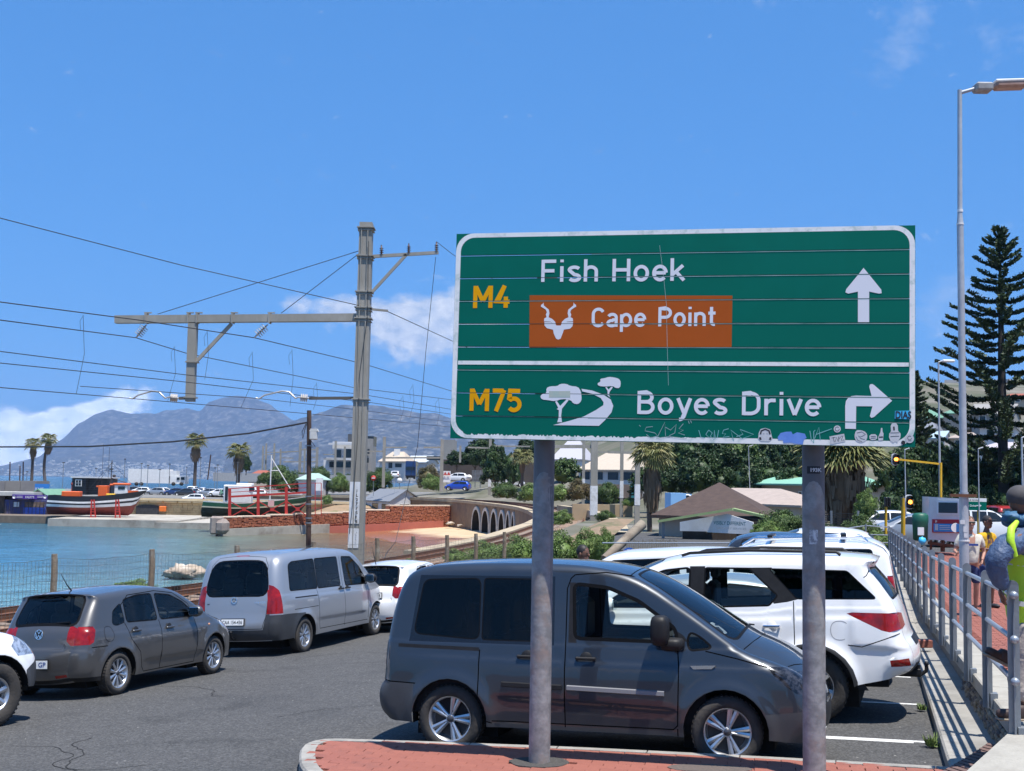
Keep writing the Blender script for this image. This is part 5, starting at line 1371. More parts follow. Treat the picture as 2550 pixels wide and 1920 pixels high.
u0,v0=usx(1128,1095);u1,v1=usx(1128,582);u2,v2_=usx(2285,1120);u3,v3_=usx(2285,562)
print('SIGN',u0,v0,u1,v1,u2,v2_,u3,v3_,SW)
rowpx=[(582,562),(642,632),(704,698),(765,765),(832,833),(895,905),(958,970),(1020,1040),(1095,1118)]
nb=9;bh=SH/nb
seams=[i*SH/9 for i in range(10)]
for i in range(9):
 b=MB();z0,z1=seams[i]+.0035,seams[i+1]-.0035
 cvs=[(0,z0),(0,z1),(SW,z1),(SW,z0)]
 o=SP(0,0,.0);
 pr=[(z0,0),(z0+.002,.0155),(z1-.002,.0165),(z1,0)]
 A=[SP(0,z,q) for z,q in pr];B_=[SP(SW,z,q) for z,q in pr];n_=4
 b.add(A+B_,[(k,n_+k,n_+k+1,k+1) for k in range(3)]+[(3,7,4,0)]+[(0,1,2,3),(7,6,5,4)]);b.build('board',sgreen,sign)
F=.0170
def decal(name,poly,mt,out=F,parent=None,**t):
 b=MB();tri=tessellate_polygon([[V((x,y,0)) for x,y in poly]]);b.add([SP(x,y,out) for x,y in poly],[tuple(q) for q in tri]);return b.build(name,mt,parent or sign,**t)
def split_boards(poly):return poly
def rrect(x0,y0,x1,y1,r,k=8):
 out=[]
 for cx,cy,a in ((x1-r,y1-r,0),(x0+r,y1-r,90),(x0+r,y0+r,180),(x1-r,y0+r,270)):
  for i in range(k+1):t=R(a+90*i/k);out.append((cx+r*math.cos(t),cy+r*math.sin(t)))
 return out
bo=densify(rrect(.001,.008,SW-.002,SH-.004,.16),.02);bi=rrect(.044,.052,SW-.044,SH-.042,.125)
rc=random.Random(5)
bi_d=densify(bi,.012);bi2=[]
for x,y in bi_d:
 if y < .065 and x < SW*.55:y -= rc.uniform(0,.018)*(1 if x < SW*.42 else .4)
 bi2.append((x,y))
b=MB();rings=[[V((x,y,0)) for x,y in bo],[V((x,y,0)) for x,y in bi2]]
tri=tessellate_polygon(rings);al=bo+bi2;b.add([SP(x,y,F) for x,y in al],[tuple(q) for q in tri]);b.build('white_border',sborder,sign)
um,vm_=usx(1128,903);um2,vm2=usx(2275,909)
decal('divider_line',[(.05,vm_-.018),(SW-.05,vm2-.015),(SW-.05,vm2+.018),(.05,vm_+.016)],sborder,F+.0006)
q=[usx(*p) for p in [(1319,866),(1822,866),(1824,737),(1320,736)]]
decal('brown_panel',q,sbrown,F+.0004)
seam_d=pm('seam_dark',(.004,.03,.024),rough=.8);seam_l=pm('seam_light',(.45,.55,.53),(.10,.28,.24),6,.5)
for i in range(1,9):
 z=seams[i]
 decal('board_joint',[(.05,z-.002),(SW-.05,z-.002),(SW-.05,z+.002),(.05,z+.002)],seam_d,F+.0016)
 decal('board_edge',[(.05+SW*.3*(i % 3 > 0),z-.0055),(SW-.05,z-.006),(SW-.05,z-.0022),(.05+SW*.3*(i % 3 > 0),z-.0022)],seam_l,F+.0017)
def arc(cx,cy,rx,ry,a0,a1,n=12):return [(cx+rx*math.cos(R(a0+(a1-a0)*i/n)),cy+ry*math.sin(R(a0+(a1-a0)*i/n))) for i in range(n+1)]
GL={
'F':([[(.07,0),(.07,1)],[(.07,.93),(.56,.93)],[(.07,.50),(.50,.50)]],.62),
'i':([[(.10,0),(.10,.70)],[(.10,.88),(.10,1.0)]],.24),
's':([arc(.27,.53,.19,.12,25,180,8)+[(.09,.50)]+arc(.28,.19,.20,.125,90+0,90,1)[:1]+arc(.28,.185,.19,.13,88,-155,12)],.56),
'h':([[(.07,0),(.07,1)],arc(.27,.46,.20,.19,180,0,12)+[(.47,0)]],.58),
'H':([[(.07,0),(.07,1)],[(.60,0),(.60,1)],[(.07,.51),(.60,.51)]],.72),
'o':([arc(.29,.35,.22,.295,0,360,22)],.62),
'e':([[(.08,.36),(.50,.36)],arc(.29,.35,.22,.295,2,318,20)],.60),
'k':([[(.07,0),(.07,1)],[(.07,.26),(.46,.68)],[(.21,.40),(.50,.02)]],.55),
'C':([arc(.32,.68,.25,.26,25,180,10)+arc(.32,.32,.25,.26,180,335,10)],.66),
'a':([arc(.28,.50,.19,.155,160,0,10)+[(.47,0)],arc(.26,.19,.19,.14,62,330,16)+[(.47,.14)],[(.28,.37),(.47,.37)]],.60),
'p':([[(.07,-.27),(.07,.65)],arc(.29,.35,.22,.295,0,360,22)],.62),
'P':([[(.07,0),(.07,1)],[(.07,.93),(.33,.93)]+arc(.33,.70,.24,.23,90,-90,12)+[(.07,.47)]],.66),
'n':([[(.07,0),(.07,.70)],arc(.27,.46,.20,.19,180,0,12)+[(.47,0)]],.58),
't':([[(.17,.98),(.17,.20)]+arc(.30,.19,.13,.12,180,285,6),[(.02,.66),(.36,.66)]],.44),
'B':([[(.07,0),(.07,1)],[(.07,.93),(.33,.93)]+arc(.33,.73,.20,.20,90,-90,10)+[(.07,.53)],[(.30,.53)]+arc(.34,.30,.23,.23,90,-90,10)+[(.07,.07)]],.68),
'y':([[(.05,.70),(.27,.06)],[(.50,.70),(.25,-.10)]+arc(.12,-.10,.12,.12,0,-100,6)],.56),
'D':([[(.07,0),(.07,1)],[(.07,.93),(.30,.93)]+arc(.30,.64,.29,.29,90,0,8)+arc(.30,.36,.29,.29,0,-90,8)+[(.07,.07)]],.72),
'r':([[(.07,0),(.07,.70)],arc(.27,.42,.20,.22,180,75,8)+[(.40,.64)]],.44),
'v':([[(.04,.70),(.26,.03)],[(.48,.70),(.26,.03)]],.54),
'M':([[(.07,0),(.07,1)],[(.09,.97),(.40,.30)],[(.71,.97),(.40,.30)],[(.73,0),(.73,1)]],.86),
'4':([[(.40,1.0),(.08,.27),(.62,.27)],[(.46,0),(.46,.50)]],.68),
'7':([[(.04,.93),(.50,.93)],[(.53,.96),(.20,0)]],.60),
'5':([[(.54,.93),(.12,.93),(.10,.55)]+arc(.29,.33,.24,.26,128,-140,16)],.66),
}
def lettering(name,txt,px0,px1,py_base,py_top,mt,sw=.152,space=.42,label=None):
 """fit a word into an image-measured box on the sign"""
 (ua,va),(ub,vb)=usx(px0,py_base[0]),usx(px1,py_base[1]);_,vt=usx(px0,py_top)
 H_=vt-va;wtot=0;segs=[]
 for ch in txt:
  if ch == ' ':wtot += space;continue
  segs.append((ch,wtot));wtot += GL[ch][1]+.06
 wtot -= .06;ks=(ub-ua)/wtot
 b=MB();lay=0
 for ch,x0 in segs:
  for ln in GL[ch][0]:
   pts=[V((ua+(x0+x)*ks,va+(vb-va)*((x0+x)/wtot)+y*H_)) for x,y in ln];hw=sw*H_/2;n=len(pts);Lp,Rp=[],[]
   closed=(pts[0]-pts[-1]).length < 1e-4
   for i in range(n):
    if closed:a,c=pts[(i-1) % (n-1)],pts[(i+1) % (n-1)];
    else:a,c=pts[max(0,i-1)],pts[min(n-1,i+1)]
    d=(c-a).normalized();k=1.
    if 0 < i < n-1:
     d1_=(pts[i]-pts[i-1]).normalized();d2_=(pts[i+1]-pts[i]).normalized();k=1/max(.45,math.sqrt(max(.01,(1+d1_.dot(d2_))/2)))
    nn=V((-d.y,d.x))*hw*k;Lp.append(pts[i]+nn);Rp.append(pts[i]-nn)
   o=F+.001+(lay % 4)*.00012;lay += 1
   b.add([SP(p.x,p.y,o) for p in Lp]+[SP(p.x,p.y,o) for p in Rp],[(i,i+1,n+i+1,n+i) for i in range(n-1)])
 return b.build(name,mt,sign,**({'label':label} if label else {}))
lettering('lettering','Fish Hoek',1348,1707,(703,700),648,swhite,label='white words Fish Hoek')
lettering('lettering','Cape Point',1474,1786,(815,812),768,swhite,.16,.5,label='white words Cape Point')
lettering('lettering','Boyes Drive',1587,2047,(1031,1036),974,swhite,label='white words Boyes Drive')
lettering('lettering','M4',1180,1273,(768,767),713,syellow,.19,label='yellow route number M4')
lettering('lettering','M75',1171,1302,(1023,1026),968,syellow,.19,label='yellow route number M75')
def sdec(name,px,mt,out=F+.0012,it=0,label=None):
 pl=[usx(*p) for p in px]
 if it:pl=chaikin(pl,it)
 return decal(name,pl,mt,out,**({'label':label} if label else {}))
sdec('arrow',[(2150,668),(2160,680),(2194,722),(2195,731),(2188,732),(2164,727),(2164,803),(2136,803),(2136,727),(2112,732),(2105,729),(2107,721),(2140,681)],swhite,label='white arrow straight ahead')
ex,ey=1650,540;k_=650/1835
def Z2(l):return [(ex+x*k_,ey+y*k_) for x,y in l]
sdec('arrow',Z2([(1283,1490),(1283,1330),(1288,1296),(1303,1275),(1325,1262),(1358,1258),(1468,1261),(1452,1196),(1456,1180),(1472,1176),(1486,1184),(1612,1294),(1485,1408),(1466,1414),(1456,1402),(1474,1333),(1360,1332),(1358,1492)]),swhite,label='white arrow turning right')
def Z1(l):return [(1100+x*.3542,540+y*.3542) for x,y in l]
sdec('antelope_head',Z1([(785,795),(845,795),(862,790),(855,815),(838,858),(822,865),(806,858),(790,822)]),swhite,F+.0012)
sdec('antelope_head',Z1([(725,742),(765,742),(790,755),(812,766),(838,766),(855,752),(880,742),(926,742),(922,770),(905,788),(862,795),(785,795),(742,785),(725,765)]),swhite,F+.0013)
for sg in (1,-1):
 def mx(l):return Z1([(824+(x-824)*sg,y) for x,y in l])
 sdec('antelope_horn',mx([(722,737),(724,716),(740,708),(735,690),(742,672),(735,655),(712,640),(700,634),(702,620),(712,616),(718,604),(720,625),(738,640),(756,655),(760,680),(754,708),(780,720),(800,740),(806,762),(790,755),(765,739)]),swhite,F+.0014)
sdec('winding_road',Z1([(985,1210),(1060,1222),(1140,1252),(1190,1285),(1208,1330),(1196,1375),(1150,1430),(1108,1470),(785,1465),(900,1435),(1000,1405),(1085,1360),(1138,1325),(1140,1305),(1120,1275),(1060,1245),(990,1228)]),swhite,F+.0012)
sdec('tree_crown',Z1([(695,1262),(712,1245),(740,1240),(738,1205),(765,1192),(815,1192),(835,1175),(880,1175),(905,1190),(960,1195),(980,1225),(985,1260),(985,1295),(960,1320),(925,1312),(912,1290),(850,1280),(800,1298),(750,1290),(705,1285)]),swhite,F+.0013,1)
sdec('tree_trunk',Z1([(800,1300),(812,1296),(835,1330),(880,1285),(895,1290),(848,1350),(842,1400),(848,1445),(815,1445),(825,1410),(826,1360),(810,1352),(822,1345)]),swhite,F+.0014)
sdec('tree_crown',Z1([(1095,1172),(1120,1160),(1115,1140),(1150,1135),(1175,1126),(1215,1130),(1250,1140),(1262,1165),(1255,1205),(1225,1205),(1205,1190),(1150,1195),(1105,1190)]),swhite,F+.0013,1)
sdec('tree_trunk',Z1([(1152,1200),(1162,1198),(1175,1215),(1195,1195),(1205,1200),(1182,1232),(1178,1255),(1188,1272),(1168,1258),(1168,1225)]),swhite,F+.0014)
st_white=pm('sticker_white',(.62,.62,.62),(.5,.5,.52),30,.5);st_ink=pm('sticker_ink',(.02,.02,.025),rough=.6);st_blue=pm('sticker_blue',(.10,.22,.62),(.16,.30,.70),12,.6);st_teal=pm('paint_marker',(.10,.42,.42),(.25,.45,.45),9,.6);st_cyan=pm('sticker_cyan',(.05,.45,.75),rough=.5)
def circ(cx,cy,r,n=18):return [(cx+r*math.cos(2*math.pi*i/n),cy+r*math.sin(2*math.pi*i/n)) for i in range(n)]
def sticker(poly,mt,label,marks=(),it=0,ink=st_ink):
 s_=sdec('sticker',poly,mt,F+.0018,it,label)
 for w_,ln in marks:
  b=MB();pl=[usx(*p) for p in ln];q=band(pl,w_);m_=len(pl);b.add([SP(x,y,F+.0026) for x,y in q],[(i,i+1,2*m_-2-i,2*m_-1-i) for i in range(m_-1)]);b.build('print_mark',ink,s_)
 return s_
def scrib(w_,lns,mt,label):
 b=MB();k=0
 for ln in lns:
  pl=[usx(*p) for p in ln];q=band(pl,w_);m_=len(pl);b.add([SP(x,y,F+.0015+k*.0001) for x,y in q],[(i,i+1,2*m_-2-i,2*m_-1-i) for i in range(m_-1)]);k += 1
 b.build('graffiti_tag',mt,sign,label=label)
sticker(Z2([(1358,1500),(1395,1500),(1430,1515),(1440,1545),(1430,1575),(1395,1590),(1360,1578),(1346,1545)]),st_white,'round white sticker with a scribbled face',[(.004,Z2([(1365,1520),(1400,1512),(1425,1530),(1400,1545),(1375,1540),(1395,1560),(1420,1565)])),(.003,Z2([(1358,1545),(1372,1572),(1400,1580)]))],1)
sticker(Z2([(1172,1545),(1275,1525),(1285,1580),(1180,1600)]),st_white,'small white rectangular sticker lettered TAPZ',[(.004,Z2([(1188,1555),(1215,1550)])),(.004,Z2([(1201,1552),(1206,1585)])),(.004,Z2([(1212,1582),(1222,1550),(1232,1578)])),(.004,Z2([(1238,1580),(1236,1546),(1250,1552),(1240,1562)])),(.004,Z2([(1252,1544),(1268,1540),(1254,1574),(1276,1568)]))])
sticker(Z2(circ(1227,1492,25)),st_white,'tiny round white sticker above the TAPZ sticker',[(.004,Z2(circ(1227,1492,15,8)))])
sticker(Z2([(1452,1530),(1505,1528),(1508,1568),(1455,1572)]),st_white,'small oblong white sticker',[(.004,Z2([(1462,1545),(1498,1543)])),(.004,Z2([(1462,1557),(1498,1555)]))],1)
sticker(Z2([(1534,1485),(1543,1485),(1545,1510),(1552,1525),(1548,1572),(1516,1574),(1514,1550),(1530,1515)]),st_white,'white bottle shaped sticker',[(.010,Z2([(1520,1550),(1548,1548)]))])
sticker(Z2([(1602,1470),(1612,1452),(1640,1450),(1652,1468),(1654,1505),(1672,1525),(1670,1555),(1655,1575),(1648,1590),(1635,1578),(1620,1590),(1600,1575),(1590,1550),(1592,1525),(1604,1508)]),st_white,'tall white cut out sticker with rounded head',[(.012,Z2([(1624,1475),(1626,1502)])),(.004,Z2([(1600,1520),(1662,1518)])),(.004,Z2([(1600,1545),(1662,1542)]))])
sticker(Z2(circ(1735,1560,31)),st_white,'round white sticker in the lower right corner of the sign',[(.004,Z2(circ(1735,1555,14,8))),(.003,Z2([(1722,1575),(1748,1575)]))])
sticker(Z2(circ(1690,1588,15)),st_ink,'small black round sticker')
sticker(Z2([(1632,1365),(1742,1363),(1740,1424),(1630,1420)]),st_cyan,'blue sticker reading DIAS')
uu,vv=usx(1650+1636*k_,540+1420*k_);t_=text('sticker_lettering','DIAS',st_ink,None,SP(uu,vv,F+.0025),sxt,syt,.122,.062,bold=.03,off=.001);t_.data.transform(ROOTM[sign.name].inverted());t_.parent=sign
sticker(Z2([(808,1550),(830,1520),(865,1512),(905,1510),(915,1530),(945,1515),(1000,1525),(1012,1555),(995,1565),(985,1600),(935,1595),(905,1588),(850,1590),(845,1570),(815,1570)]),st_blue,'torn pale blue paper remnant')
sticker(Z2([(676,1520),(690,1492),(722,1485),(755,1495),(765,1530),(772,1560),(750,1580),(690,1578),(672,1560)]),st_white,'white cut out sticker of a dark haired face',[(.013,Z2([(688,1530),(694,1505),(722,1494),(748,1505),(756,1530)])),(.016,Z2([(684,1550),(690,1568)])),(.016,Z2([(760,1550),(754,1568)])),(.003,Z2([(706,1526),(716,1526)])),(.003,Z2([(730,1526),(740,1526)]))])
scrib(.006,[Z2([(255,1500),(270,1550),(300,1555)]),Z2([(325,1500),(305,1530),(330,1555),(350,1520),(325,1500)]),Z2([(340,1545),(362,1570),(365,1500),(372,1560)]),Z2([(395,1500),(385,1555)]),Z2([(465,1490),(430,1500),(420,1525),(445,1525),(425,1550),(470,1545)]),Z2([(500,1575),(480,1500),(560,1560),(640,1530),(545,1495),(565,1530),(520,1545)])],st_teal,'pale graffiti tag in marker on the lower edge')
scrib(.006,[Z2([(1035,1505),(1045,1570),(1062,1590),(1062,1510),(1072,1500)]),Z2([(1068,1560),(1098,1480),(1108,1570)]),Z2([(1080,1530),(1190,1490)])],st_teal,'green marker scribble')
scrib(.005,[Z1([(1485,1475),(1440,1480),(1430,1505),(1500,1520),(1520,1540),(1470,1555),(1440,1530)]),Z1([(1520,1545),(1570,1445),(1575,1540)]),Z1([(1575,1480),(1610,1500),(1650,1460),(1640,1520),(1600,1540)]),Z1([(1700,1455),(1670,1490),(1700,1500),(1665,1520),(1710,1535)]),Z1([(1390,1465),(1400,1475)]),Z1([(1735,1435),(1742,1455)]),Z1([(1750,1432),(1758,1450)]),Z1([(1510,1558),(1600,1545),(1725,1560)])],pm('marker_grey',(.30,.42,.42),rough=.6),'grey graffiti tag in quotation marks')
scrib(.0022,[[(1643,612),(1652,680),(1660,760),(1662,860),(1665,960)]],pm('scratch',(.45,.6,.58),rough=.7),'long thin vertical scratch')
sdec('paper_remnant',Z1([(757,1226),(906,1226),(906,1272),(757,1272)]),pm('paper_scrap',(.36,.48,.42),(.50,.50,.42),20,.7),F+.0019)
pgal=pm('post_galvanised',(.11,.11,.12),(.16,.16,.17),4,.6,metal=.08,bump=.15,bscale=25,c3=(.16,.15,.15),scale3=2.2,stretch=(1,1,.5),contrast=1.6)
for f in (.1,.42,.86):
 b=MB();b.beam(SP(.1,SH*f,-.03),SP(SW-.1,SH*f,-.03),.045,.05,sdn);b.build('back_rail',galv,sign)
P2x=PZ(2031,1935,.2);
def post_at(px_top,py_top,px_b,py_b,x,y):
 return V((x,y,0))
un,vn=usx(2024,1110);back_off=sdn*-.17
pA=V((post1.x,post1.y,0));
ua_,va_=usx(1345,1100)
rp=ray(2026,1300);nrm=sdn;t=(pA-V((0,0,0))).dot(nrm)/V((rp.x,rp.y,0)).dot(nrm);pB=V((rp.x*t,rp.y*t,0))
print('POSTS',pA,pB)
post_pale=pm('post_patch',(.19,.19,.19),(.31,.305,.30),9,.55,metal=.1,bump=.15,bscale=30,c3=(.30,.22,.18),scale3=2.5,contrast=1.8)
for i,(p,lean) in enumerate(((pA,.016),(pB,-.006))):
 zb=gh(p.x,p.y)-.05;b=MB();b.tube([V((p.x,p.y,zb)),V((p.x+lean*0.2,p.y,4.5))],.0925,28);po=b.build('post',pgal,sign)
 b=MB();vs=[];n_=12;top_py=(1175 if i == 0 else 1198);zt=CAM_Z+(hz(p.x/p.y*FPX+1275)-top_py)/FPX*p.y
 rows=fr(0,1,14);prev=None;tocam=math.atan2(-p.y,-p.x)
 for a_ in rows:
  a_=a_**2;z=zt-(zt-zb-.06)*a_;wdt=min(1.,math.sqrt(max(0,1-(1-min(1,a_/.16))**2)))
  for j in range(n_+1):
   t=tocam+(j/n_-.5)*2*1.5*wdt;vs.append(V((p.x+.0938*math.cos(t),p.y+.0938*math.sin(t),z)))
 b.add(vs,[(r_*(n_+1)+j,r_*(n_+1)+j+1,(r_+1)*(n_+1)+j+1,(r_+1)*(n_+1)+j) for r_ in range(14) for j in range(n_)],True)
 b.build('pale_patch',post_pale,po)  # paler mottled patch, rounded at the top, down the post front
def post_sticker(p,px,py,w_,h,mt,label):
 z=CAM_Z+(hz(px)-py)/FPX*p.y;tocam=math.atan2(-p.y,-p.x);b=MB();vs=[]
 for j in range(7):
  t=tocam+(j/6-.5)*w_/.095;q=V((p.x+.0955*math.cos(t),p.y+.0955*math.sin(t),z));vs += [q-V((0,0,h/2)),q+V((0,0,h/2))]
 b.add(vs,[(2*j,2*j+2,2*j+3,2*j+1) for j in range(6)],True);return b.build('post_sticker',mt,sign,label=label),z
post_sticker(pB,2026,1171,.11,.062,st_ink,'black sticker reading 193K');
t_=text('sticker_lettering','193K',st_white,sign,V((pB.x,pB.y,0))+V((-.05,-.1,CAM_Z+(hz(2026)-1176)/FPX*pB.y)),(1,0,0),(0,0,1),.095,.034,bold=.04)
post_sticker(pB,2026,1335,.07,.12,pm('torn_paper',(.62,.62,.62),(.25,.25,.27),30,.7,contrast=3),'torn white paper on the right post')
# ================================================================== RAILWAY, FENCE, MASTS, WIRES
rust=pm('rail_rust',(.11,.045,.022),(.17,.075,.04),5,.7,metal=.2)
sleeper_m=pm('sleeper_concrete',(.26,.21,.17),(.19,.14,.11),3,.9)
tie=MB();tie.box((0,0,0),(2.1,.24,.16),bev=.03);tie_me=tie.mesh('sleeper',sleeper_m)
for off in (1.55,4.75):
 ln=catmull(offset_line(TRC,off),2)
 tk=thing('railway_track','rusty railway track curving round the bay, %s of the two' % ('the one nearer the water' if off < 3 else 'the one nearer the road'),'railway track',tuple(ln[30]))
 for g in (-.54,.54):
  r_=offset_line(ln,g);b=MB();sec=[(-.075,0),(.075,0),(.03,.03),(.03,.13),(.038,.17),(-.038,.17),(-.03,.13),(-.03,.03)]
  n_=len(sec);vs=[]
  for i,p in enumerate(r_):
   t=r_[min(i+1,len(r_)-1)]-r_[max(0,i-1)];t.z=0;t.normalize();s_=V((t.y,-t.x,0))
   for u,v in sec:vs.append(p+s_*u*1.2+V((0,0,-.17+v)))
  b.add(vs,[(i*n_+j,i*n_+(j+1) % n_,(i+1)*n_+(j+1) % n_,(i+1)*n_+j) for i in range(len(r_)-1) for j in range(n_)]);b.build('rail',rust,tk)
 s_=0;cnt=0;sb=MB()
 for a,c in zip(ln,ln[1:]):
  l=(c-a).length
  while s_ < l:
   p=a.lerp(c,s_/l);t=(c-a).normalized();s_ += .7
   if p.y < 24 or p.y > 190:continue
   if cnt < 280:
    o=bpy.data.objects.new('sleeper',tie_me);COL.objects.link(o);o.parent=tk
    o.matrix_basis=ROOTM[tk.name].inverted() @ (Matrix.Translation((p.x,p.y,p.z-.26)) @ Matrix.Rotation(math.atan2(-t.x,t.y),4,'Z'));cnt += 1
   else:sb.box((p.x,p.y,p.z-.26),(2.1,.24,.16),math.atan2(-t.x,t.y))
  s_ -= l
 if sb.v:sb.build('sleeper_row',sleeper_m,tk,kind='stuff')
# ---- mesh fence
wood=pm('fence_wood',(.24,.18,.12),(.15,.12,.09),7,.95,bump=.6,bscale=30,c3=(.30,.27,.22),scale3=3)
fw=pm('fence_wire',(.10,.11,.10),(.17,.17,.15),20,.6,metal=.4)
fen=thing('fence','rusting wire mesh fence on timber posts between the parked cars and the railway','fence',tuple(FENCE[4]))
for i,p in enumerate(FENCE):
 zb=min(G(p.x,p.y),p.z-1.0)-.2;b=MB();rr_=.075
 b.tube([V((p.x,p.y,zb)),V((p.x+.02,p.y,p.z-.3)),V((p.x,p.y,p.z+.10))],[rr_,rr_,rr_*.9],8,smooth=False);b.build('post',wood,fen)
for i,(a,c) in enumerate(zip(FENCE,FENCE[1:])):
 l=(V((c.x,c.y,0))-V((a.x,a.y,0))).length;b=MB();hgt=1.75;nv=int(l/.10)
 sag=lambda t:-.06*math.sin(math.pi*t)
 for k in range(nv+1):
  t=k/nv;p=a.lerp(c,t);z1=p.z+sag(t);b.beam((p.x,p.y,z1-hgt),(p.x+.01*math.sin(k*2.1),p.y,z1),.0055,.0055)
 for r_ in range(12):
  f=r_/11;pr=None
  for k in range(9):
   t=k/8;p=a.lerp(c,t);q=V((p.x,p.y,p.z+sag(t)-hgt*f+.01*math.sin(k*1.7+r_)))
   if pr is not None:b.beam(pr,q,.008 if r_ == 0 else .005,.008 if r_ == 0 else .005)
   pr=q
 b.build('wire_mesh',fw,fen,kind='stuff')
# ---- overhead line masts
mast_m=pm('mast_paint',(.30,.28,.24),(.25,.235,.20),4,.7,bump=.2,bscale=30,c3=(.36,.34,.30),scale3=1.2,stretch=(1,1,.3))
white_p=pm('white_band',(.74,.74,.74),(.62,.62,.61),5,.7,c3=(.5,.48,.45),scale3=2)
insul=pm('insulator_glaze',(.55,.53,.50),(.40,.36,.33),9,.25);insul_d=pm('insulator_dark',(.09,.05,.04),rough=.2)
wire_m=pm('line_wire',(.03,.03,.032),rough=.5)
D=37.2
def insulator(parent,a,c,mt,n=6,r=.10):
 a,c=V(a),V(c);d=(c-a);b=MB();q=d.to_track_quat('Z','Y').to_matrix();l=d.length;prof=[]
 for k in range(n):h=l*(.18+.64*k/n);prof += [(.03,h),(r,h+l*.03),(r*.95,h+l*.055),(.03,h+l*.07)]
 b.lathe([(.018,0)]+prof+[(.018,l)],a,'z',12,True,M=q);return b.build('insulator',mt,parent)
def clamp(b,c,sx_,sy_,h=.05):b.box(c,(sx_,sy_,h))
mb_=P(885,1440,D);mt_=P(913,556,D)
zb0=-1.3
mast=thing('railway_mast','tall grey box section railway mast with a long side arm and the number JL27/518','railway mast',(mb_.x,mb_.y,zb0))
mx_=lambda z:lerp(mb_.x,mt_.x,(z-mb_.z)/(mt_.z-mb_.z))
my_=mb_.y
b=MB();w0,w1=.47,.40
for (z0,z1) in ((zb0,mt_.z),):
 vs=[]
 for z,w_ in ((z0,w0),(z1,w1)):
  for sx_,sy_ in ((-1,-1),(1,-1),(1,1),(-1,1)):vs.append(V((mx_(z)+sx_*w_/2,my_+sy_*w_/2,z)))
 b.add(vs,[(0,1,5,4),(1,2,6,5),(2,3,7,6),(3,0,4,7),(4,5,6,7),(3,2,1,0)])
 for sgx in (-1,1):b.box((mx_(4)+sgx*.10,my_-w0/2-.004,(zb0+mt_.z)/2),(.03,.02,mt_.z-zb0-.4))
mast_shaft=b.build('shaft',mast_m,mast)
def zat(py,d=D):return CAM_Z+(hz(900)-py)/FPX*d
for py in (562,712-78+0,725,765,792,995):
 z=zat(py);b=MB();b.box((mx_(z),my_,z),(.54,.54,.035));b.box((mx_(z),my_,z-.09),(.50,.50,.02));b.build('collar',mast_m,mast)
for (pa,pb) in ((1200,1303),(1314,1362)):
 z0,z1=zat(pb),zat(pa);b=MB();zc=(z0+z1)/2;wv=.475-(zc-zb0)*.0055
 vs=[V((mx_(z)+sx_*(wv/2+.004),my_-wv/2-.012,z)) for z,sx_ in ((z0,-1),(z0,.52),(z1,.50),(z1,-1))]
 b.add(vs,[(0,1,2,3)]);b.add([vs[0],vs[3],vs[3]+V((0,wv,0)),vs[0]+V((0,wv,0))],[(0,1,2,3)]);b.build('white_band',white_p,mast)
zt=zat(1222)
for i,ch in enumerate('JL27/518'):
 z=zat(1217+i*10.7+9);text('mast_number',ch,black_txt,mast,V((mx_(z)-.03,my_-.262,z)),(1,0,0),(0,0,1),.065 if ch not in '1J' else .035,.095,bold=.03)
for i,ch in enumerate('OVERHEAD'):
 if i < 5:z=zat(1322+i*6+5);text('faded_mark','J0752'[i],pm('faded_black',(.35,.35,.35),rough=.8),mast,V((mx_(z)-.02,my_-.262,z)),(1,0,0),(0,0,1),.05,.06,bold=.01)
aR,aL=P(890,791,D),P(288,796,D)
b=MB();b.beam(aR,aL,.26,.24);b.build('cross_arm',mast_m,mast)
for px in (365,470,492,580,672):
 p=P(px,792+.0*px,D);b=MB();b.box(p,(.05,.34,.34));b.box(p+V((.04,0,.17)),(.22,.10,.03));b.build('arm_clamp',mast_m,mast)
h0,h1=P(481,806,D),P(474,1000,D)
b=MB();b.beam(h0,h1,.26,.28,V((0,1,0)));b.build('drop_post',mast_m,mast)
b=MB();b.beam(P(489,900,D),P(577,806,D),.10,.10,V((0,1,0)));b.build('arm_brace',mast_m,mast)
b=MB();p=P(479,902,D);b.box(p,(.36,.36,.04));p=P(475,990,D);b.box(p,(.36,.36,.04));b.build('collar',mast_m,mast)
b=MB();b.beam(P(905,640,D),P(1092,629,D),.10,.09,V((0,1,0)));b.build('top_bracket',mast_m,mast)
b=MB();b.beam(P(926,728,D),P(1012,634,D),.09,.09,V((0,1,0)));b.build('bracket_brace',mast_m,mast)
for px,py in ((950,636),(1018,632),(1087,628)):insulator(mast,P(px,py+4,D),P(px,py-26,D),insul_d,4,.07)
b=MB();b.beam(P(925,770,D),P(966,774,D),.06,.12,V((0,1,0)));b.build('wire_bracket',mast_m,mast)
for (a,c) in (((893,625),(393,782)),((893,632),(700,780))):
 b=MB();b.tube([P(*a,D),P(*c,D)],.012,5);b.build('stay_wire',wire_m,mast)
for (x0,x1,xi0,xi1,xt,py) in ((474,0,446,418,322,991),(905,770,770,742,637,991)):
 b=MB();b.beam(P(x0,991,D),P(xi0,992,D),.09,.09);b.build('registration_bar',pm('bar_dark',(.10,.09,.08),rough=.6),mast)
 insulator(mast,P(xi0,992,D),P(xi1,989,D),insul,4,.13)
 pts=[P(xi1,989,D),P(xi1-6,992,D),P(xi1-22,976,D),P(xi1-40,974,D),P(xt+22,984,D),P(xt+8,993,D),P(xt,991,D)]
 b=MB();b.tube(pts,.028,6);b.build('registration_arm',pm('arm_alloy',(.5,.48,.45),rough=.4,metal=.6),mast)
for (a,c) in (((365,808),(338,842)),((667,808),(633,841))):insulator(mast,P(*a,D),P(*c,D),insul,5,.15)
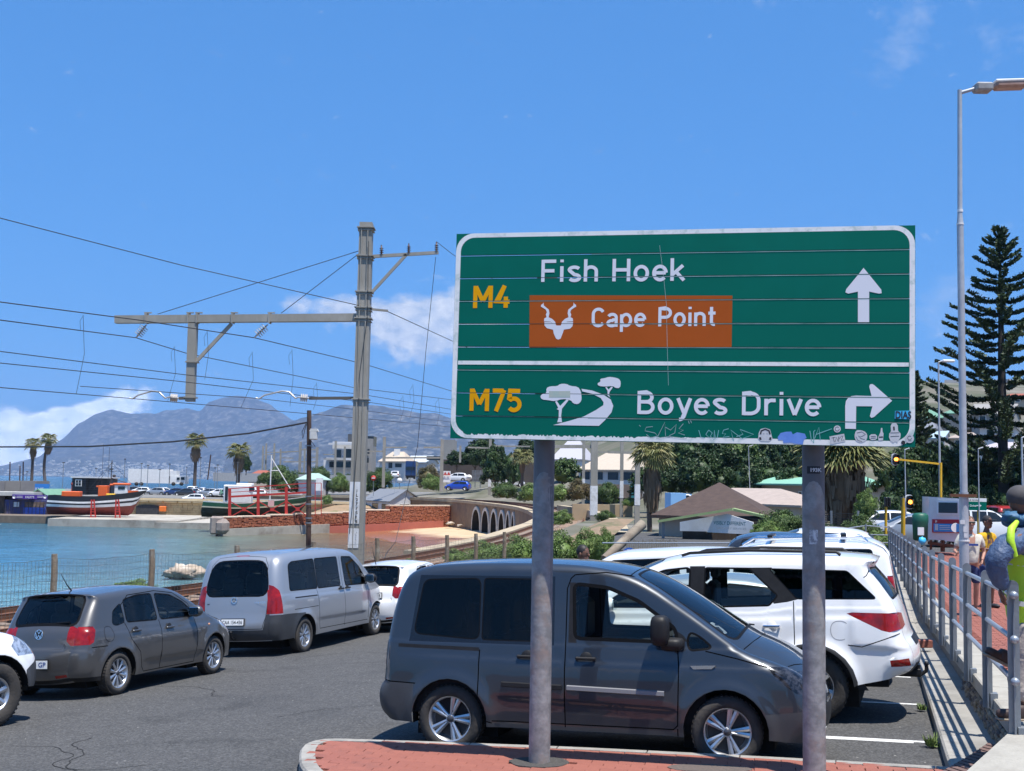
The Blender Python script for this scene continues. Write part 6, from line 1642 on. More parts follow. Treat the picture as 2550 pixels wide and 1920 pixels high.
# ---- wires (depth runs from near left to far right)
def wirepts(pts,sag=0.,n=10):
 q=[P(*p) for p in pts];out=[]
 for a,c in zip(q,q[1:]):
  for i in range(n):t=i/n;p=a.lerp(c,t);out.append(p-V((0,0,4*sag*t*(1-t))))
 out.append(q[-1]);return out
WIRES=[('catenary_wire',[(-250,715,26),(0,752,29.5),(345,797,33),(633,841,D),(905,906,47),(1128,975,66),(1290,1030,92)],.015,'upper black catenary wire running over the end of the long arm'),
('catenary_wire',[(-250,772,26),(0,797,29.5),(338,841,D),(465,880,41),(880,965,56),(1128,996,70),(1290,1040,95)],.015,'catenary wire hung from the left insulator of the long arm'),
('contact_wire',[(-250,848,26),(0,875,29),(450,932,36),(900,982,46),(1128,1020,60),(1350,1062,95)],.012,'contact wire third from the top at the left edge'),
('contact_wire',[(-250,880,26),(0,904,29),(450,950,36),(742,984,42),(905,1000,48),(1128,1032,64),(1350,1068,95)],.012,'contact wire fourth from the top at the left edge'),
('contact_wire',[(-250,938,26),(0,965,29),(322,992,D),(650,1020,44),(900,1042,52),(1128,1064,66),(1350,1090,98)],.012,'lowest thin contact wire held by the left registration arm'),
('contact_wire',[(200,962,31),(640,992,D),(905,1022,48),(1128,1052,64),(1350,1080,96)],.010,'contact wire held by the right registration arm'),
('line_wire',[(-250,505,27),(0,543,30),(450,660,34),(925,768,D),(966,776,D),(1128,850,48),(1350,945,80)],.013,'high single wire sloping down to the bracket on the mast'),
('line_wire',[(1087,602,D),(1128,634,40),(1400,800,70)],.010,'short wire running from the last top insulator behind the big sign'),
('earth_wire',[(1085,640,D),(1060,880,D),(1040,1110,D),(1010,1240,D),(985,1350,D-1),(962,1378,D-2),(958,1390,D-3)],.009,'thin slack earth wire hanging from the top bracket'),
('earth_wire',[(918,600,D-.3),(915,790,D-.3),(896,930,D-.3),(890,1100,D-.3),(878,1260,D-.3),(870,1330,D-.3)],.009,'thin earth wire running down the face of the mast')]
for nm,pts,r_,lab in WIRES:
 b=MB();b.tube(wirepts(pts),r_,5,smooth=True);o=b.build(nm,wire_m,label=lab,cat='wire',group='overhead wires')
drops=[(207,784,190,980,29.5),(434,862,418,998,37),(628,876,600,1015,38),(727,870,722,1012,40),(788,953,780,1020,48),(516,824,510,945,36),(1028,957,1020,1042,52),(1003,985,996,1050,55),(1092,990,1088,1060,62)]
dr_=[MB()]
for k,(x0,y0,x1,y1,d) in enumerate(sorted(drops)):
 b=MB();b.tube([P(x0,y0,d),P(x0+3,(y0+y1)/2,d),P(x1,y1,d)],.006,4);b.tube([P(x0-1,y0+4,d),P(x0-8,y0+16,d),P(x0-6,y0+38,d)],.005,4);b.build('dropper',wire_m,label='thin dropper wire between catenary and contact wire, '+ordn(k),cat='dropper wire',group='droppers between the overhead wires')
# ---- timber pole with meter box and the thick black cable
pole_m=pm('pole_timber',(.085,.045,.032),(.05,.028,.022),5,.8,bump=.6,bscale=30,stretch=(1,1,.2),c3=(.13,.085,.06),scale3=3)
dP=40.;pb,pt=P(769,1460,dP),P(770,1022,dP)
pole=thing('utility_pole','dark brown timber pole with a small white box in front of the harbour','utility pole',(pb.x,pb.y,-1.5))
b=MB();b.tube([V((pb.x,pb.y,-1.6)),pt],[.095,.075],12);b.build('shaft',pole_m,pole)
for py in (1110,1236,1255,1290,1302):z=P(769,py,dP);b=MB();b.lathe([(.118,-.02),(.118,.02)],z,'z',14);b.build('strap',galv,pole)
b=MB();b.box(P(781,1084,dP-.2),(.26,.2,.30),bev=.03);b.prism([(-.15,0),(.15,0),(.11,.09),(-.11,.09)],P(781,1074,dP-.3),(1,0,0),(0,0,1),-.22);b.build('meter_box',pm('box_white',(.62,.62,.60),(.5,.5,.48),6,.6),pole)
b=MB();b.tube([P(762,1055,dP-.12),P(752,1075,dP-.12),P(754,1092,dP-.12),P(760,1066,dP-.12),P(766,1050,dP-.12)],.012,5);b.tube([P(775,1098,dP-.12),P(785,1112,dP-.12),P(776,1114,dP-.12)],.010,5);b.build('cable_loop',wire_m,pole)
b=MB();b.tube(wirepts([(-300,1108,46),(0,1113,44),(220,1112,43),(430,1100,42),(620,1079,41),(765,1052,dP)],0),.032,6);b.build('power_cable',wire_m,label='thick black cable sagging across the harbour to the timber pole',cat='cable')
# ---- simpler railway masts further round the bay
def far_mast(px,pt,pb,d,wpx,arms,band=None,label='',grp='far railway masts'):
 base=P(px,pb,d);top=P(px+2,pt,d);w_=wpx/FPX*d
 t=thing('railway_mast',label,'railway mast',(base.x,base.y,base.z),0,grp)
 b=MB();b.box(((base.x+top.x)/2,base.y,(base.z+top.z)/2),(w_,w_,top.z-base.z));b.build('shaft',mast_m,t)
 for (x1,py,y1) in arms:
  b=MB();b.beam(P(px,py,d),P(x1,y1,d),w_*.5,w_*.5);b.build('cross_arm',mast_m,t)
 if band:
  b=MB();z0,z1=P(px,band[1],d).z,P(px,band[0],d).z;b.box(((base.x+top.x)/2,base.y,(z0+z1)/2),(w_+.03,w_+.03,z1-z0));b.build('white_band',white_p,t)
 return t
far_mast(1478,1095,1322,92,17,[(1340,1112,1112)],(1210,1283),'thick pale mast beside the inner curve just right of the left sign post')
far_mast(1452,1095,1262,150,7,[],(1192,1226),'slim mast left of the thick pale mast, in front of the veranda house')
far_mast(1547,1095,1300,105,8,[(1490,1126,1126)],(1198,1240),'slim mast directly in front of the veranda house')
far_mast(1586,1095,1350,84,12,[(1515,1128,1126)],(1206,1258),'mast standing left of the dead palm skirt')
far_mast(1219,1092,1233,172,7,[(1165,1116,1114),(1320,1110,1112)],(1188,1212),'mast behind the blue hatchback with portal beam')
far_mast(1247,1108,1208,190,6,[(1320,1112,1112)],None,'short mast hanging from the portal beam above the green trees')
far_mast(1145,1110,1152,185,5,[],None,'hanging drop post beneath the portal beam near the level crossing')
far_mast(1099,1094,1224,178,8,[(1055,1114,1114),(960,1140,1140)],None,'mast at the level crossing beside the red and white notice board')
far_mast(955,1088,1214,185,7,[(1012,1114,1114),(905,1124,1124)],None,'mast in front of the white cottage with the cream roof')
far_mast(857,1112,1184,240,5,[(806,1143,1143)],None,'thin mast left before the modern white house')
far_mast(834,1098,1186,235,5,[(806,1132,1132)],None,'thin mast at the left corner of the modern white house')
far_mast(788,1114,1184,250,6,[(706,1150,1150)],None,'mast immediately right of the timber pole')
far_mast(746,1100,1182,255,6,[(690,1124,1126),(790,1120,1120)],None,'mast immediately left of the timber pole')
for i,(px,pt_) in enumerate(((653,1110),(661,1104),(681,1104),(697,1118),(757,1116))):
 far_mast(px,pt_,1190,300+px*.1,4,[(px+34,pt_+22,pt_+23)],None,'thin mast in the cluster beyond the palms, '+ordn(i))
# ================================================================== VEGETATION BUILDERS
def leafmat(name,c,c2,c3=None,sc=1.2):
 mt=pm(name,c,c2,sc,.55,spec=.35,detail=5,contrast=1.8,c3=c3,scale3=sc*.35);return mt
lf_dark=leafmat('leaf_dark',(.018,.040,.012),(.045,.085,.022),(.012,.028,.010))
lf_mid=leafmat('leaf_mid',(.045,.085,.020),(.085,.135,.032),(.03,.055,.015))
lf_light=leafmat('leaf_light',(.095,.165,.035),(.15,.21,.055),(.06,.10,.025))
lf_olive=leafmat('leaf_olive',(.09,.085,.03),(.14,.10,.045),(.05,.06,.02))
bark=pm('bark',(.11,.085,.065),(.06,.045,.035),5,.95,bump=.7,bscale=12,stretch=(1,1,.3))
rng=np.random.RandomState(11)
def quads_mesh(name,C,A,B_,mt):
 """leaf quads at centres C with half axes A, B_"""
 n=len(C);v=np.empty((n,4,3),np.float32);v[:,0]=C-A-B_*.5;v[:,1]=C+A*.1-B_;v[:,2]=C+A+B_*.4;v[:,3]=C-A*.1+B_
 me=bpy.data.meshes.new(name);me.vertices.add(n*4);me.vertices.foreach_set('co',v.ravel());me.loops.add(n*4);me.loops.foreach_set('vertex_index',np.arange(n*4,dtype=np.int32))
 me.polygons.add(n);me.polygons.foreach_set('loop_start',np.arange(0,n*4,4,dtype=np.int32));me.polygons.foreach_set('loop_total',np.full(n,4,np.int32));me.update(calc_edges=True);me.materials.append(mt);return me
def unit(v):return v/np.maximum(1e-9,np.linalg.norm(v,axis=1,keepdims=True))
def crown_mesh(name,mt,ncl=60,nlf=110,ls=.05,seed=0,flat=.8,hole=.0,rough=.55):
 """unit crown (radius about 1) of leaf clumps"""
 r=np.random.RandomState(seed);d=unit(r.normal(size=(ncl,3)));d[:,2]=np.abs(d[:,2])*1.0-(r.rand(ncl) < .38)*.75;rad=(.55+.42*r.rand(ncl)**.6)*(1+.16*np.sin(d[:,0]*4+seed)*np.cos(d[:,1]*5))
 cc=d*rad[:,None]*np.array([1,1,flat]);cr=.16+.16*r.rand(ncl)
 C=[];
 for i in range(ncl):
  q=unit(r.normal(size=(nlf,3)));q[:,2]=q[:,2]*.8+.12;C.append(cc[i]+q*(cr[i]*(rough+(1-rough)*r.rand(nlf)[:,None])))
 C=np.concatenate(C);n=len(C);nn=unit(unit(C)*.6+r.normal(size=(n,3))*.7+np.array([0,0,.35]));t=unit(np.cross(nn,r.normal(size=(n,3))));bt=np.cross(nn,t);s=ls*(.6+.8*r.rand(n))[:,None]
 me=quads_mesh(name,C,t*s,bt*s*.7,mt)
 return me
def core_mesh(mt):
 b=MB();b.ell((0,0,0),(.74,.74,.58),16,10,jit=.35);return b.mesh('inner_foliage',mt)  # solid lump added inside the leaves to block light
CR={}
for nm,mt in (('dark',lf_dark),('mid',lf_mid),('light',lf_light),('olive',lf_olive)):
 CR[nm]=[crown_mesh('crown',mt,70,120,.055,s+len(nm)) for s in range(2)];CR[nm+'core']=core_mesh(mt)
 CR[nm+'fine']=[crown_mesh('crown',mt,110,150,.030,40+len(nm))]
def part_me(name,me,parent,loc,sc,rz=0):
 o=bpy.data.objects.new(name,me);COL.objects.link(o);o.parent=parent;o.location=loc;o.scale=sc;o.rotation_euler=(0,0,rz);return o
rv=random.Random(21)
def tree(name,label,cat,base,h,w_,kind='dark',trunk=.35,group=None,fine=False,dpt=None,tr=None):
 """base point on the ground, total height h, crown width w_"""
 t=thing(name,label,cat,tuple(base),0,group);ch=h*(1-trunk)
 me=CR[kind+'fine'][0] if fine else rv.choice(CR[kind])
 rz=rv.uniform(0,6.28)
 part_me('crown',me,t,(0,0,h-ch*.55),(w_/2,(dpt or w_)/2,ch*.62),rz)
 part_me('inner_foliage',CR[kind+'core'],t,(0,0,h-ch*.55),(w_/2,(dpt or w_)/2,ch*.60),rz)
 if trunk > .05:
  b=MB();r_=tr or max(.08,h*.028);b.tube([(0,0,-.3),(.02*h*.5,0,h*trunk*.6),(0,.03*h,h*trunk+ch*.25)],[r_,r_*.8,r_*.5],8)
  for k in range(4):a=k*1.6+rz;b.tube([(0,0,h*trunk*.7),(math.cos(a)*w_*.15,math.sin(a)*w_*.15,h*trunk+ch*.12),(math.cos(a)*w_*.3,math.sin(a)*w_*.3,h*trunk+ch*.35)],[r_*.5,r_*.35,r_*.15],6,False)
  b.build('trunk',bark,t,local=True)
 return t
def ptree(label,px0,px1,py_top,py_base,d,kind='dark',trunk=.2,name='tree',cat='tree',group=None,fine=False):
 c=(px0+px1)/2;base=P(c,py_base,d);top=P(c,py_top,d);return tree(name,label,cat,base,top.z-base.z,(px1-px0)/FPX*d*1.04,kind,trunk,group,fine)
def bush(label,px0,px1,py_top,py_base,d,kind='mid',group=None,fine=True):return ptree(label,px0,px1,py_top,py_base,d,kind,.0,'bush','bush',group,fine)
pal_g=pm('palm_frond',(.10,.13,.035),(.20,.19,.06),3,.6,c3=(.28,.22,.09),scale3=1.1);pal_s=pm('palm_skirt',(.15,.095,.055),(.25,.175,.11),6,.9,c3=(.06,.04,.025),scale3=1.5,stretch=(1,1,.25));pal_t=pm('palm_trunk',(.13,.10,.08),(.08,.06,.05),4,.95,bump=.6,bscale=8,stretch=(.5,.5,3))
def fan_crown(rad,nf,seed,droop=.3,kind_m=None,up=.9):
 r=random.Random(seed);b=MB()
 for k in range(nf):
  a=k*2.399+r.uniform(-.2,.2);f=k/nf;el_=lerp(up,-droop*1.6,f);L_=rad*r.uniform(.85,1.1)
  dr=V((math.cos(a)*math.cos(el_),math.sin(a)*math.cos(el_),math.sin(el_)));st=dr*L_*.42;side=dr.cross(V((0,0,1))).normalized();u_=side.cross(dr).normalized()
  b.beam((0,0,0),st,.035*rad,.02*rad)
  ns=13
  for j in range(ns):
   g=(j/(ns-1)-.5)*2.3;dd=(dr*math.cos(g)+side*math.sin(g));e1_=st+dd*L_*.30*(1-.12*abs(g));e2_=e1_+dd*L_*.26+V((0,0,-L_*(.10+.16*droop+.08*r.random())));ww=side*math.cos(g)-dr*math.sin(g);ww=ww*(.026*rad)
   lift=u_*(.02*rad*((j % 2)*2-1));b.add([st,e1_-ww+lift,e1_+ww-lift,e2_],[(0,1,2),(1,3,2)])
 return b
def palm(label,px,py_top,py_base,d,crown_px,skirt=None,trunk_px=8,bend=0.,group=None,nf=34,stump=None):
 """skirt: (py_top, py_bottom, half width px)"""
 base=P(px,py_base,d);top=P(px,py_top+crown_px*.42,d);t=thing('palm_tree',label,'palm tree',tuple(base),0,group);h=top.z-base.z;s=d/FPX
 tr=trunk_px/2*s;rows=10;b=MB();b.tube([(bend*s*math.sin(math.pi*i/rows),0,h*i/rows-(.3 if i == 0 else 0)) for i in range(rows+1)],[tr*(1.15-.3*i/rows) for i in range(rows+1)],10)
 b.build('trunk',pal_t,t,local=True)
 b=fan_crown(crown_px/2*s*1.12,nf,int(px),.4 if nf < 70 else .16)
 for i,v in enumerate(b.v):b.v[i]=(v[0],v[1],v[2]+h)
 b.build('crown',pal_g,t,local=True)
 if skirt:
  z1=P(px,skirt[0],d).z-base.z;z0=P(px,skirt[1],d).z-base.z;wv=skirt[2]*s;r=random.Random(int(px)+1);b=MB();n=220 if skirt[2] > 15 else 90
  prof=[]
  for i in range(9):f=i/8;prof.append((wv*(.55+.45*math.sin(math.pi*min(1,(1-f)*1.0)*.62+.3))*(.42+.58*min(1,f*2.2)),lerp(z0,z1,f)))
  b.lathe([(p[0]*.86,p[1]) for p in prof],(0,0,0),'z',14)
  for k in range(n):
   a=r.uniform(0,6.283);f=r.uniform(.12,1.0);i=min(7,int(f*8));rr__=prof[i][0]*r.uniform(.92,1.14);z=lerp(z0,z1,f);l=(z1-z0)*r.uniform(.12,.3);c=V((math.cos(a)*rr__,math.sin(a)*rr__,z));tt=V((-math.sin(a),math.cos(a),0))*wv*r.uniform(.05,.11)
   c2=V((math.cos(a)*rr__*r.uniform(.85,1.05),math.sin(a)*rr__*.98,z-l));b.add([c-tt,c+tt,c2+tt*.4,c2-tt*.4],[(0,1,2,3)])
  b.build('dead_frond_skirt',pal_s,t,local=True)
 return t
# ================================================================== HARBOUR
quay_m=pm('quay_tar',(.16,.155,.145),(.22,.21,.19),.6,.9,c3=(.12,.12,.11),scale3=.1);cream=pm('cream_stone',(.58,.44,.24),(.47,.35,.19),1.4,.9,bump=.4,c3=(.36,.26,.14),scale3=.5)
cream_c=pm('cream_coping',(.66,.54,.34),(.50,.40,.24),1,.85)
def pxbox(px0,px1,py0,py1,d,depth,mt,name,parent=None,**tags):
 """box whose front face fills the image rectangle at distance d, running back by depth"""
 a,c=P(px0,py1,d),P(px1,py0,d);a2=P(px1,py1,d);zt,zb=(P(px0,py0,d).z+c.z)/2,(a.z+a2.z)/2
 b=MB();b.box(((a.x+a2.x)/2,d+depth/2,(zt+zb)/2),(a2.x-a.x,depth,zt-zb));return b.build(name,mt,parent,**tags)
QZ=-.72
b=MB();xq0,xq1=P(-260,1240,192).x,P(905,1240,192).x
b.add([(xq0,191,QZ),(xq1,191,QZ),(xq1+12,345,QZ+.5),(xq0-20,345,QZ)]+[(xq0,191,-6),(xq1,191,-6),(xq1+12,345,-6),(xq0-20,345,-6)],[(0,1,2,3),(0,4,5,1),(1,5,6,2),(2,6,7,3),(3,7,4,0)]);b.build('quay',quay_m,kind='structure')
qw=thing('quay_wall','cream stone harbour wall with dark opening behind the stranded fishing boats','harbour wall',tuple(P(400,1290,190)))
xa,xb=P(300,1250,190).x,P(880,1250,190).x
b=MB();b.box(((xa+xb)/2,190.6,-2.8),(xb-xa,.6,4.1));b.build('wall_core',cream,qw)
b=MB();rq=random.Random(4);z=-4.7
while z < -1.35:
 x=xa+rq.uniform(0,.5)
 while x < xb:wq=rq.uniform(.7,1.3);b.box((x+wq/2,190.25,z+.17),(wq-.06,.16+rq.uniform(0,.05),.30));x += wq
 z += .36
b.build('stone_course',cream,qw,kind='stuff')
b=MB();b.box(((xa+xb)/2,190.05,-.95),(xb-xa,.9,.30));b.build('coping',cream_c,qw);b=MB()
x=xa
while x < xb:b.box((x+1.1,189.95,-1.25),(2.1,.5,.28),bev=.08);x += 2.3
b.build('ledge_block',cream_c,qw,kind='stuff')
def onw(px,py,d=189.9):return P(px,py,d)
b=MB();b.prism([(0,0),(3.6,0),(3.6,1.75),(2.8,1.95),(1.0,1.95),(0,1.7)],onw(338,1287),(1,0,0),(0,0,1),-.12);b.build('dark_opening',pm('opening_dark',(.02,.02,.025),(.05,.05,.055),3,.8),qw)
b=MB();b.box(onw(405,1267,189.6),(1.1,.5,.85),bev=.1);b.build('orange_box',pm('orange_fibreglass',(.72,.16,.02),rough=.5),label='bright orange box fixed on the cream harbour wall',cat='box')
conc2=pm('slip_concrete',(.44,.41,.35),(.34,.31,.26),.8,.9,c3=(.24,.21,.17),scale3=.35)
sp_=thing('slipway','low pale concrete slipway platform under the black hulled boat','slipway',tuple(P(280,1310,171)))
a_,c_=PZ(95,1293,-3.45),PZ(470,1294,-3.45);b=MB();b.add([(a_.x,168,-3.45),(c_.x,168,-3.45),(c_.x,190.3,-3.3),(a_.x,190.3,-3.3)]+[(a_.x,168,-5.5),(c_.x,168,-5.5),(c_.x,190,-5.5),(a_.x,190,-5.5)],[(0,1,2,3),(0,4,5,1),(1,5,6,2),(3,7,4,0)]);b.build('platform',conc2,sp_)
c2_=PZ(560,1297,-3.6);b=MB();b.box(((c_.x+c2_.x)/2+1,178,-4.2),(c2_.x-c_.x+8,22,1.1));b.build('apron',conc2,sp_)
dk=thing('landing','low dark stone landing in front of the blue fish shop','landing',tuple(P(60,1300,176)))
pxbox(-200,140,1283,1301,176,14,pm('wet_stone',(.12,.095,.07),(.20,.16,.12),1.2,.9,bump=.6),'stone_landing',dk)
# ---- fishing boats
maroon=pm('hull_maroon',(.24,.045,.032),(.17,.035,.026),1,.6);hblack=pm('hull_black',(.016,.018,.022),rough=.45);hwhite=pm('hull_white',(.80,.80,.78),(.68,.66,.63),2,.5);horange=pm('boat_orange',(.78,.13,.02),(.68,.11,.02),2,.5);hgreen=pm('hull_green',(.02,.10,.045),(.015,.07,.035),1.5,.5);hblackg=pm('hull_bottom',(.035,.035,.022),(.055,.05,.035),1,.8);redp=pm('cradle_red',(.52,.03,.02),(.42,.035,.025),2,.6);winb=pm('boat_window',(.02,.03,.035),rough=.1);rig=pm('rigging',(.05,.05,.05),rough=.7);yel=pm('yellow_paint',(.75,.45,.02),rough=.6)
def hull(t,L_,B_,zk,sheer,rows,bow_rake=1.4):
 """rows: (fraction from keel to sheer, material) from the bottom up"""
 ns=22;secs=[]
 def half(f):return B_*(min(1,(f+.30)/.42)**.6 if f < .12 else 1)*(1-max(0,(f-.55)/.45)**2.1)
 fr_=[0]
 for f,_ in rows:fr_.append(f)
 for i in range(ns+1):
  f=i/ns;s_=sheer(f);hb=half(f);k_=zk+(.9*(s_-zk))*max(0,(f-.93)/.07)**1.6*.6;sec=[]
  for q in fr_:
   y=hb*min(1,(q/.45)**.55 if q > 0 else 0)*(1+.05*q) if hb > 0 else 0;z=lerp(k_,s_,q);x=-L_/2+L_*f+bow_rake*q*max(0,f-.6)/.4-.4*(1-q)*(f < .04);sec.append((x,y,z))
  secs.append(sec)
 for ri,(f,mt) in enumerate(rows):
  b=MB();vs=[]
  for sec in secs:
   for k in (ri,ri+1):x,y,z=sec[k];vs += [(x,-y,z),(x,y,z)]
  fs=[]
  for i in range(ns):o=i*4;fs += [(o,o+4,o+6,o+2),(o+1,o+3,o+7,o+5)]
  fs += [(0,2,3,1),(ns*4,ns*4+1,ns*4+3,ns*4+2)]
  b.add(vs,fs);b.build('hull_band' if ri else 'keel_band',mt,t,local=True)
 b=MB();vs=[]
 for sec in secs:x,y,z=sec[-1];vs += [(x,-y*.97,z-.35),(x,y*.97,z-.35)]
 b.add(vs,[(2*i,2*i+1,2*i+3,2*i+2) for i in range(ns)]);b.build('deck',pm('deck_grey',(.12,.11,.10),(.2,.18,.16),2,.9),t,local=True)
 return secs
b1=P(232,1290,177);bt1=thing('fishing_boat','black and white striped fishing boat with maroon bottom and orange deck gear on the slip','fishing boat',(b1.x,177,-3.2),R(6))
hull(bt1,12.3,2.0,0.05,lambda f:2.95-.25*math.sin(math.pi*f)+1.1*max(0,f-.35)**1.5*1.6,[(.30,maroon),(.42,maroon),(.55,hwhite),(.64,hblack),(.74,hwhite),(.88,hblack),(1.,hblack)],1.5)
b=MB()
def hband(b,x0,x1,z0,z1,y):
 b.add([(x0,-y,z0),(x1,-y*.55,z0+.1),(x1+.2,-y*.62,z1+.15),(x0,-y,z1)],[(0,1,2,3)])
b=MB();b.box((-3.2,0,3.15),(2.6,1.8,.75),bev=.08);b.build('deck_hatch',horange,bt1,local=True)
b=MB();b.box((1.4,-.2,3.6),(1.3,1.7,1.7),bev=.06);b.box((1.2,.2,4.3),(1.6,2.0,.2),bev=.05);b.build('winch_housing',horange,bt1,local=True)
b=MB();b.box((4.0,0,3.9),(1.9,1.9,1.4),bev=.1);b.build('wheelhouse',hwhite,bt1,local=True);b=MB();b.box((3.95,0,4.72),(2.3,2.2,.28),bev=.1);b.box((2.9,0,4.6),(1.2,1.6,.25),bev=.1);b.build('wheelhouse_roof',horange,bt1,local=True)
b=MB();b.box((4.1,-.97,4.15),(1.0,.05,.45));b.build('window',winb,bt1,local=True)
b=MB();b.box((5.2,-.35,3.62),(2.2,.1,.35));b.box((5.2,.35,3.62),(2.2,.1,.35));b.build('bulwark_rail',horange,bt1,local=True)
b=MB();b.tube([(2.3,0,3.0),(2.35,0,8.2)],.07,6);b.tube([(2.3,0,5.6),(4.9,0,4.8)],.05,5);b.tube([(1.6,0,6.6),(3.1,0,6.6)],.04,5);b.box((2.8,-.2,5.9),(.45,.45,.4),bev=.1);b.box((2.3,0,6.9),(.5,.3,.2));b.tube([(1.0,0,3),(1.0,0,10.6)],.025,4);b.tube([(1.9,0,3),(1.9,0,10.2)],.025,4)
for q in ((-1.5,3),(-.5,3.2),(5.8,4.2)):b.tube([(2.35,0,7.9),(q[0],0,q[1])],.02,4)
b.build('mast',rig,bt1,local=True)
b=MB();b.box((2.6,-1.0,3.1),(1.3,.5,.35),bev=.1);b.build('net_pile',yel,bt1,local=True)
b=MB();b.tube([(-3.3,0,3.4),(-3.3,0,4.9)],.06,6);b.ell((-3.3,0,4.6),(.15,.15,.2));b.build('winch_post',maroon,bt1,local=True)
b=MB();b.box((-5.9,-.1,.75),(.5,.1,1.2));b.box((-5.6,0,.4),(.9,.2,.2));b.build('rudder',hblackg,bt1,local=True)
for px in (232,293):
 p0,p1=P(px,1290,174.5),P(px-1,1244,174.5);t=thing('boat_stand','red lattice stand propping the black hull, %s of the two' % ('left' if px < 250 else 'right'),'boat stand',tuple(p0),0,'red stands under the black boat');b=MB()
 for s_ in (-.35,.35):b.beam(p0+V((s_,0,0)),p1+V((s_*.5,0,0)),.16,.16)
 for k in range(7):z=k/7;q=p0.lerp(p1,z+.05);b.beam(q+V((-.3,0,0)),q+V((.3,0,0)),.1,.1)
 b.build('lattice',redp,t)
b2=P(632,1286,160);bt2=thing('fishing_boat','green hulled fishing boat with white cabin inside the red steel cradle','fishing boat',(b2.x,160,-2.55),R(4),None,(1.08,1,1.22))
hull(bt2,12.0,1.9,0.0,lambda f:1.75-.2*math.sin(math.pi*f)+1.0*max(0,f-.3)**1.4*1.35,[(.35,hblackg),(.62,hblackg),(.70,pm('hull_stripe',(.55,.50,.36),rough=.6)),(.96,hgreen),(1.,hwhite)],1.4)
b=MB();b.box((-2.0,0,2.55),(3.4,1.9,2.0),bev=.1);b.box((-1.2,0,3.5),(2.0,1.7,.5),bev=.1);b.build('cabin',hwhite,bt2,local=True)
b=MB();b.box((-.25,-.97,3.15),(.6,.06,.5));b.box((-3.3,-.97,2.6),(.35,.06,1.5));b.build('window',winb,bt2,local=True)
b=MB();b.box((5.0,0,2.65),(1.7,1.2,.4),bev=.15);b.build('foredeck_cover',hwhite,bt2,local=True)
b=MB();b.tube([(1.9,0,1.8),(1.9,0,6.9)],.08,6);b.tube([(1.9,0,6.6),(4.4,0,3.2)],.06,5);b.tube([(1.9,0,5.2),(3.0,0,5.2)],.04,5);b.build('mast',hwhite,bt2,local=True)
crd=thing('boat_cradle','bright red steel cradle frame with diagonal braces round the green boat','boat cradle',tuple(P(660,1287,157)))
dd=157.
cols=[572,643,713,769]
for px in cols:
 b=MB();b.beam(P(px,1290,dd),P(px,1212 if px > 600 else 1216,dd),.34 if px != 769 else .5,.3);b.build('column',redp,crd)
for (a,c,w_) in (((572,1237),(769,1226),.26),((572,1217),(769,1203),.12),((572,1226),(769,1214),.08),((769,1203),(800,1203),.08),((769,1240),(800,1240),.08),((769,1265),(800,1265),.08)):
 b=MB();b.beam(P(*a,dd),P(*c,dd),w_,w_);b.build('beam',redp,crd)
for a,c in zip(cols,cols[1:]):
 m_=(a+c)/2
 for (q,r_) in (((a,1248),(c,1288)),((c,1248),(a,1288))):b=MB();b.beam(P(*q,dd),P(*r_,dd),.12,.12);b.build('brace',redp,crd)
 b=MB();b.box(P(m_,1268,dd-.1),(.5,.12,.5));b.build('gusset',redp,crd)
for px in (785,800):b=MB();b.beam(P(px,1285,dd),P(px,1203,dd),.09,.09);b.build('ladder_rail',redp,crd)
b=MB();b.box(P(675,1253,dd-.2),(.8,.06,.75));b.build('notice',pm('faded_pink',(.62,.36,.33),rough=.7),crd)
# ---- red stone breakwater wall
rw_m=pm('red_stone',(.36,.115,.055),(.27,.085,.045),2.5,.9,bump=.5,c3=(.42,.16,.09),scale3=.7);rcap=pm('wall_cap',(.62,.50,.38),(.52,.40,.30),1,.85);rplint=pm('red_plinth',(.45,.13,.085),(.38,.11,.075),.8,.85)
rwt=thing('stone_wall','long red stone breakwater wall with stepped pale coping beside the beach','stone wall',tuple(P(850,1320,160)))
def dw(px):return lerp(148,178,(px-540)/615)
def wall_bot(px):return lerp(1327,1312,(px-540)/560)
steps=[(549,601,1289.6),(601,672,1288),(672,735,1284),(735,797,1281.5),(797,852,1279),(852,912,1276.6),(912,969,1272),(969,1157,1261)]
rs=random.Random(9);stn=[MB(),MB()]
wdir=(P(1100,1300,dw(1100))-P(600,1300,dw(600)));wdir.z=0;wdir.normalize();wn=V((wdir.y,-wdir.x,0));wang=math.atan2(wdir.y,wdir.x)
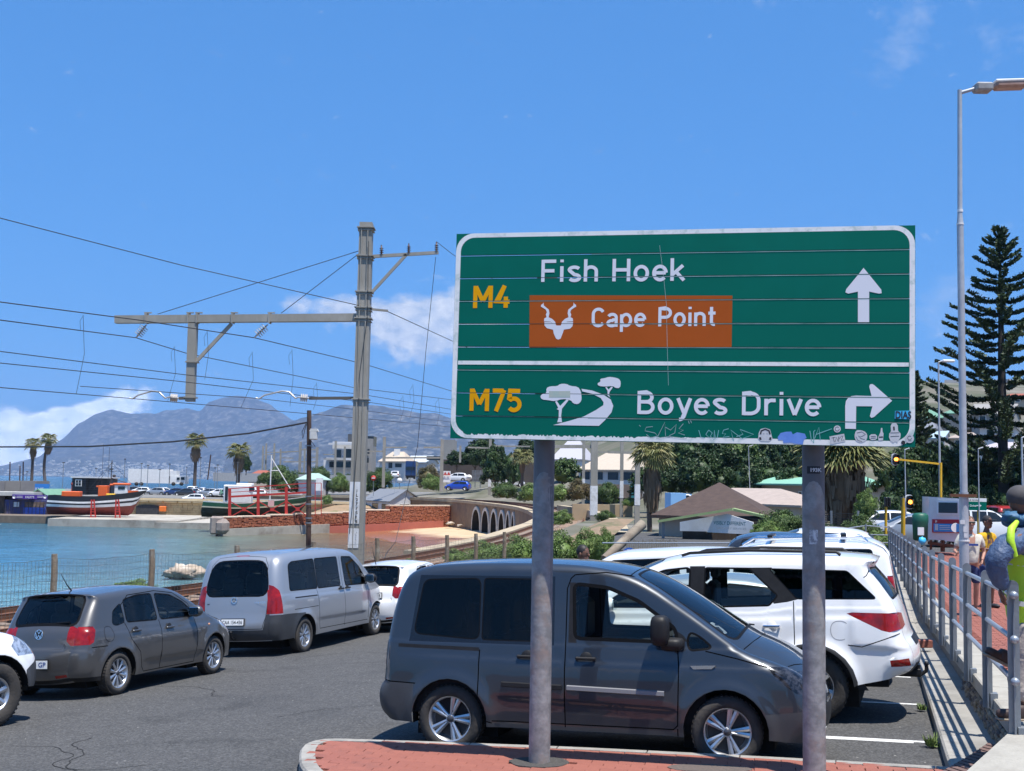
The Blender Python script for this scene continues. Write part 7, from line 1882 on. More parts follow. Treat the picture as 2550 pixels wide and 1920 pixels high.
for (x0,x1,py) in steps:
 a,c=P(x0,py,dw(x0)),P(x1,py,dw(x1));zt=(a.z+c.z)/2;zb_=-5.2;l=V((c.x-a.x,c.y-a.y)).length;mid=(a+c)/2
 b=MB();w3=V((c.x-a.x,c.y-a.y,0)).normalized();w4=math.atan2(w3.y,w3.x);b.box((mid.x-w3.y*.4,mid.y+w3.x*.4,(zt+zb_)/2),(l+.02,.8,zt-zb_),w4);b.build('wall_core',rw_m,rwt)
 b=MB();b.box((mid.x-w3.y*.35,mid.y+w3.x*.35,zt+.10),(l,1.1,.20),w4,bev=.04);b.build('coping',rcap,rwt)
 wdl=V((c.x-a.x,c.y-a.y,0)).normalized();wnl=V((wdl.y,-wdl.x,0));wal=math.atan2(wdl.y,wdl.x);zl=P((x0+x1)/2,wall_bot((x0+x1)/2)-13,dw((x0+x1)/2)).z;z=zl
 while z < zt-.12:
  s=rs.uniform(0,.3)
  while s < l-.1:
   w_=rs.uniform(.3,.75);h_=rs.uniform(.13,.24)
   q=a+wdl*(s+w_/2)+wnl*.08;M=Matrix.Rotation(rs.uniform(-.12,.12),3,'Y');stn[rs.randrange(2)].box((q.x,q.y,z+.1+rs.uniform(-.05,.05)),(w_*.9,.16+rs.uniform(0,.12),h_),wal,M=M);s += w_
  z += .21
for k,q in enumerate(stn):q.build('wall_stone',rw_m if k else pm('red_stone_dark',(.27,.08,.04),(.38,.13,.06),3,.9),rwt,kind='stuff')
for (x0,x1,mt,nm) in ((540,817,conc2,'concrete_plinth'),(817,1100,rplint,'red_plinth')):
 a,c=P(x0,1310,dw(x0)),P(x1,1310,dw(x1));b=MB();z0=P(x0,wall_bot(x0)-9,dw(x0)).z;z1=P(x1,wall_bot(x1)-15,dw(x1)).z;o_=wn*.35
 b.add([a+o_+V((0,0,z0-a.z)),c+o_+V((0,0,z1-c.z)),V((c.x,c.y,-5.2))+o_,V((a.x,a.y,-5.2))+o_,a+V((0,0,z0-a.z)),c+V((0,0,z1-c.z))],[(0,3,2,1),(0,1,5,4)]);b.build(nm,mt,rwt)
b=MB();b.box(P(540,1308,147.5),(1.6,2,2.2),.2,bev=.2);b.box(P(553,1311,147),(1.7,1.6,1.9),-.2,bev=.5);b.build('wall_end',pm('broken_end',(.22,.17,.15),(.35,.30,.26),1.5,.95,bump=.8),rwt)
bankm=pm('bank_soil',(.32,.21,.12),(.24,.17,.10),.8,.95,bump=.6,c3=(.16,.15,.06),scale3=.4)
b=MB();xs_=fr(560,1170,24);vs=[]
for t in fr(0,1,8):
 for px in xs_:
  d0=dw(px)+.7;d=lerp(d0,192,t);zz=lerp(lerp(-3.4,-2.6,sstep(560,900,px)),-.9,sstep(.55,1.,t)*sstep(760,860,px));zz += .35*mnoise.noise(V((px*.03,t*4,1)))*sstep(740,860,px);vs.append(V(((px-1275)/FPX*d,d,zz)))
n_=len(xs_);b.smooth=True;b.add(vs,[(j*n_+i,j*n_+i+1,(j+1)*n_+i+1,(j+1)*n_+i) for j in range(8) for i in range(n_-1)]);b.build('bank',bankm,kind='structure')
rock_m=pm('rock',(.42,.34,.26),(.28,.22,.17),1.2,.9,bump=.9,bscale=5,c3=(.55,.48,.40),scale3=.9)
def rock(px,py,d,r,label,n=1,flat=.45):
 c=P(px,py,d);b=MB();b.ell((c.x,c.y,c.z),(r,r*.8,r*flat),14,9,jit=.7);b.ell((c.x+r*.7,c.y+.2,c.z-.05),(r*.6,r*.6,r*flat*.7),12,8,jit=.8);b.ell((c.x-r*.6,c.y-.3,c.z-.1),(r*.5,r*.5,r*flat*.6),12,8,jit=.8);return b.build('rock',rock_m,label=label,cat='rock')
rock(455,1424,84,1.15,'pale jagged rock standing in the shallows behind the fence')
rock(1120,1303,172,.5,'pale boulder at the corner of the beach by the arches');rock(1145,1308,168,.35,'smaller stone on the sand below the viaduct wall')
# ================================================================== QUAYSIDE, HOUSES, CARS BEHIND, TREES
roof_g=pm('roof_grey',(.16,.17,.19),(.21,.22,.24),3,.7,stretch=(6,1,1));roof_green=pm('roof_green',(.12,.25,.17),(.16,.31,.21),2,.6);roof_cream=pm('roof_cream',(.50,.42,.33),(.42,.35,.27),2,.8);roof_brown=pm('thatch_brown',(.055,.035,.028),(.085,.055,.042),3,.95,bump=.6,bscale=14);roof_tile=pm('roof_tile',(.42,.34,.29),(.32,.26,.22),2,.85);roof_red=pm('roof_red',(.34,.10,.06),(.28,.08,.05),2,.85)
wall_w=pm('wall_white',(.62,.62,.62),(.54,.54,.55),1,.85);wall_c=pm('wall_cream',(.52,.42,.33),(.45,.36,.28),1,.85);wall_p=pm('wall_pinkish',(.42,.33,.29),(.37,.29,.26),1,.85);wall_g=pm('wall_grey',(.24,.23,.22),(.30,.29,.27),.8,.85);wall_b=pm('wall_blue',(.22,.44,.72),(.25,.48,.76),1,.8);glassd=pm('dark_pane',(.02,.025,.03),rough=.08);frame_w=pm('frame_white',(.6,.6,.6),rough=.6);timber_g=pm('timber_grey',(.055,.06,.068),(.08,.085,.09),2,.85,stretch=(.4,1,6))
def on_face(A,B,u,z):return A.lerp(B,u)*1+V((0,0,z-A.lerp(B,u).z))
def house(name,label,A,B,C,z0,z1,zr,wall,roof,ridge='AB',over=.35,wins=(),group=None,cat='house',hip=False,gable_wins=()):
 """front wall A-B, side wall B-C (ground points), eaves z1, ridge z0; wins: (u0, u1, z0, z1) on the front wall"""
 A,B,C=V(A),V(B),V(C);D_=A+(C-B);t=thing(name,label,cat,tuple(A),0,group)
 pts=[V((p.x,p.y,z)) for z in (z0,z1) for p in (A,B,C,D_)];b=MB();b.add(pts,[(0,1,5,4),(1,2,6,5),(2,3,7,6),(3,0,4,7)])
 f=lambda p,z:V((p.x,p.y,z))
 if zr > z1+.05:
  if ridge == 'AB':r0,r1=(A+D_)/2,(B+C)/2
  else:r0,r1=(A+B)/2,(D_+C)/2
  ax=(r1-r0);
  if hip == 'pyramid':r0=r1=(r0+r1)/2
  elif hip:r0,r1=r0+ax*.28,r1-ax*.28
  if not hip:
   if ridge == 'AB':b.add([f(B,z1),f(C,z1),f(r1,zr)],[(0,1,2)]);b.add([f(A,z1),f(D_,z1),f(r0,zr)],[(0,2,1)])
   else:b.add([f(A,z1),f(B,z1),f(r0,zr)],[(0,1,2)]);b.add([f(D_,z1),f(C,z1),f(r1,zr)],[(0,2,1)])
  b.build('wall',wall,t);b=MB()
  cx=(A+B+C+D_)/4;ex=lambda p,k=over:f(p+(p-cx).normalized()*k*1.4,z1-.05*(k > 0))
  if not hip:r0,r1=r0-ax.normalized()*over,r1+ax.normalized()*over
  a_,b_,c_,d_=ex(A),ex(B),ex(C),ex(D_);R0,R1=f(r0,zr),f(r1,zr);th=V((0,0,.14))
  if ridge == 'AB':fs=[[a_,b_,R1,R0],[c_,d_,R0,R1]]+([[b_,c_,R1],[d_,a_,R0]] if hip else [])
  else:fs=[[b_,c_,R1,R0],[d_,a_,R0,R1]]+([[a_,b_,R0],[c_,d_,R1]] if hip else [])
  for q in fs:
   n=len(q);b.add([p+th for p in q]+q,[tuple(range(n)),tuple(reversed(range(n,2*n)))]+[(i,n+i,n+(i+1) % n,(i+1) % n) for i in range(n)])
  b.build('roof',roof,t)
 else:
  b.build('wall',wall,t);b=MB();q=[V((p.x,p.y,z1)) for p in (A,B,C,D_)];b.add(q+[p+V((0,0,.25)) for p in q],[(0,1,5,4),(1,2,6,5),(2,3,7,6),(3,0,4,7),(4,5,6,7)]);b.build('roof',roof,t)
 for seq,(P0,P1) in ((wins,(A,B)),(gable_wins,(B,C))):
  d=(P1-P0);d.z=0;nn=V((d.y,-d.x,0)).normalized()
  for (u0,u1,w0,w1) in seq:
   p,q=P0.lerp(P1,u0),P0.lerp(P1,u1);vs=[f(p,w0),f(q,w0),f(q,w1),f(p,w1)];b=MB();e_=d.normalized()*.09;up_=V((0,0,.09))
   o=[vs[0]-e_-up_,vs[1]+e_-up_,vs[2]+e_+up_,vs[3]-e_+up_];k=nn*.06;b.add([p_+k for p_ in o]+[p_+k for p_ in vs]+o,[(0,1,5,4),(1,2,6,5),(2,3,7,6),(3,0,4,7),(8,9,1,0),(9,10,2,1),(10,11,3,2),(11,8,0,3)]);wf=b.build('window',frame_w,t)
   b=MB();b.add([p_+nn*.03 for p_ in vs],[(0,1,2,3)]);b.build('pane',glassd,wf)
 return t
def hp(px,py,d):return P(px,py,d)
def phouse(name,label,pxA,dA,pxB,dB,pxC,dC,pyb,pye,pyr,wall,roof,**k):
 A,B,C=P(pxA,pyb,dA),P(pxB,pyb,dB),P(pxC,pyb,dC);z0=min(A.z,B.z,C.z)-.6
 zE=P(pxB,pye,dB).z;zR=P((pxA+pxB)/2,pyr,(dA+dC)/2).z
 w2=[]
 for q in k.pop('w',()):w2.append((q[0],q[1],P(pxB,q[2],dB).z,P(pxB,q[3],dB).z))
 g2=[]
 for q in k.pop('gw',()):g2.append((q[0],q[1],P(pxB,q[2],dB).z,P(pxB,q[3],dB).z))
 return house(name,label,A,B,C,z0,zE,zR,wall,roof,wins=w2,gable_wins=g2,**k)
phouse('boathouse','small white boat house with slate grey gable roof behind the red wall',905,192,969,182,1050,190,1290,1250,1219,wall_w,roof_g,w=[(.35,.58,1272,1255),(.72,.95,1272,1255)],gw=[(.3,.6,1262,1256)],cat='boat house')
sh_=thing('timber_shed','dark grey timber shed with a small white window above the black boat','shed',tuple(P(225,1230,192)))
pxbox(178,213,1190,1232,192,4,timber_g,'wall',sh_);pxbox(214,271,1191,1232,193,4,timber_g,'wall',sh_);pxbox(176,273,1187,1190.5,191.6,5,frame_w,'roof',sh_)
for k in range(7):pxbox(178,271,1194+k*5.4,1194.8+k*5.4,191.9,.1,pm('plank_gap',(.02,.02,.022),rough=.9),'plank_joint',sh_)
w_=pxbox(187,203,1194,1211,191.7,.1,frame_w,'window',sh_);pxbox(189,194,1196,1202,191.6,.05,glassd,'pane',w_);pxbox(196,201,1196,1202,191.6,.05,glassd,'pane',w_);pxbox(189,194,1203.5,1209,191.6,.05,glassd,'pane',w_);pxbox(196,201,1203.5,1209,191.6,.05,glassd,'pane',w_)
sh2=thing('quay_shed','low grey boarded building at the far left behind the fish shop','shed',tuple(P(40,1230,196)))
for k in range(6):pxbox(-140+k*38,-103+k*38,1197.5,1226,196,6,pm('board_grey_%d' % (k % 2),(.20-.03*(k % 2),.18-.02*(k % 2),.16),(.26,.24,.22),.5,.9),'panel',sh2)
kb_=pxbox(86,122,1205,1226,191,.2,pm('board_blue',(.02,.16,.48),(.03,.2,.55),1,.6),'sign_board',label='blue board with white letters partly hidden behind the shop roof',cat='sign board')
t_=text('sign_lettering','KAYS',frame_w,None,P(88,1223,190.9),(1,0,0),(0,0,1),1.3,.6);t_.parent=kb_
shop=thing('fish_shop','blue fish shop with purple name board and low green roof beside the black boat','shop',tuple(P(60,1285,184)))
pxbox(10,122,1245,1284,184,5,pm('shop_blue',(.03,.06,.26),(.10,.07,.06),.9,.8),'wall',shop);pxbox(-200,9,1228,1284,185,5,pm('shop_dark',(.06,.05,.05),(.16,.12,.10),.8,.9),'wall',shop)
pxbox(-200,85,1223.5,1233,183.4,6,pm('shop_awning',(.55,.53,.48),(.42,.40,.36),1,.8),'awning',shop)
pxbox(58,112,1264,1283,183.9,.2,pm('shop_panel_blue',(.04,.10,.50),(.07,.15,.58),2,.6),'counter_panel',shop);pxbox(62,110,1250,1263,183.9,.2,pm('shop_opening',(.05,.035,.03),(.22,.16,.13),1.6,.8),'opening',shop);pxbox(33,47,1250,1262,183.8,.1,pm('shop_poster',(.45,.55,.62),(.7,.7,.7),3,.7),'poster',shop)
for k in range(12):px=12+k*9.5;pxbox(px,px+.9,1247,1284,183.7,.06,rig,'fence_bar',shop)
nb_=pxbox(30,117,1232,1243,183.2,.2,pm('shop_purple',(.06,.02,.22),(.09,.03,.28),2,.5),'name_board',shop)
text('sign_lettering',"KALKY'S",frame_w,shop,P(63,1240.5,183.1),(1,0,0),(0,0,1),1.35,.36,bold=.03)
for px in (35,112):b=MB();b.lathe([(.24,-.02),(.24,0),(0,0)],P(px,1237.5,183.05),'y',14);b.build('round_emblem',frame_w,shop)
for x0,x1 in ((41,56),(93,107)):
 for py in (1236.2,1239.5):pxbox(x0,x1,py-1.1,py,183.1,.05,frame_w,'small_print',shop)
house('roof_shed','green sheet roofed shed between the fish shop and the timber shed',P(72,1245,187),P(122,1245,187),P(178,1245,191),-4,P(100,1238,187).z,P(98,1219,187).z,wall_g,roof_green,ridge='BC',cat='shed')
tr=thing('box_truck','white box truck parked on the quay behind the shed','truck',tuple(P(370,1212,235)))
pxbox(318,421,1168,1203,235,2.6,hwhite,'cargo_box',tr);pxbox(421,439,1172,1186,235.1,2.5,hwhite,'wind_deflector',tr);pxbox(423,461,1186,1205,235,2.5,hwhite,'cab',tr);pxbox(440,447,1189,1195,234.9,.1,glassd,'window',tr);pxbox(450,459,1188,1195,234.9,.1,glassd,'window',tr)
for px in (340,352,432,452):b=MB();b.lathe([(0,-.2),(.36,-.2),(.36,.2),(0,.2)],P(px,1205,234.9),'y',16);b.build('wheel',tyre_m,tr)
SIMPLE=dict(w=1.7,wb=2.5,wx=0,rw=.31,rim=.2,ww=.2,style='ten',belt=.95,sill=.25,tum=.2,taper=.08,flare=0,
sil=[(-1.95,.3,.15,.04),(-2.0,.6,.18,.05),(-1.9,.95,.12,.05),(-1.6,1.38,.1,.05),(-.6,1.48,.12,.04),(.3,1.38,.08,.06),(1.05,.98,.1,.1),(1.75,.82,.2,.05),(1.98,.55,.24,.06),(1.9,.28,.2,.05)],
windows=[dict(p=[(-1.5,1.0),(-1.4,1.32),(-.4,1.36),(-.4,1.0)],m=glassd),dict(p=[(-.3,1.0),(-.3,1.36),(.25,1.30),(.7,1.0)],m=glassd)],side=[('tail_lamp',[(-2.1,.7),(-2.1,.92),(-1.75,.92),(-1.75,.7)],lamp_red),('headlamp',[(1.5,.7),(2.1,.68),(2.1,.8),(1.6,.82)],lamp_clear)],
top_windows=[dict(a=(.25,1.4),b=(1.02,1.0),va=.9,vb=.9,m=glassd),dict(a=(-1.88,1.0),b=(-1.63,1.34),va=.9,vb=.85,m=glassd)],top=[('tail_lamp',[(-1.95,.75,.7),(-1.93,.92,.7),(-1.92,.92,1),(-1.97,.75,1)],lamp_red)])
PICK=dict(SIMPLE,w=1.8,wb=3.0,rw=.36,belt=1.12,sill=.42,sil=[(-2.4,.45,.08,.02),(-2.45,.8,.1,.03),(-2.4,1.15,.08,.03),(-2.32,1.72,.08,.03),(-1.0,1.76,.1,.04),(-.2,1.74,.1,.04),(.35,1.62,.08,.06),(.95,1.18,.1,.1),(1.9,1.08,.2,.05),(2.25,.8,.25,.06),(2.2,.4,.2,.05)],
windows=[dict(p=[(-2.1,1.2),(-2.05,1.6),(-.95,1.62),(-.95,1.2)],m=glassd),dict(p=[(-.8,1.18),(-.8,1.6),(-.15,1.6),(-.15,1.16)],m=glassd),dict(p=[(-.05,1.16),(-.05,1.6),(.3,1.55),(.72,1.18)],m=glassd)],
side=[('tail_lamp',[(-2.5,.85),(-2.5,1.15),(-2.3,1.15),(-2.3,.85)],lamp_red),('headlamp',[(1.85,.85),(2.3,.82),(2.3,1.0),(1.9,1.0)],lamp_clear)],top_windows=[dict(a=(.32,1.64),b=(.92,1.2),va=.9,vb=.9,m=glassd),dict(a=(-2.39,1.2),b=(-2.33,1.62),va=.85,vb=.85,m=glassd)],top=[])
pcol={'white':white_paint,'silver':paint('paint_silver_far',(.42,.44,.46),.5),'dark':paint('paint_dark_far',(.03,.035,.045),.3),'blue':paint('paint_blue_far',(.02,.05,.16),.3),'green':paint('paint_green_far',(.16,.33,.20),.2),'royal':paint('paint_royal_blue',(.01,.06,.45),.3),'red':paint('paint_red_far',(.35,.02,.02),.2)}
PROT={}
def far_car(kind,colr,loc,rz,label,group=None):
 key=(kind,colr)
 if key not in PROT:
  S=dict(SIMPLE if kind == 'hatch' else PICK,paint=pcol[colr]);r,_=make_car('parked_car',label,'car',tuple(loc),rz,S,group,lod=0);PROT[key]=r;return r
 return dup(PROT[key],tuple(loc),rz,label,group)
QC=[(285,1207,236,'pick','white',8,'white canopied bakkie left of the timber shed'),(240,1210,240,'hatch','white',180,'white car half hidden left of the timber shed'),(330,1210,232,'hatch','dark',175,'dark car just right of the grey shed'),(350,1213,222,'hatch','white',185,'white car below the truck box, leftmost in its row'),(390,1214,222,'hatch','silver',176,'silver car below the middle of the truck box'),(415,1212,226,'hatch','white',5,'white car below the truck cab join'),(436,1215,221,'hatch','blue',182,'blue car below the truck cab'),(462,1216,219,'hatch','dark',178,'black car near the third palm foot'),(490,1214,224,'hatch','white',4,'white car right behind the third palm foot'),(483,1207,232,'pick','white',90,'white bakkie nose on behind the third palm'),(520,1215,222,'hatch','silver',177,'silver car right of the third palm'),(545,1216,219,'hatch','white',180,'white car above the cream harbour wall'),(575,1217,217,'hatch','green',3,'pale green car below the fourth palm'),(562,1205,236,'hatch','dark',90,'dark car in the back row left of the fourth palm'),(612,1204,240,'pick','white',176,'white vehicle right of the fourth palm'),(640,1215,220,'hatch','white',182,'white car above the green boat cabin'),(505,1203,240,'hatch','white',90,'white car end on in the back row of the quay')]
for px,py,d,kd,cl_,a,lab in QC:p=P(px,py,d);far_car(kd,cl_,(p.x,d,QZ),R(a),lab,'cars parked on the harbour quay')
p=P(492,1250,196);far_car('hatch','white',(p.x,193.2,-1.4),R(180),'white car roof just showing over the harbour wall')
lp=thing('lamp_post','slim lamp post on the quay far left by the first palms','lamp post',tuple(P(155,1222,225)),0,'lamp posts on the quay')
b=MB();b.tube([(0,0,-.5),(0,0,5.2)],.06,6);b.build('pole',galv,lp,local=True);b=MB();b.box((0,0,5.3),(.5,.2,.16),bev=.04);b.build('lamp_head',rig,lp,local=True)
for px,sc,lab in ((65,.75,'slim lamp post between the two left palms'),(110,.9,'lamp post right of the second palm'),(237,.9,'lamp post left of the truck'),(308,1.25,'tallest lamp post left of the truck'),(350,1.1,'lamp post rising behind the truck box, left one'),(366,1.05,'lamp post rising behind the truck box, second'),(396,.9,'lamp post in front of the truck box'),(420,1.1,'lamp post above the truck cab join'),(463,1.0,'lamp post left of the third palm'),(497,1.35,'lamp post right of the third palm'),(534,1.0,'lamp post left of the leaning timber pole'),(540,1.1,'lamp post right of the leaning timber pole'),(590,1.2,'lamp post above the green boat stern')):
 p=P(px,1222,222);dup(lp,(p.x,222,QZ),R(px),lab,'lamp posts on the quay',(1,1,sc))
for i,(px,t_) in enumerate(((24,1150),(49,1160),(57,1150))):
 b=MB();b.tube([P(px,1200,250),P(px+1,t_,250)],.13,6);b.build('timber_post',pole_m,label='dark timber post at the far left of the quay, '+ordn(i),cat='post',group='timber posts at the left of the quay')
b=MB();b.tube([P(517,1195,260),P(525,1132,260)],.14,6);b.build('timber_post',pole_m,label='leaning dark timber pole between the third and fourth palms',cat='post')
palm('leftmost palm on the quay, slender with a narrow brown skirt',78,1084,1212,250,46,(1108,1145,9),7);palm('second palm from the left on the quay with dark skirt',115,1074,1218,245,46,(1103,1132,11),7,-8);palm('third palm with big dark skirt rising right of the truck',484,1072,1222,235,58,(1112,1150,14),8);palm('fourth palm with shaggy wide crown right of the leaning pole',592,1096,1216,230,62,(1128,1180,15),9)
ptree('dark round tree behind the fourth palm',600,625,1135,1180,245,'dark',.1);bush('broad green tree left of the timber pole',660,740,1158,1225,215,'mid');bush('rounded bright green bush right of the timber pole',826,868,1180,1222,200,'light');bush('tall green shrub left of the white cottage',915,976,1163,1220,205,'mid');bush('dark brown shrub right of the blue truck',1038,1096,1158,1218,205,'olive');bush('bright green bush beside the mast at the level crossing',1050,1098,1182,1224,188,'light');bush('small leafy bush on the rubble bank',803,828,1232,1258,180,'light');bush('dark green trees between the masts',768,822,1160,1212,225,'mid')
for k in range(8):bush('scrub bush on the bank behind the quay, '+ordn(k),690+k*33,730+k*33,1196+3*(k % 3),1228,206,('mid','olive','light','dark')[k % 4],'scrub on the bank behind the quay')
for k in range(10):bush('low green scrub along the far station fence, '+ordn(k),640+k*30,680+k*30,1176+4*(k % 3),1208,250,('mid','dark','olive')[k % 3],'scrub beyond the station')
house('kiosk','small white kiosk with pale green roof right of the timber pole',P(742,1222,205),P(800,1222,200),P(818,1222,208),-1.2,P(760,1195,203).z,P(770,1180,205).z,wall_w,pm('roof_mint',(.35,.50,.42),rough=.7),hip=True,cat='kiosk')
pxbox(786,803,1190,1222,198,.4,hwhite,'panel',None,label='plain white board standing beside the kiosk',cat='board')
house('house','red tiled house roof far off right of the fourth palm',P(618,1195,300),P(672,1195,300),P(690,1195,312),0,P(650,1185,300).z,P(650,1172,300).z,wall_c,roof_red,hip=True)
fn=thing('palisade_fence','pale grey railway palisade wall across the back of the quay','fence',tuple(P(600,1200,262)));pxbox(530,660,1178,1199,262,.3,pm('palisade',(.36,.37,.38),(.28,.29,.3),3,.8),'panel',fn);pxbox(672,905,1182,1210,240,.3,MATS['palisade'],'panel',fn)
mh=thing('modern_house','large modern white house with dark glass and balconies left of the big mast','house',tuple(P(870,1180,262)))
for (x0,x1,y0,y1,dz,mt,nm) in ((826,885,1100,1180,262,wall_w,'wall'),(880,925,1092,1190,264,wall_g,'wall'),(866,900,1081,1100,265,timber_g,'roof_room'),(905,930,1086,1110,266,glassd,'roof_room'),(818,884,1103,1108,260.5,wall_w,'balcony'),(812,890,1140,1146,260,wall_w,'balcony'),(805,905,1146,1168,261,wall_w,'wall'),(836,849,1120,1140,261.6,glassd,'window'),(858,884,1118,1140,261.6,glassd,'window'),(820,880,1150,1164,260.6,glassd,'window'),(890,920,1118,1130,263.5,glassd,'window'),(893,918,1140,1152,263.5,glassd,'window')):pxbox(x0,x1,y0,y1,dz,8 if 'w' == nm[0] and nm == 'wall' else (6 if 'room' in nm else 1.2 if nm == 'balcony' else .15),mt,nm,mh)
phouse('cottage','white cottage with cream hipped roof and square chimney',944,232,1010,228,1035,240,1188,1150,1126,wall_w,roof_cream,hip=True,w=[(.35,.5,1166,1152),(.6,.85,1164,1154)])
pxbox(981,995,1118,1136,233,1.2,hwhite,'chimney',None,label='square white chimney on the cream cottage roof',cat='chimney')
phouse('house','low white house with pale grey roof and dark solar panels right of the cottage',1010,250,1062,246,1090,256,1185,1152,1136,wall_w,pm('roof_pale',(.48,.52,.54),rough=.8),hip=False)
pxbox(1062,1108,1136,1146,243,3,glassd,'solar_panel',None,label='row of dark solar panels under the big sign corner',cat='solar panels')
bt=thing('truck','dark blue truck facing us on the road above the level crossing','truck',tuple(P(1022,1190,215)));
for (x0,x1,y0,y1,dz,dp,mt,nm) in ((1009,1035,1158,1186,215,3,pcol['blue'],'cab'),(1010,1035,1148,1160,217,6,pcol['blue'],'wind_deflector'),(1011,1033,1162,1171,214.9,.1,glassd,'windscreen'),(1010,1034,1184,1190,214.8,.4,black_pl,'bumper'),(1012,1016,1187,1193,214.9,1,tyre_m,'wheel'),(1029,1033,1187,1193,214.9,1,tyre_m,'wheel')):pxbox(x0,x1,y0,y1,dz,dp,mt,nm,bt)
def far_sign(label,px,pyt,pyb,d,w_,h_,mt,disc=True,second=None):
 t=thing('road_sign',label,'road sign',tuple(P(px,pyb,d)));b=MB();b.tube([P(px,pyb,d),P(px,pyt+h_,d)],.05,5);b.build('pole',galv,t);c=P(px,pyt+h_/2,d-.1);r=w_/2/FPX*d;b=MB()
 if disc:b.lathe([(r,.02),(r,-.02),(0,-.02)],c,'y',18)
 else:b.box(c,(r*2,.05,h_/FPX*d))
 b.build('plate',mt,t)
 if second:b=MB();b.box(c-V((0,.06,0)),(r*1.3,.03,r*.35));b.build('mark',second,t)
far_sign('round red no entry sign near the white cottage',930,1184,1235,190,13,13,redp,second=hwhite);far_sign('white round sign back left of the notice board',995,1190,1225,190,13,13,hwhite);far_sign('white round crossing sign right of the blue hatchback',1168,1182,1218,176,15,15,hwhite,second=galv)
far_sign('white notice board with red triangles at the level crossing',1113,1173,1228,178,18,28,hwhite,False)
for s_ in (-2.2,2.2):b=MB();c=P(1113+s_*2,1183,177.7);b.prism([(-.28,0),(.28,0),(0,.5)],c,(1,0,0),(0,0,1),-.02);b.build('triangle',redp,label='small red triangle on the crossing notice board, %s one' % ('left' if s_ < 0 else 'right'),cat='warning triangle',group='red triangles on the notice board')
p=P(1140,1222,178);far_car('hatch','royal',(p.x,p.y,p.z),R(170),'bright blue hatchback at the level crossing');p=P(1136,1200,192);far_car('hatch','white',(p.x,p.y,p.z),R(172),'white car behind the bright blue hatchback');p=P(1272,1212,170);far_car('hatch','white',(p.x,p.y,p.z),R(10),'white car under the dark trees left of the sign post');p=P(985,1192,225);far_car('hatch','white',(p.x,p.y,p.z),R(90),'small white car beside the blue truck')
xr=thing('louvre_panel','grey slatted metal panel on two posts beside the level crossing','panel',tuple(P(1190,1215,175)))
for k in range(9):pxbox(1175,1202,1172+k*3.2,1173.6+k*3.2,175,.1,galv,'slat',xr)
for px in (1182,1195):pxbox(px,px+1.6,1171,1216,175.2,.12,galv,'post',xr)
pxbox(1095,1330,1146,1200,205,1,pm('dark_retaining',(.06,.05,.05),(.10,.08,.07),.6,.95),'retaining_wall',None,label='dark stone retaining wall behind the level crossing',cat='retaining wall')
pxbox(1100,1132,1095,1150,225,8,wall_g,'block',None,label='grey apartment block under the left corner of the sign',cat='building')
for px0,px1,t_,bb,d,kd,lab in ((1110,1165,1120,1168,200,'dark','dark tree behind the level crossing notice board'),(1150,1215,1110,1172,198,'dark','dark spreading tree behind the slatted panel'),(1200,1265,1112,1220,165,'dark','dark dense tree with bare lower trunk under the sign edge'),(1245,1300,1118,1225,162,'dark','dark tree just left of the left sign post'),(1360,1440,1140,1215,140,'mid','rounded green tree just right of the left sign post'),(1170,1240,1092,1140,215,'dark','dark treetop right under the sign edge'),(1285,1345,1095,1150,190,'dark','treetop behind the left sign post')):ptree(lab,px0,px1,t_,bb,d,kd,.12)
palm('yellowish scruffy palm left of the left sign post',1300,1112,1210,150,62,(1150,1180,8),7)
for px0,px1,t_,bb,d,kd,lab in ((1225,1290,1200,1245,132,'mid','green bank shrub left of the sign post by the rails'),(1290,1350,1205,1252,126,'light','bright shrub at the foot of the bank by the rails'),(1355,1425,1208,1252,118,'light','light green bush right of the post above the rails'),(1410,1470,1195,1250,116,'olive','reddish brown shrub above the rails'),(1480,1545,1200,1256,112,'mid','green bushes right of the thick mast'),(1375,1425,1270,1310,88,'light','low green clump inside the rail curve'),(1485,1530,1270,1302,90,'mid','small green bush outside the rail curve'),(1510,1545,1310,1335,76,'mid','small weed clump on the ballast by the white kerb'),(1550,1590,1240,1262,104,'light','weeds on the low wall beside the mast')):bush(lab,px0,px1,t_,bb,d,kd)
for px0,px1,t_,bb,d,lab in ((1105,1165,1368,1412,52,'leafy bush at the fence behind the roof of the dark van'),(1160,1265,1350,1425,50,'wide leafy bush climbing the fence left of the sign post'),(1240,1345,1336,1425,49,'dense leafy bush behind the left sign post'),(1340,1440,1325,1425,48,'dense leafy bush right of the left sign post'),(1420,1515,1320,1425,48,'dense leafy bush just left of the timber fence'),(1480,1535,1318,1415,47,'tall leafy bush end beside the timber fence'),(280,385,1444,1500,30,'yellow green creeper on the ground at the fence behind the hatchback'),(1000,1045,1392,1412,50,'low weeds beside the fence post')):bush(lab,px0,px1,t_,bb,d,'light')
b=MB();ln=[P(1395,1258,128),P(1450,1266,112),P(1500,1278,98),P(1540,1300,84),P(1552,1325,73),P(1530,1350,62),P(1500,1385,52)];ln=catmull(ln,4);strip(b,offset_line(ln,-.35),offset_line(ln,.35));strip(b,[p-V((0,0,.6)) for p in offset_line(ln,.35)],offset_line(ln,.35));strip(b,offset_line(ln,-.35),[p-V((0,0,.5)) for p in offset_line(ln,-.35)]);b.build('white_kerb',cope_m,label='pale curved kerb outside the railway curve',cat='kerb')
tf=thing('timber_fence','weathered vertical slat fence below the curve with a pale diagonal log','fence',tuple(P(1560,1420,44)))
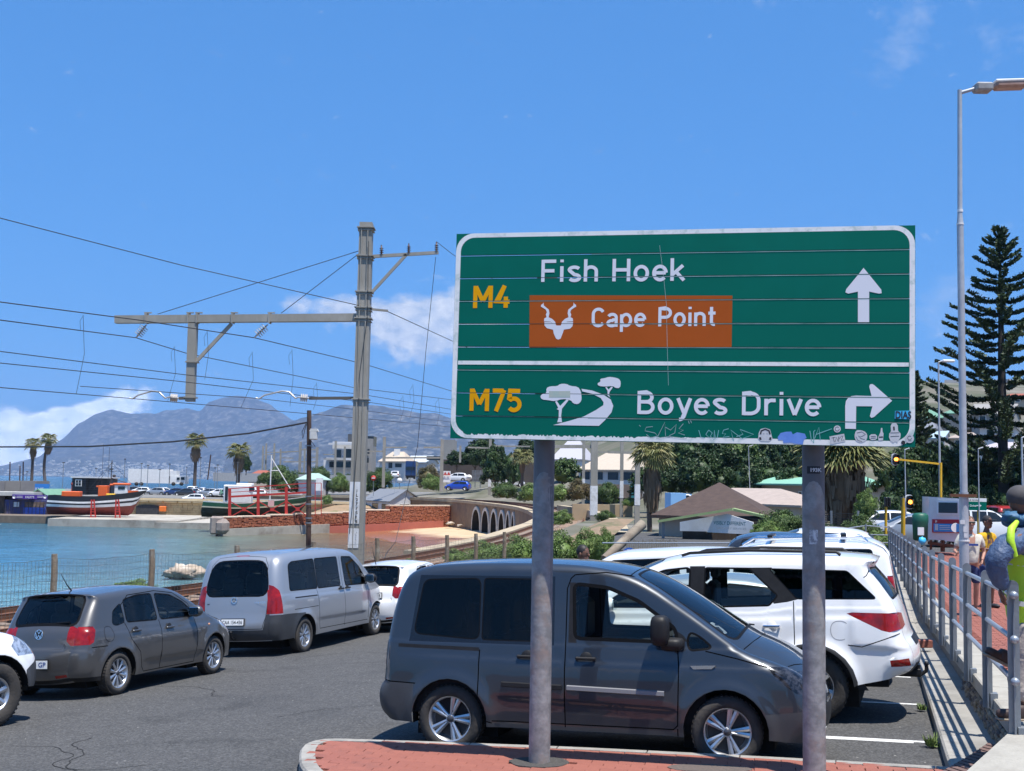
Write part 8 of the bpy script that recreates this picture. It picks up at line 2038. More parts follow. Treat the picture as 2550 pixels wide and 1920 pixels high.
for k in range(34):
 px=1500+k*5.6;b=MB();d=45;a,c=P(px,1440,d),P(px,(1392 if px < 1560 else 1345)+rv.uniform(-4,4),d);b.box(((a.x+c.x)/2,d,(a.z+c.z)/2),(.055,.03,c.z-a.z));b.build('slat',pm('slat_wood',(.28,.25,.20),(.18,.16,.13),6,.9),tf)
b=MB();b.tube([P(1505,1392,44.6),P(1600,1305,46)],[.16,.2],8);b.build('log',rub,tf)
bs=thing('round_top_sign','small blue and white arched sign on the slatted fence behind the white bakkie','sign',tuple(P(1567,1385,43.5)));
for w_,o_,mt in ((.27,0,pm('sign_blue',(.02,.10,.42),rough=.5)),(.2,-.02,hwhite)):b=MB();c=P(1567,1382,43.6+o_);b.prism([(-w_,-.05),(w_,-.05)]+[(w_*math.cos(t),w_*math.sin(t)) for t in fr(0,math.pi,10)],c,(1,0,0),(0,0,1),-.015);b.build('plate',mt,bs)
b=MB();b.box(P(1567,1382,43.55)+V((0,0,.07)),(.06,.02,.15),bev=.01);b.build('figure_mark',MATS['sign_blue'],bs);b=MB();b.box(P(1567,1389,43.6)-V((0,0,.02)),(.5,.03,.12));b.build('lower_plate',MATS['sign_blue'],bs)
text('sign_lettering','KALK BAY',frame_w,bs,P(1558,1391.5,43.55),(1,0,0),(0,0,1),.28,.055)
phouse('veranda_house','white veranda house with wide cream hipped roof below the sign',1440,152,1590,146,1640,165,1222,1172,1127,wall_w,roof_cream,hip=True,w=[(.04,.2,1196,1176),(.26,.42,1196,1176),(.5,.68,1196,1176),(.74,.94,1196,1176)])
phouse('house','grey roofed house high behind the veranda house',1375,190,1450,186,1480,196,1165,1145,1100,wall_w,pm('roof_lilac',(.42,.41,.45),rough=.8),hip=True)
pxbox(1460,1600,1206,1240,142,.6,pm('stone_base',(.20,.15,.12),(.12,.10,.09),2,.95,bump=.6),'stone_wall',None,label='rough stone wall under the veranda house',cat='stone wall');pxbox(1572,1582,1206,1240,141.5,.3,pm('teal_door',(.02,.16,.18),rough=.6),'door',None,label='teal door in the stone wall under the veranda house',cat='door');pxbox(1425,1575,1256,1300,106,.6,pm('yellow_wall',(.45,.33,.20),(.38,.28,.17),1,.9),'low_wall',None,label='low yellowish wall beside the outer rail curve',cat='wall')
palm('old palm with long hanging dark skirt beside the brown roofed building',1622,1080,1400,74,112,(1168,1275,24),12,-6,nf=46)
rst=phouse('restaurant','dark brown pyramid roofed building with green edged white front board',1640,62,1915,58,1925,70,1395,1296,1207,wall_c,roof_brown,hip='pyramid',over=.5)
A,B=P(1650,1300,60.2),P(1912,1300,56.6)
gb=thing('shop_front','white front board with green gable edge and the words VISIBLY DIFFERENT','shop front',tuple(P(1800,1390,57)));b=MB();fx=(B-A);fx.z=0;fx.normalize();fo=P(1695,1322,59.4);k=59/FPX
b.prism([(0,0),(200*k,-1*k),(200*k,28*k),(130*k,46*k),(0,22*k)],fo,fx,(0,0,1),.08);b.build('front_board',hwhite,gb)
for (x0,y0,x1,y1) in ((1640,1298,1825,1268),(1825,1268,1930,1292)):b=MB();b.beam(P(x0,y0,58.6),P(x1,y1,57.6),.5,.12);b.build('green_eave',pm('eave_green',(.22,.30,.12),(.30,.38,.18),3,.7),gb)
text('sign_lettering','VISIBLY DIFFERENT',pm('letter_teal',(.02,.12,.14),rough=.6),gb,P(1777,1306,56.9),fx,(0,0,1),88*57/FPX,9*57/FPX,bold=.02);text('sign_lettering','LAUNDRY SERVICES',pm('letter_grey',(.40,.42,.42),rough=.7),gb,P(1785,1317,56.9),fx,(0,0,1),80*57/FPX,5*57/FPX)
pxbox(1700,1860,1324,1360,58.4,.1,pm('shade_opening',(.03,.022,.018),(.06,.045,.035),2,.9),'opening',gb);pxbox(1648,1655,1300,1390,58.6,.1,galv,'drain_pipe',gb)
bb_=thing('blue_building','small bright blue building with round window left of the brown roof','building',tuple(P(1695,1280,80)));pxbox(1670,1708,1228,1290,80,3,wall_b,'wall',bb_);pxbox(1690,1722,1230,1290,80.5,3,wall_b,'wall',bb_);b=MB();b.lathe([(.34,.03),(.34,-.03),(.26,-.03)],P(1712,1243,80.3),'y',18);b.build('round_window_frame',hwhite,bb_);b=MB();b.lathe([(.27,-.01),(0,-.01)],P(1712,1243,80.3),'y',18);b.build('pane',glassd,bb_)
phouse('tiled_building','low building with faded pale tiled roofs right of the brown roof',1700,86,1990,74,2060,88,1320,1262,1220,wall_c,roof_tile,hip=True)
phouse('green_roof_house','pinkish building with bright green hipped roof behind the right sign post',1890,104,2010,98,2205,116,1262,1208,1162,wall_p,pm('roof_mint2',(.20,.42,.30),(.24,.47,.34),2,.6),hip=True,w=[(.28,.34,1236,1226),(.55,.6,1236,1226),(.85,.9,1236,1226)],over=.8)
phouse('flat_building','beige flat roofed building right of the green roof',2165,96,2245,94,2270,104,1285,1216,1216,wall_c,wall_c);pxbox(2160,2245,1246,1300,88,3,wall_w,'garage',None,label='pale garage wall below the beige building',cat='garage')
palm('stout palm with very wide shaggy brown skirt behind the right sign post',2098,1036,1320,52,225,(1125,1292,62),40,nf=84)
mass=[(1600,1700,1095,1215,120),(1660,1760,1085,1210,116),(1730,1830,1090,1205,112),(1790,1890,1080,1200,115),(1860,1960,1088,1190,118),(1930,2010,1092,1200,122),(1690,1790,1120,1225,108),(1830,1930,1125,1220,110),(2215,2330,1110,1260,88),(2290,2400,1090,1270,84),(2340,2450,1105,1265,82),(2180,2270,1125,1240,95),(2250,2330,1175,1290,72),(2380,2480,1150,1290,78),(2440,2560,1120,1300,80),(2500,2640,1160,1290,76)]
cn={}
for i,(x0,x1,t_,bb,d) in enumerate(sorted(mass)):
 lab='dark green tree in the mass %s' % ('beneath the middle of the sign' if x1 < 1850 else 'behind the right sign post' if x1 < 2050 else 'behind the amber traffic light' if x1 < 2360 else 'below the tall pine')
 cn[lab]=cn.get(lab,-1)+1;ptree(lab.replace('in the mass ','')+', '+ordn(cn[lab]),x0,x1,t_,bb,d,'dark' if i % 4 else 'mid',.03,group='dark trees ' + lab[28:])
for px0,px1,t_,bb,d,kd,lab in ((1895,2000,1268,1345,50,'mid','leafy green hedge bush left of the right sign post'),(1870,1950,1300,1350,48,'light','lower leaves of the hedge beside the parked cars'),(2130,2185,1220,1300,49,'light','light green climber beside the palm skirt'),(2100,2190,1280,1370,46,'mid','green shrub behind the far railing'),(2000,2080,1300,1370,46,'dark','dark shrub under the stout palm'),(2150,2225,1325,1375,44,'light','low bright creeper behind the far railing'),(2030,2110,1340,1385,44,'olive','dry low shrub behind the far railing')):bush(lab,px0,px1,t_,bb,d,kd)
HS=[(2292,2350,2352,1055,1042,1022,175,wall_c,roof_green,'green roofed house left of the lamp post on the hill'),(2350,2415,2425,1045,1030,1020,170,wall_c,roof_green,'green roofed house behind the tall lamp post'),(2292,2330,2350,1080,1068,1050,160,wall_p,roof_g,'pinkish house with small solar panel on the hill'),(2312,2352,2365,1108,1092,1076,140,wall_w,pm('roof_bluegrey',(.36,.46,.50),rough=.7),'white gabled house with blue grey roof above the trees'),(2365,2440,2450,1110,1092,1080,135,wall_c,roof_tile,'brown tiled house beside the tall lamp post'),(2420,2520,2540,1062,1032,1008,165,wall_g,wall_g,'long grey flat roofed building behind the pine'),(2440,2560,2580,1140,1118,1104,120,wall_w,pm('roof_lilac2',(.42,.38,.40),rough=.8),'white house with lilac grey roof behind the pine trunk'),(2480,2560,2590,1000,992,982,190,wall_c,roof_red,'red roofed house high behind the pine'),(2440,2530,2540,1082,1066,1058,150,wall_w,roof_g,'pale modern house with dark band behind the pine')]
for a,c,e,yb_,ye,yr,d,w_,r_,lab in HS:phouse('house',lab,a,d,c,d-2,e,d+8,yb_+14,ye,yr,w_,r_,hip='gable' not in lab and 'flat' not in lab,w=[(.2,.35,yb_,ye+4),(.6,.75,yb_,ye+4)])
ht=MB();hr=random.Random(8)
for _ in range(260):
 x,y=hr.uniform(250,620),hr.uniform(420,1150);q=hr.uniform(4,9);z=land_pt(500,0).z*0-.15+hill_z(x,y)
 ht.box((x,y,z+1.5),(q,q*.8,hr.uniform(3,6)),hr.uniform(0,3))
ht.build('hillside_houses',pm('far_houses',(.50,.48,.46),(.34,.30,.27),.05,.8),kind='stuff')
ft=MB()
for _ in range(900):
 px=hr.gauss(330,170);d=hr.uniform(7600,9200)
 if not -100 < px < 760:continue
 p=P(px,1180,d);q=hr.uniform(8,22);rise=hr.uniform(0,1)**2.2;ft.box((p.x,d+rise*600,4+rise*110),(q*1.3,q,hr.uniform(5,11)),hr.uniform(0,3))
ft.build('far_town',pm('far_town_walls',(.62,.60,.56),(.45,.42,.38),.002,.8),kind='stuff')
# ================================================================== MORE CARS, STREET FURNITURE, PINE, PEOPLE
BAK=dict(PICK,paint=white_paint,wb=3.0,w=1.83,rw=.38,style='six',flare=.035,gap=.08,side=PICK['side'][:1]+[('headlamp',[(1.72,.92),(1.80,.80),(2.30,.80),(2.30,1.02),(1.85,1.04)],lamp_clear)],side_low=[('bumper',[(1.90,.3),(1.92,.62),(2.4,.86),(2.4,.3)],bumper_g)],top=[('bumper',[(2.25,.78,0),(2.25,.78,1),(2.2,.42,1),(2.2,.42,0)],bumper_g)])
q=fit_pose(-8,14,1.2,3.0,[((1.5,-.88,.38),(-8,1722)),((2.22,-.6,.6),(80,1688)),((2.0,-.8,.95),(52,1583))])
bak,ap=make_car('parked_bakkie','white bakkie nose with grey bumper cut off by the left edge of the picture','bakkie',(q[0],q[1],0),q[2],BAK);set_pose(bak,q,3.0)
c=V((-2.42,28.0));getz,ap=make_car('parked_car','white hatchback half hidden between the silver van and the dark grey van','car',(c.x,c.y,0),R(76),dict(POLO,paint=white_paint,w=1.67));set_pose(getz,(c.x,c.y,R(76)),2.47)
plate(ap,-1.94,.80,'CA 532',black_txt,.4,.10);b=MB();b.tube([(-1.5,.1,1.42),(-1.75,.1,1.85)],[.012,.005],5);b.build('roof_aerial',black_pl,getz,local=True)
def lot(kind,colr,x,y,a,lab,**k):
 S=dict(SIMPLE if kind == 'hatch' else PICK,paint=pcol[colr],sp=.13,**k)
 if kind == 'pick':S['windows']=[dict(w_,m=g_tint) for w_ in S['windows']]
 r,ap=make_car('parked_car',lab,'car',(x,y,0),R(a),S);set_pose(r,(x,y,R(a)),S['wb']);return r,ap
lot('hatch','silver',3.6,17.35,-15,'silver car whose nose shows just past the white four-by-four')
lot('pick','white',3.95,19.9,-15,'white bakkie with canopy directly behind the white four-by-four')
r_,ap=lot('pick','white',4.7,22.4,165,'white wagon with pale roof rails behind the white bakkie canopy')
for sg in (1,-1):b=MB();b.tube([(-2.0,sg*.6,1.75),(-1.9,sg*.6,1.84),(0,sg*.62,1.84),(.2,sg*.6,1.72)],.03,6);b.build('roof_rail',chrome_m,r_,local=True)
for x_ in (-1.6,-.3):b=MB();b.beam((x_,-.7,1.87),(x_,.7,1.87),.09,.04);b.build('cross_bar',black_pl,r_,local=True)
lot('pick','white',5.5,25.0,165,'white double cab with black roof bar mount right of the white wagon');lot('hatch','white',6.6,27.6,165,'white hatchback with small spoiler beyond the white four-by-four roof');lot('hatch','dark',7.4,30.2,-15,'dark car near the far end of the parking bays');lot('hatch','white',8.2,32.8,165,'farthest white car in the row below the far railing')
lbk=PZ(2312,1588,0);y_=lbk.y*.0+19.2;b=MB();x_=rail_x(19.2)-.22;b.box((x_,19.2,G(x_,19.2)+.25),(.30,.12,.12),.1,bev=.01);b.build('loose_brick',brick_m[0],label='loose red brick lying on the channel against the railing wall',cat='brick')
def tuft(px,py,r,lab):
 p=PG(px,py);p.z += .02;b=MB();r_=random.Random(px)
 for k in range(70):a=r_.uniform(0,6.28);l=r*r_.uniform(.5,1.2);q=p+V((r_.uniform(-r,r)*.5,r_.uniform(-r,r)*.5,0));e_=q+V((math.cos(a)*l*.6,math.sin(a)*l*.6,l));s_=V((-math.sin(a),math.cos(a),0))*.012;b.add([q-s_,q+s_,e_],[(0,1,2)])
 b.build('weed',lf_light,label=lab,cat='weed')
tuft(2322,1862,.12,'larger green weed growing at the foot of the kerb');tuft(2296,1772,.07,'smaller green weed at the kerb by the upper bay line')
# ---- street lamps
conc_l=pm('lamp_concrete',(.42,.44,.47),(.34,.36,.39),5,.6,bump=.2,c3=(.5,.52,.54),scale3=1.4,metal=.2)
D2=20.3
sl_=thing('street_lamp','tall grey street lamp rising out of the walkway beside the big sign','street lamp',tuple(P(2400,1535,D2)))
b=MB();b.tube([V((P(2402,1560,D2).x,D2,.2)),P(2400,1225,D2)],[.084,.076],16);b.tube([P(2400,1225,D2),P(2391,556,D2)],[.062,.056],16);b.build('lower_shaft',conc_l,sl_)
b=MB();b.tube([P(2391,556,D2),P(2390.5,535,D2),P(2390,224,D2)],[.056,.042,.038],14);b.build('upper_shaft',conc_l,sl_)
b=MB();b.tube([P(2391,560,D2),P(2391,556,D2)],.062,14);b.tube([P(2391,528,D2),P(2391,522,D2)],.048,14);b.build('collar',hwhite,sl_)
b=MB();b.tube([P(2392,231,D2),P(2427,221,D2)],.032,8);b.build('bracket_arm',conc_l,sl_)
b=MB();b.box(P(2447,219,D2),(.30,.26,.15),bev=.03);b.build('lamp_gear_box',pm('lamp_gear',(.16,.13,.11),(.35,.36,.37),6,.6),sl_);b=MB();M_=Matrix.Rotation(-.05,3,'Y');b.box(P(2514,213,D2),(.56,.26,.13),M=M_,bev=.04);b.build('lamp_lens',pm('lamp_lens_dirty',(.30,.17,.12),(.40,.26,.20),9,.3),sl_);b=MB();b.box(P(2514,207,D2)+V((0,0,.015)),(.58,.28,.05),M=M_,bev=.015);b.build('lamp_hood',hwhite,sl_)
b=MB();b.box(P(2398,1234,D2-.08),(.45,.06,.05));b.build('rusty_clamp',rust,sl_);b=MB();b.tube([P(2401,1348,D2),P(2401,1344,D2)],.09,14);b.build('band',hwhite,sl_)
for px,py,w_,h_ in ((2404,1318,.09,.1),(2397,1300,.10,.07),(2405,1333,.08,.08)):b=MB();b.box(P(px,py,D2-.082),(w_*.8,.01,h_));b.build('post_sticker',st_white,sl_)
def lamp2(px,pyt,pyb,d,label,arm=34,w_=.09):
 t=thing('street_lamp',label,'street lamp',tuple(P(px,pyb,d)));b=MB();b.tube([P(px,pyb,d)-V((0,0,.5)),P(px-4,pyt,d)],[w_*.55,w_*.38],8);b.tube([P(px-4,pyt,d),P(px+8,pyt-4,d)],.03,5);b.build('pole',conc_l,t)
 if arm:b=MB();b.box(P(px+arm*.6,pyt-3,d),(arm*.9/FPX*d,.2,.10),bev=.03);b.build('lamp_head',hwhite,t)
lamp2(2341,902,1242,47,'slim grey street lamp left of the tall lamp, behind the white kiosk');lamp2(2257,1120,1322,60,'thin grey pole between the two amber traffic lights',0,.07);lamp2(2440,1118,1400,50,'thin grey pole behind the man in the black cap',0,.06);lamp2(1868,1112,1225,90,'thin pale pole above the brown roof',0,.06);lamp2(2548,1090,1260,60,'pole at the right edge behind the man in the cap',0,.12);lamp2(985,1190,1290,186,'slim pale pole by the end of the stone wall',0,.07)
# ---- traffic lights
amb=pm('amber_lit',(.9,.25,.03),emit=((1.,.28,.04),5.));tl_b=pm('signal_black',(.012,.012,.012),rough=.5);yel2=pm('signal_yellow',(.72,.42,.02),(.6,.35,.02),3,.5)
def signal(parent,px,py,d,lit=True,w_=.36,h_=.78):
 c=P(px,py,d);b=MB();b.prism(round_poly([(-w_/2,-h_/2),(w_/2,-h_/2),(w_/2,h_/2),(-w_/2,h_/2)],.17),c,(1,0,0),(0,0,1),.05);b.build('backing_board',hwhite,parent)
 b=MB();b.prism(round_poly([(-w_*.38,-h_*.43),(w_*.38,-h_*.43),(w_*.38,h_*.43),(-w_*.38,h_*.43)],.13),c-V((0,.03,0)),(1,0,0),(0,0,1),-.12 if False else .1);b.build('housing',tl_b,parent)
 for k in (-1,0,1):b=MB();b.lathe([(.085,-.02),(.06,-.035),(0,-.04)],c+V((0,-.14,k*h_*.27)),'y',14);b.build('lens',amb if (lit and k == 0) else pm('lens_dark',(.03,.02,.015),rough=.2),parent);b=MB();b.lathe([(.10,.0),(.10,-.12)],c+V((0,-.12,k*h_*.27)),'y',12);b.build('visor',tl_b,parent)
t1=thing('traffic_light','amber traffic light hanging on the long yellow arm','traffic light',tuple(P(2345,1250,46)));b=MB();b.beam(P(2236,1144,46),P(2338,1155,46),.07,.07);b.tube([P(2343,1320,46),P(2343,1152,46)],.05,10);b.build('mast_arm',yel2,t1);signal(t1,2228,1144,45.8,w_=.27,h_=.46)
t2=thing('traffic_light','amber traffic light low beside the thin grey pole','traffic light',tuple(P(2262,1320,46)));b=MB();b.tube([P(2250,1345,46.3),P(2250,1240,46.3)],.07,8);b.build('pole',yel2,t2);signal(t2,2263,1250,45.8,w_=.30,h_=.56)
for px,lab in ((2206,'traffic light seen side on, on the yellow post left of the pair'),(2247,'cluster of black traffic lights seen side on behind the climber')):
 t=thing('traffic_light',lab,'traffic light',tuple(P(px,1330,52)));b=MB();b.tube([P(px,1330,52),P(px,1262,52)],.06,8);b.build('pole',yel2,t)
 for dx in (0,8):b=MB();b.box(P(px+dx,1250,52),(.09,.3,.42),bev=.03);b.build('housing',tl_b,t)
# ---- kiosk trailer, bin, road name sign
KD=44
ks=thing('kiosk_trailer','small white kiosk trailer with dark window and red and blue banner','kiosk',tuple(P(2355,1370,KD)))
A,B=P(2314,1345,KD),P(2392,1351,KD-1.2);
def ky(px,py,o=0.):t=(px-2314)/78;d=lerp(KD,KD-1.2,t)-o;return P(px,py,d)
b=MB();q=[ky(2314,1237),ky(2396,1242),ky(2396,1351),ky(2314,1343)];bk=[p+V((.4,1.9,0)) for p in q];b.add(q+bk,[(3,2,1,0),(0,1,5,4),(2,3,7,6),(3,0,4,7),(1,2,6,5),(4,5,6,7)]);b.build('body',hwhite,ks)
def kq(x0,y0,x1,y1,mt,nm,o,par=None):
 b=MB();q=[ky(x0,y0,o),ky(x1,y0+.8,o),ky(x1,y1+.8,o),ky(x0,y1,o)];b.add(q+[p+V((0,.05,0)) for p in q],[(3,2,1,0),(0,1,5,4),(1,2,6,5),(2,3,7,6),(3,0,4,7)]);return b.build(nm,mt,par or ks)
f=kq(2334,1247,2389,1281,pm('kiosk_frame',(.8,.8,.8),rough=.5),'window',.07);kq(2338,1251,2384,1277,glassd,'pane',.10,f)
kq(2322,1293,2392,1326,pm('banner_red',(.55,.03,.04),(.48,.03,.05),3,.6),'banner',.06);kq(2326,1304,2392,1324,pm('banner_blue',(.05,.30,.68),(.08,.36,.72),2,.6),'banner_panel',.10)
text('banner_lettering','PUBLIC MARKET',hwhite,ks,ky(2330,1302,.12),(1,0,0),(0,0,1),.95,.09);text('banner_lettering','VIP',navy_txt,ks,ky(2375,1319,.15),(1,0,0),(0,0,1),.2,.11,bold=.04)
b=MB();b.lathe([(.17,0),(0,0)],ky(2380,1314,.12),'y',16);b.build('banner_roundel',hwhite,ks);kq(2329,1305,2336,1320,hwhite,'banner_picture',.12)
for k in range(3):kq(2340,1308+k*4.5,2366,1309.6+k*4.5,hwhite,'small_print',.12)
b=MB();b.beam(ky(2312,1352),ky(2394,1362),.08,.1);[b.beam(ky(x,1345),ky(x,1374),.07,.07) for x in (2318,2345,2350,2390)];b.build('chassis',rust,ks)
bn=thing('litter_bin','dark green litter bin with pale notice at the end of the walkway','litter bin',tuple(P(2292,1345,43)));b=MB();b.lathe([(0,-.02),(.25,0),(.27,.62),(.28,.66),(.28,.9),(.2,.98),(0,1.0)],P(2292,1346,43),'z',18);b.build('body',pm('bin_green',(.01,.10,.06),rough=.5),bn);b=MB();b.box(P(2293,1323,42.7),(.22,.04,.28));b.build('notice',hwhite,bn)
b=MB();b.ell(P(2297,1347,42.4),(.13,.12,.14),jit=.4);b.build('plastic_bag',st_cyan,label='bright blue plastic bag at the foot of the green bin',cat='bag')
rn=thing('road_sign','white and green street name board lettered K ROAD and s Drive','road sign',tuple(P(2430,1380,52)));b=MB();b.box(P(2425,1245,52),(1.1,.05,.16));b.build('name_board',hwhite,rn);b=MB();b.box(P(2425,1260,52),(1.1,.05,.38));b.build('direction_board',sgreen,rn);b=MB();b.tube([P(2436,1390,52.1),P(2436,1240,52.1)],.05,8);b.build('post',yel2,rn)
text('sign_lettering','KALK ROAD',black_txt,rn,P(2404,1247.5,51.9),(1,0,0),(0,0,1),.62,.08);text('sign_lettering','Boyes Drive',hwhite,rn,P(2396,1263,51.9),(1,0,0),(0,0,1),.62,.12);b=MB();c=P(2437,1259,51.92);b.beam(c-V((.1,0,0)),c+V((.05,0,0)),.01,.035);b.prism([(0,-.06),(.09,0),(0,.06)],c+V((.04,0,0)),(1,0,0),(0,0,1),-.01);b.build('arrow',hwhite,rn)
gt=thing('bar_fence','black horizontal bar fence panel below the stout palm','fence',tuple(P(2090,1340,47)))
for k in range(12):b=MB();b.beam(P(2040,1278+k*5.6,47),P(2140,1280+k*5.4,47),.03,.03);b.build('bar',tl_b,gt)
for px in (2070,2137):b=MB();b.beam(P(px,1350,46.9),P(px,1272,46.9),.08,.08);b.build('post',galv,gt)
b=MB();b.add([(4,46.5,.08),(60,46.5,.08),(60,66,.02),(4,66,.02)],[(0,1,2,3)]);b.build('street',asphalt,kind='structure')
for px,py,d,kd,cl_,a,lab in ((2445,1330,56,'pick','white',4,'white canopied bakkie behind the two walking men'),(2268,1322,55,'hatch','silver',170,'pale car left of the white kiosk'),(2510,1320,62,'hatch','dark',10,'dark car behind the man in the cap'),(2190,1325,62,'hatch','white',178,'white car behind the climber and traffic lights'),(2480,1300,70,'pick','red',90,'red vehicle end on up the street')):p=P(px,py,d);far_car(kd,cl_,(p.x,d,.08),R(a),lab)
for k in range(9):bush('dark undergrowth beyond the street, '+ordn(k),2190+k*48,2262+k*48,1215-(k % 3)*6,1300,72+k % 2*3,'dark','undergrowth beyond the street',False)
for k in range(9):bush('dark undergrowth behind the brown roof, '+ordn(k),1570+k*60,1660+k*60,1165-(k % 3)*8,1235,104+k % 2*4,'dark','undergrowth behind the brown roof',False)
# ---- Norfolk pine
nl=leafmat('pine_needles',(.022,.044,.016),(.058,.085,.030),(.015,.028,.014),2.)
def norfolk(label,px,pyt,pyb,d,wpx,seed=1,whorl=.88):
 base=P(px,pyb,d);H=P(px,pyt,d).z-base.z;W_=wpx/2/FPX*d;t=thing('norfolk_pine',label,'pine tree',tuple(base));r=np.random.RandomState(seed)
 b=MB();b.tube([(0,0,-.5),(0,0,H*.5),(0,0,H)],[H*.020,H*.013,.02],10);C,A,B_=[],[],[]
 z=H*.10;k=0
 while z < H*.985:
  f=(z/H);L_=W_*(1.0-.12*max(0,.35-f)/.35)*min(1,(1-f)/.62)**.9+.15;nb_=6 if f < .8 else 5;ph=r.rand()*6
  for j in range(nb_):
   a=ph+j*2*math.pi/nb_+r.uniform(-.18,.18);l=L_*r.uniform(.78,1.1);n=max(5,int(l/.13));dx,dy=math.cos(a),math.sin(a);zs=z+r.uniform(-.15,.15);prev=None
   cur=lambda s:-.10*l*math.sin(math.pi*min(1,s*1.25))*(1-f)+.22*l*s**2.2+(.30*l*s if f > .8 else 0)
   b.tube([(dx*l*s,dy*l*s,zs+cur(s)) for s in (0,.35,.7,.95)],[.045*(1-f)+.02,.035*(1-f)+.015,.02,.01],4,False)
   for i in range(n):
    s=(i+.8)/n
    if s < .14:continue
    x,y,zz=dx*l*s,dy*l*s,zs+cur(s);wl=(.17+.13*math.sin(math.pi*s))*(.55+.45*l/W_)
    for sd in (-1,0,1):
     for m_ in range(3):
      ox,oy=-dy*sd*wl*(.2+.35*m_),dx*sd*wl*(.2+.35*m_);C.append((x+ox,y+oy,zz+.06+.05*m_*abs(sd)+r.uniform(-.04,.06)));q=r.normal(size=3)*.5+np.array([dx*.6-dy*sd*.8,dy*.6+dx*sd*.8,.45]);q /= np.linalg.norm(q);w2=np.cross(q,r.normal(size=3));w2 /= np.linalg.norm(w2);A.append(q*.165);B_.append(w2*.07)
  z += whorl*(1-.35*f)*H/17*(1 if f < .8 else .75);k += 1
 b.build('trunk',pm('pine_bark',(.035,.028,.024),(.06,.05,.045),4,.95),t,local=True)
 me=quads_mesh('crown',np.array(C),np.array(A),np.array(B_),nl);part_me('crown',me,t,(0,0,0),(1,1,1))
norfolk('tall dark Norfolk pine at the right edge with upswept tiers',2500,560,1262,76,400,3);norfolk('smaller dark pine tucked against the right edge of the sign',2282,930,1180,110,90,5,.8)
# ================================================================== PEOPLE
def skin(name,joints,edges,mt,parent,sub=1,root=0,extra=None,fold=0.):
 """joints: [(co, r or (rx, ry))]; grown with a Skin modifier into one surface"""
 me=bpy.data.meshes.new(name);me.from_pydata([tuple(j[0]) for j in joints],edges,[]);o=bpy.data.objects.new(name,me);COL.objects.link(o)
 md=o.modifiers.new('s','SKIN');md.use_smooth_shade=True;sv=me.skin_vertices[0].data
 for i,j in enumerate(joints):r=j[1] if isinstance(j[1],tuple) else (j[1],j[1]);sv[i].radius=r;sv[i].use_root=(i == root)
 s_=o.modifiers.new('u','SUBSURF');s_.levels=sub;s_.render_levels=sub
 dg=bpy.context.evaluated_depsgraph_get();m2=bpy.data.meshes.new_from_object(o.evaluated_get(dg));bpy.data.objects.remove(o)
 if extra:
  import bmesh
  bm=bmesh.new();bm.from_mesh(m2);e2=extra.mesh('x',mt);bm.from_mesh(e2);bm.to_mesh(m2);bm.free()
 if fold:
  ax=(V(joints[-1][0])-V(joints[0][0])).normalized()
  for v in m2.vertices:
   p=v.co;u=p.dot(ax);w_=mnoise.noise(V((p.x*5,p.y*5,p.z*5)))*.06;k=mnoise.noise(V((u*26+w_*60,p.x*5+3,p.y*5)))+.6*mnoise.noise(p*13);v.co=p+v.normal*(fold*k)
 m2.materials.clear();m2.materials.append(mt)
 m2.polygons.foreach_set('use_smooth',[True]*len(m2.polygons));m2.name=name
 return link(name,m2,parent)
def head_geo(b,c,fwd_,s=1.):
 """head with nose, brow, chin and ears; fwd_ = facing direction (horizontal)"""
 f=V(fwd_).normalized();sd=V((f.y,-f.x,0));M=Matrix((sd,f,V((0,0,1)))).transposed();c=V(c)
 b.ell(c+V((0,0,.02*s)),(.075*s,.095*s,.115*s),16,12,M=M);b.ell(c+f*.03*s-V((0,0,.055*s)),(.055*s,.065*s,.065*s),12,8,M=M);b.ell(c+f*.10*s-V((0,0,.012*s)),(.013*s,.02*s,.026*s),8,6,M=M);b.ell(c+f*.088*s-V((0,0,.06*s)),(.024*s,.012*s,.009*s),8,6,M=M)
 for q in (-1,1):b.ell(c+sd*q*.077*s-V((0,0,.0)),(.012*s,.022*s,.032*s),8,6,M=M)
 return M,f,sd
def hand_geo(b,w_,d,side,s=1.,curl=.5):
 """palm and five bent fingers from the wrist along d"""
 w_,d=V(w_),V(d).normalized();sd=V(side);sd=(sd-d*sd.dot(d)).normalized();n=d.cross(sd);M=Matrix((sd,d,n)).transposed();b.ell(w_+d*.045*s,(.042*s,.055*s,.017*s),12,8,M=M)
 for k,l in enumerate((.068,.078,.073,.056)):
  r0_=w_+d*.085*s+sd*(-.030+.020*k)*s;p1=r0_+d*l*.45*s;p2=p1+(d*(1-curl)+n*curl).normalized()*l*.35*s;p3=p2+(d*(1-curl*1.6)+n*curl*1.4).normalized()*l*.28*s;b.tube([r0_-d*.02*s,r0_,p1,p2,p3],[.010*s,.0095*s,.009*s,.008*s,.006*s],7)
 t0=w_+d*.02*s-sd*.035*s;b.tube([t0,t0+(d-sd).normalized()*.035*s,t0+(d*1.2-sd*.6).normalized()*.065*s],[.012*s,.011*s,.008*s],7)
skin_a=pm('skin_light',(.42,.22,.15),(.38,.19,.13),20,.55);skin_b=pm('skin_brown',(.16,.075,.045),(.13,.06,.038),20,.5);hair_m=pm('hair_dark',(.012,.009,.008),rough=.6);denim=pm('shorts_navy',(.02,.03,.10),(.03,.05,.14),12,.9);shoe_m=pm('shoe_dark',(.02,.02,.025),rough=.6);cap_m=pm('cap_black',(.02,.02,.022),rough=.8)
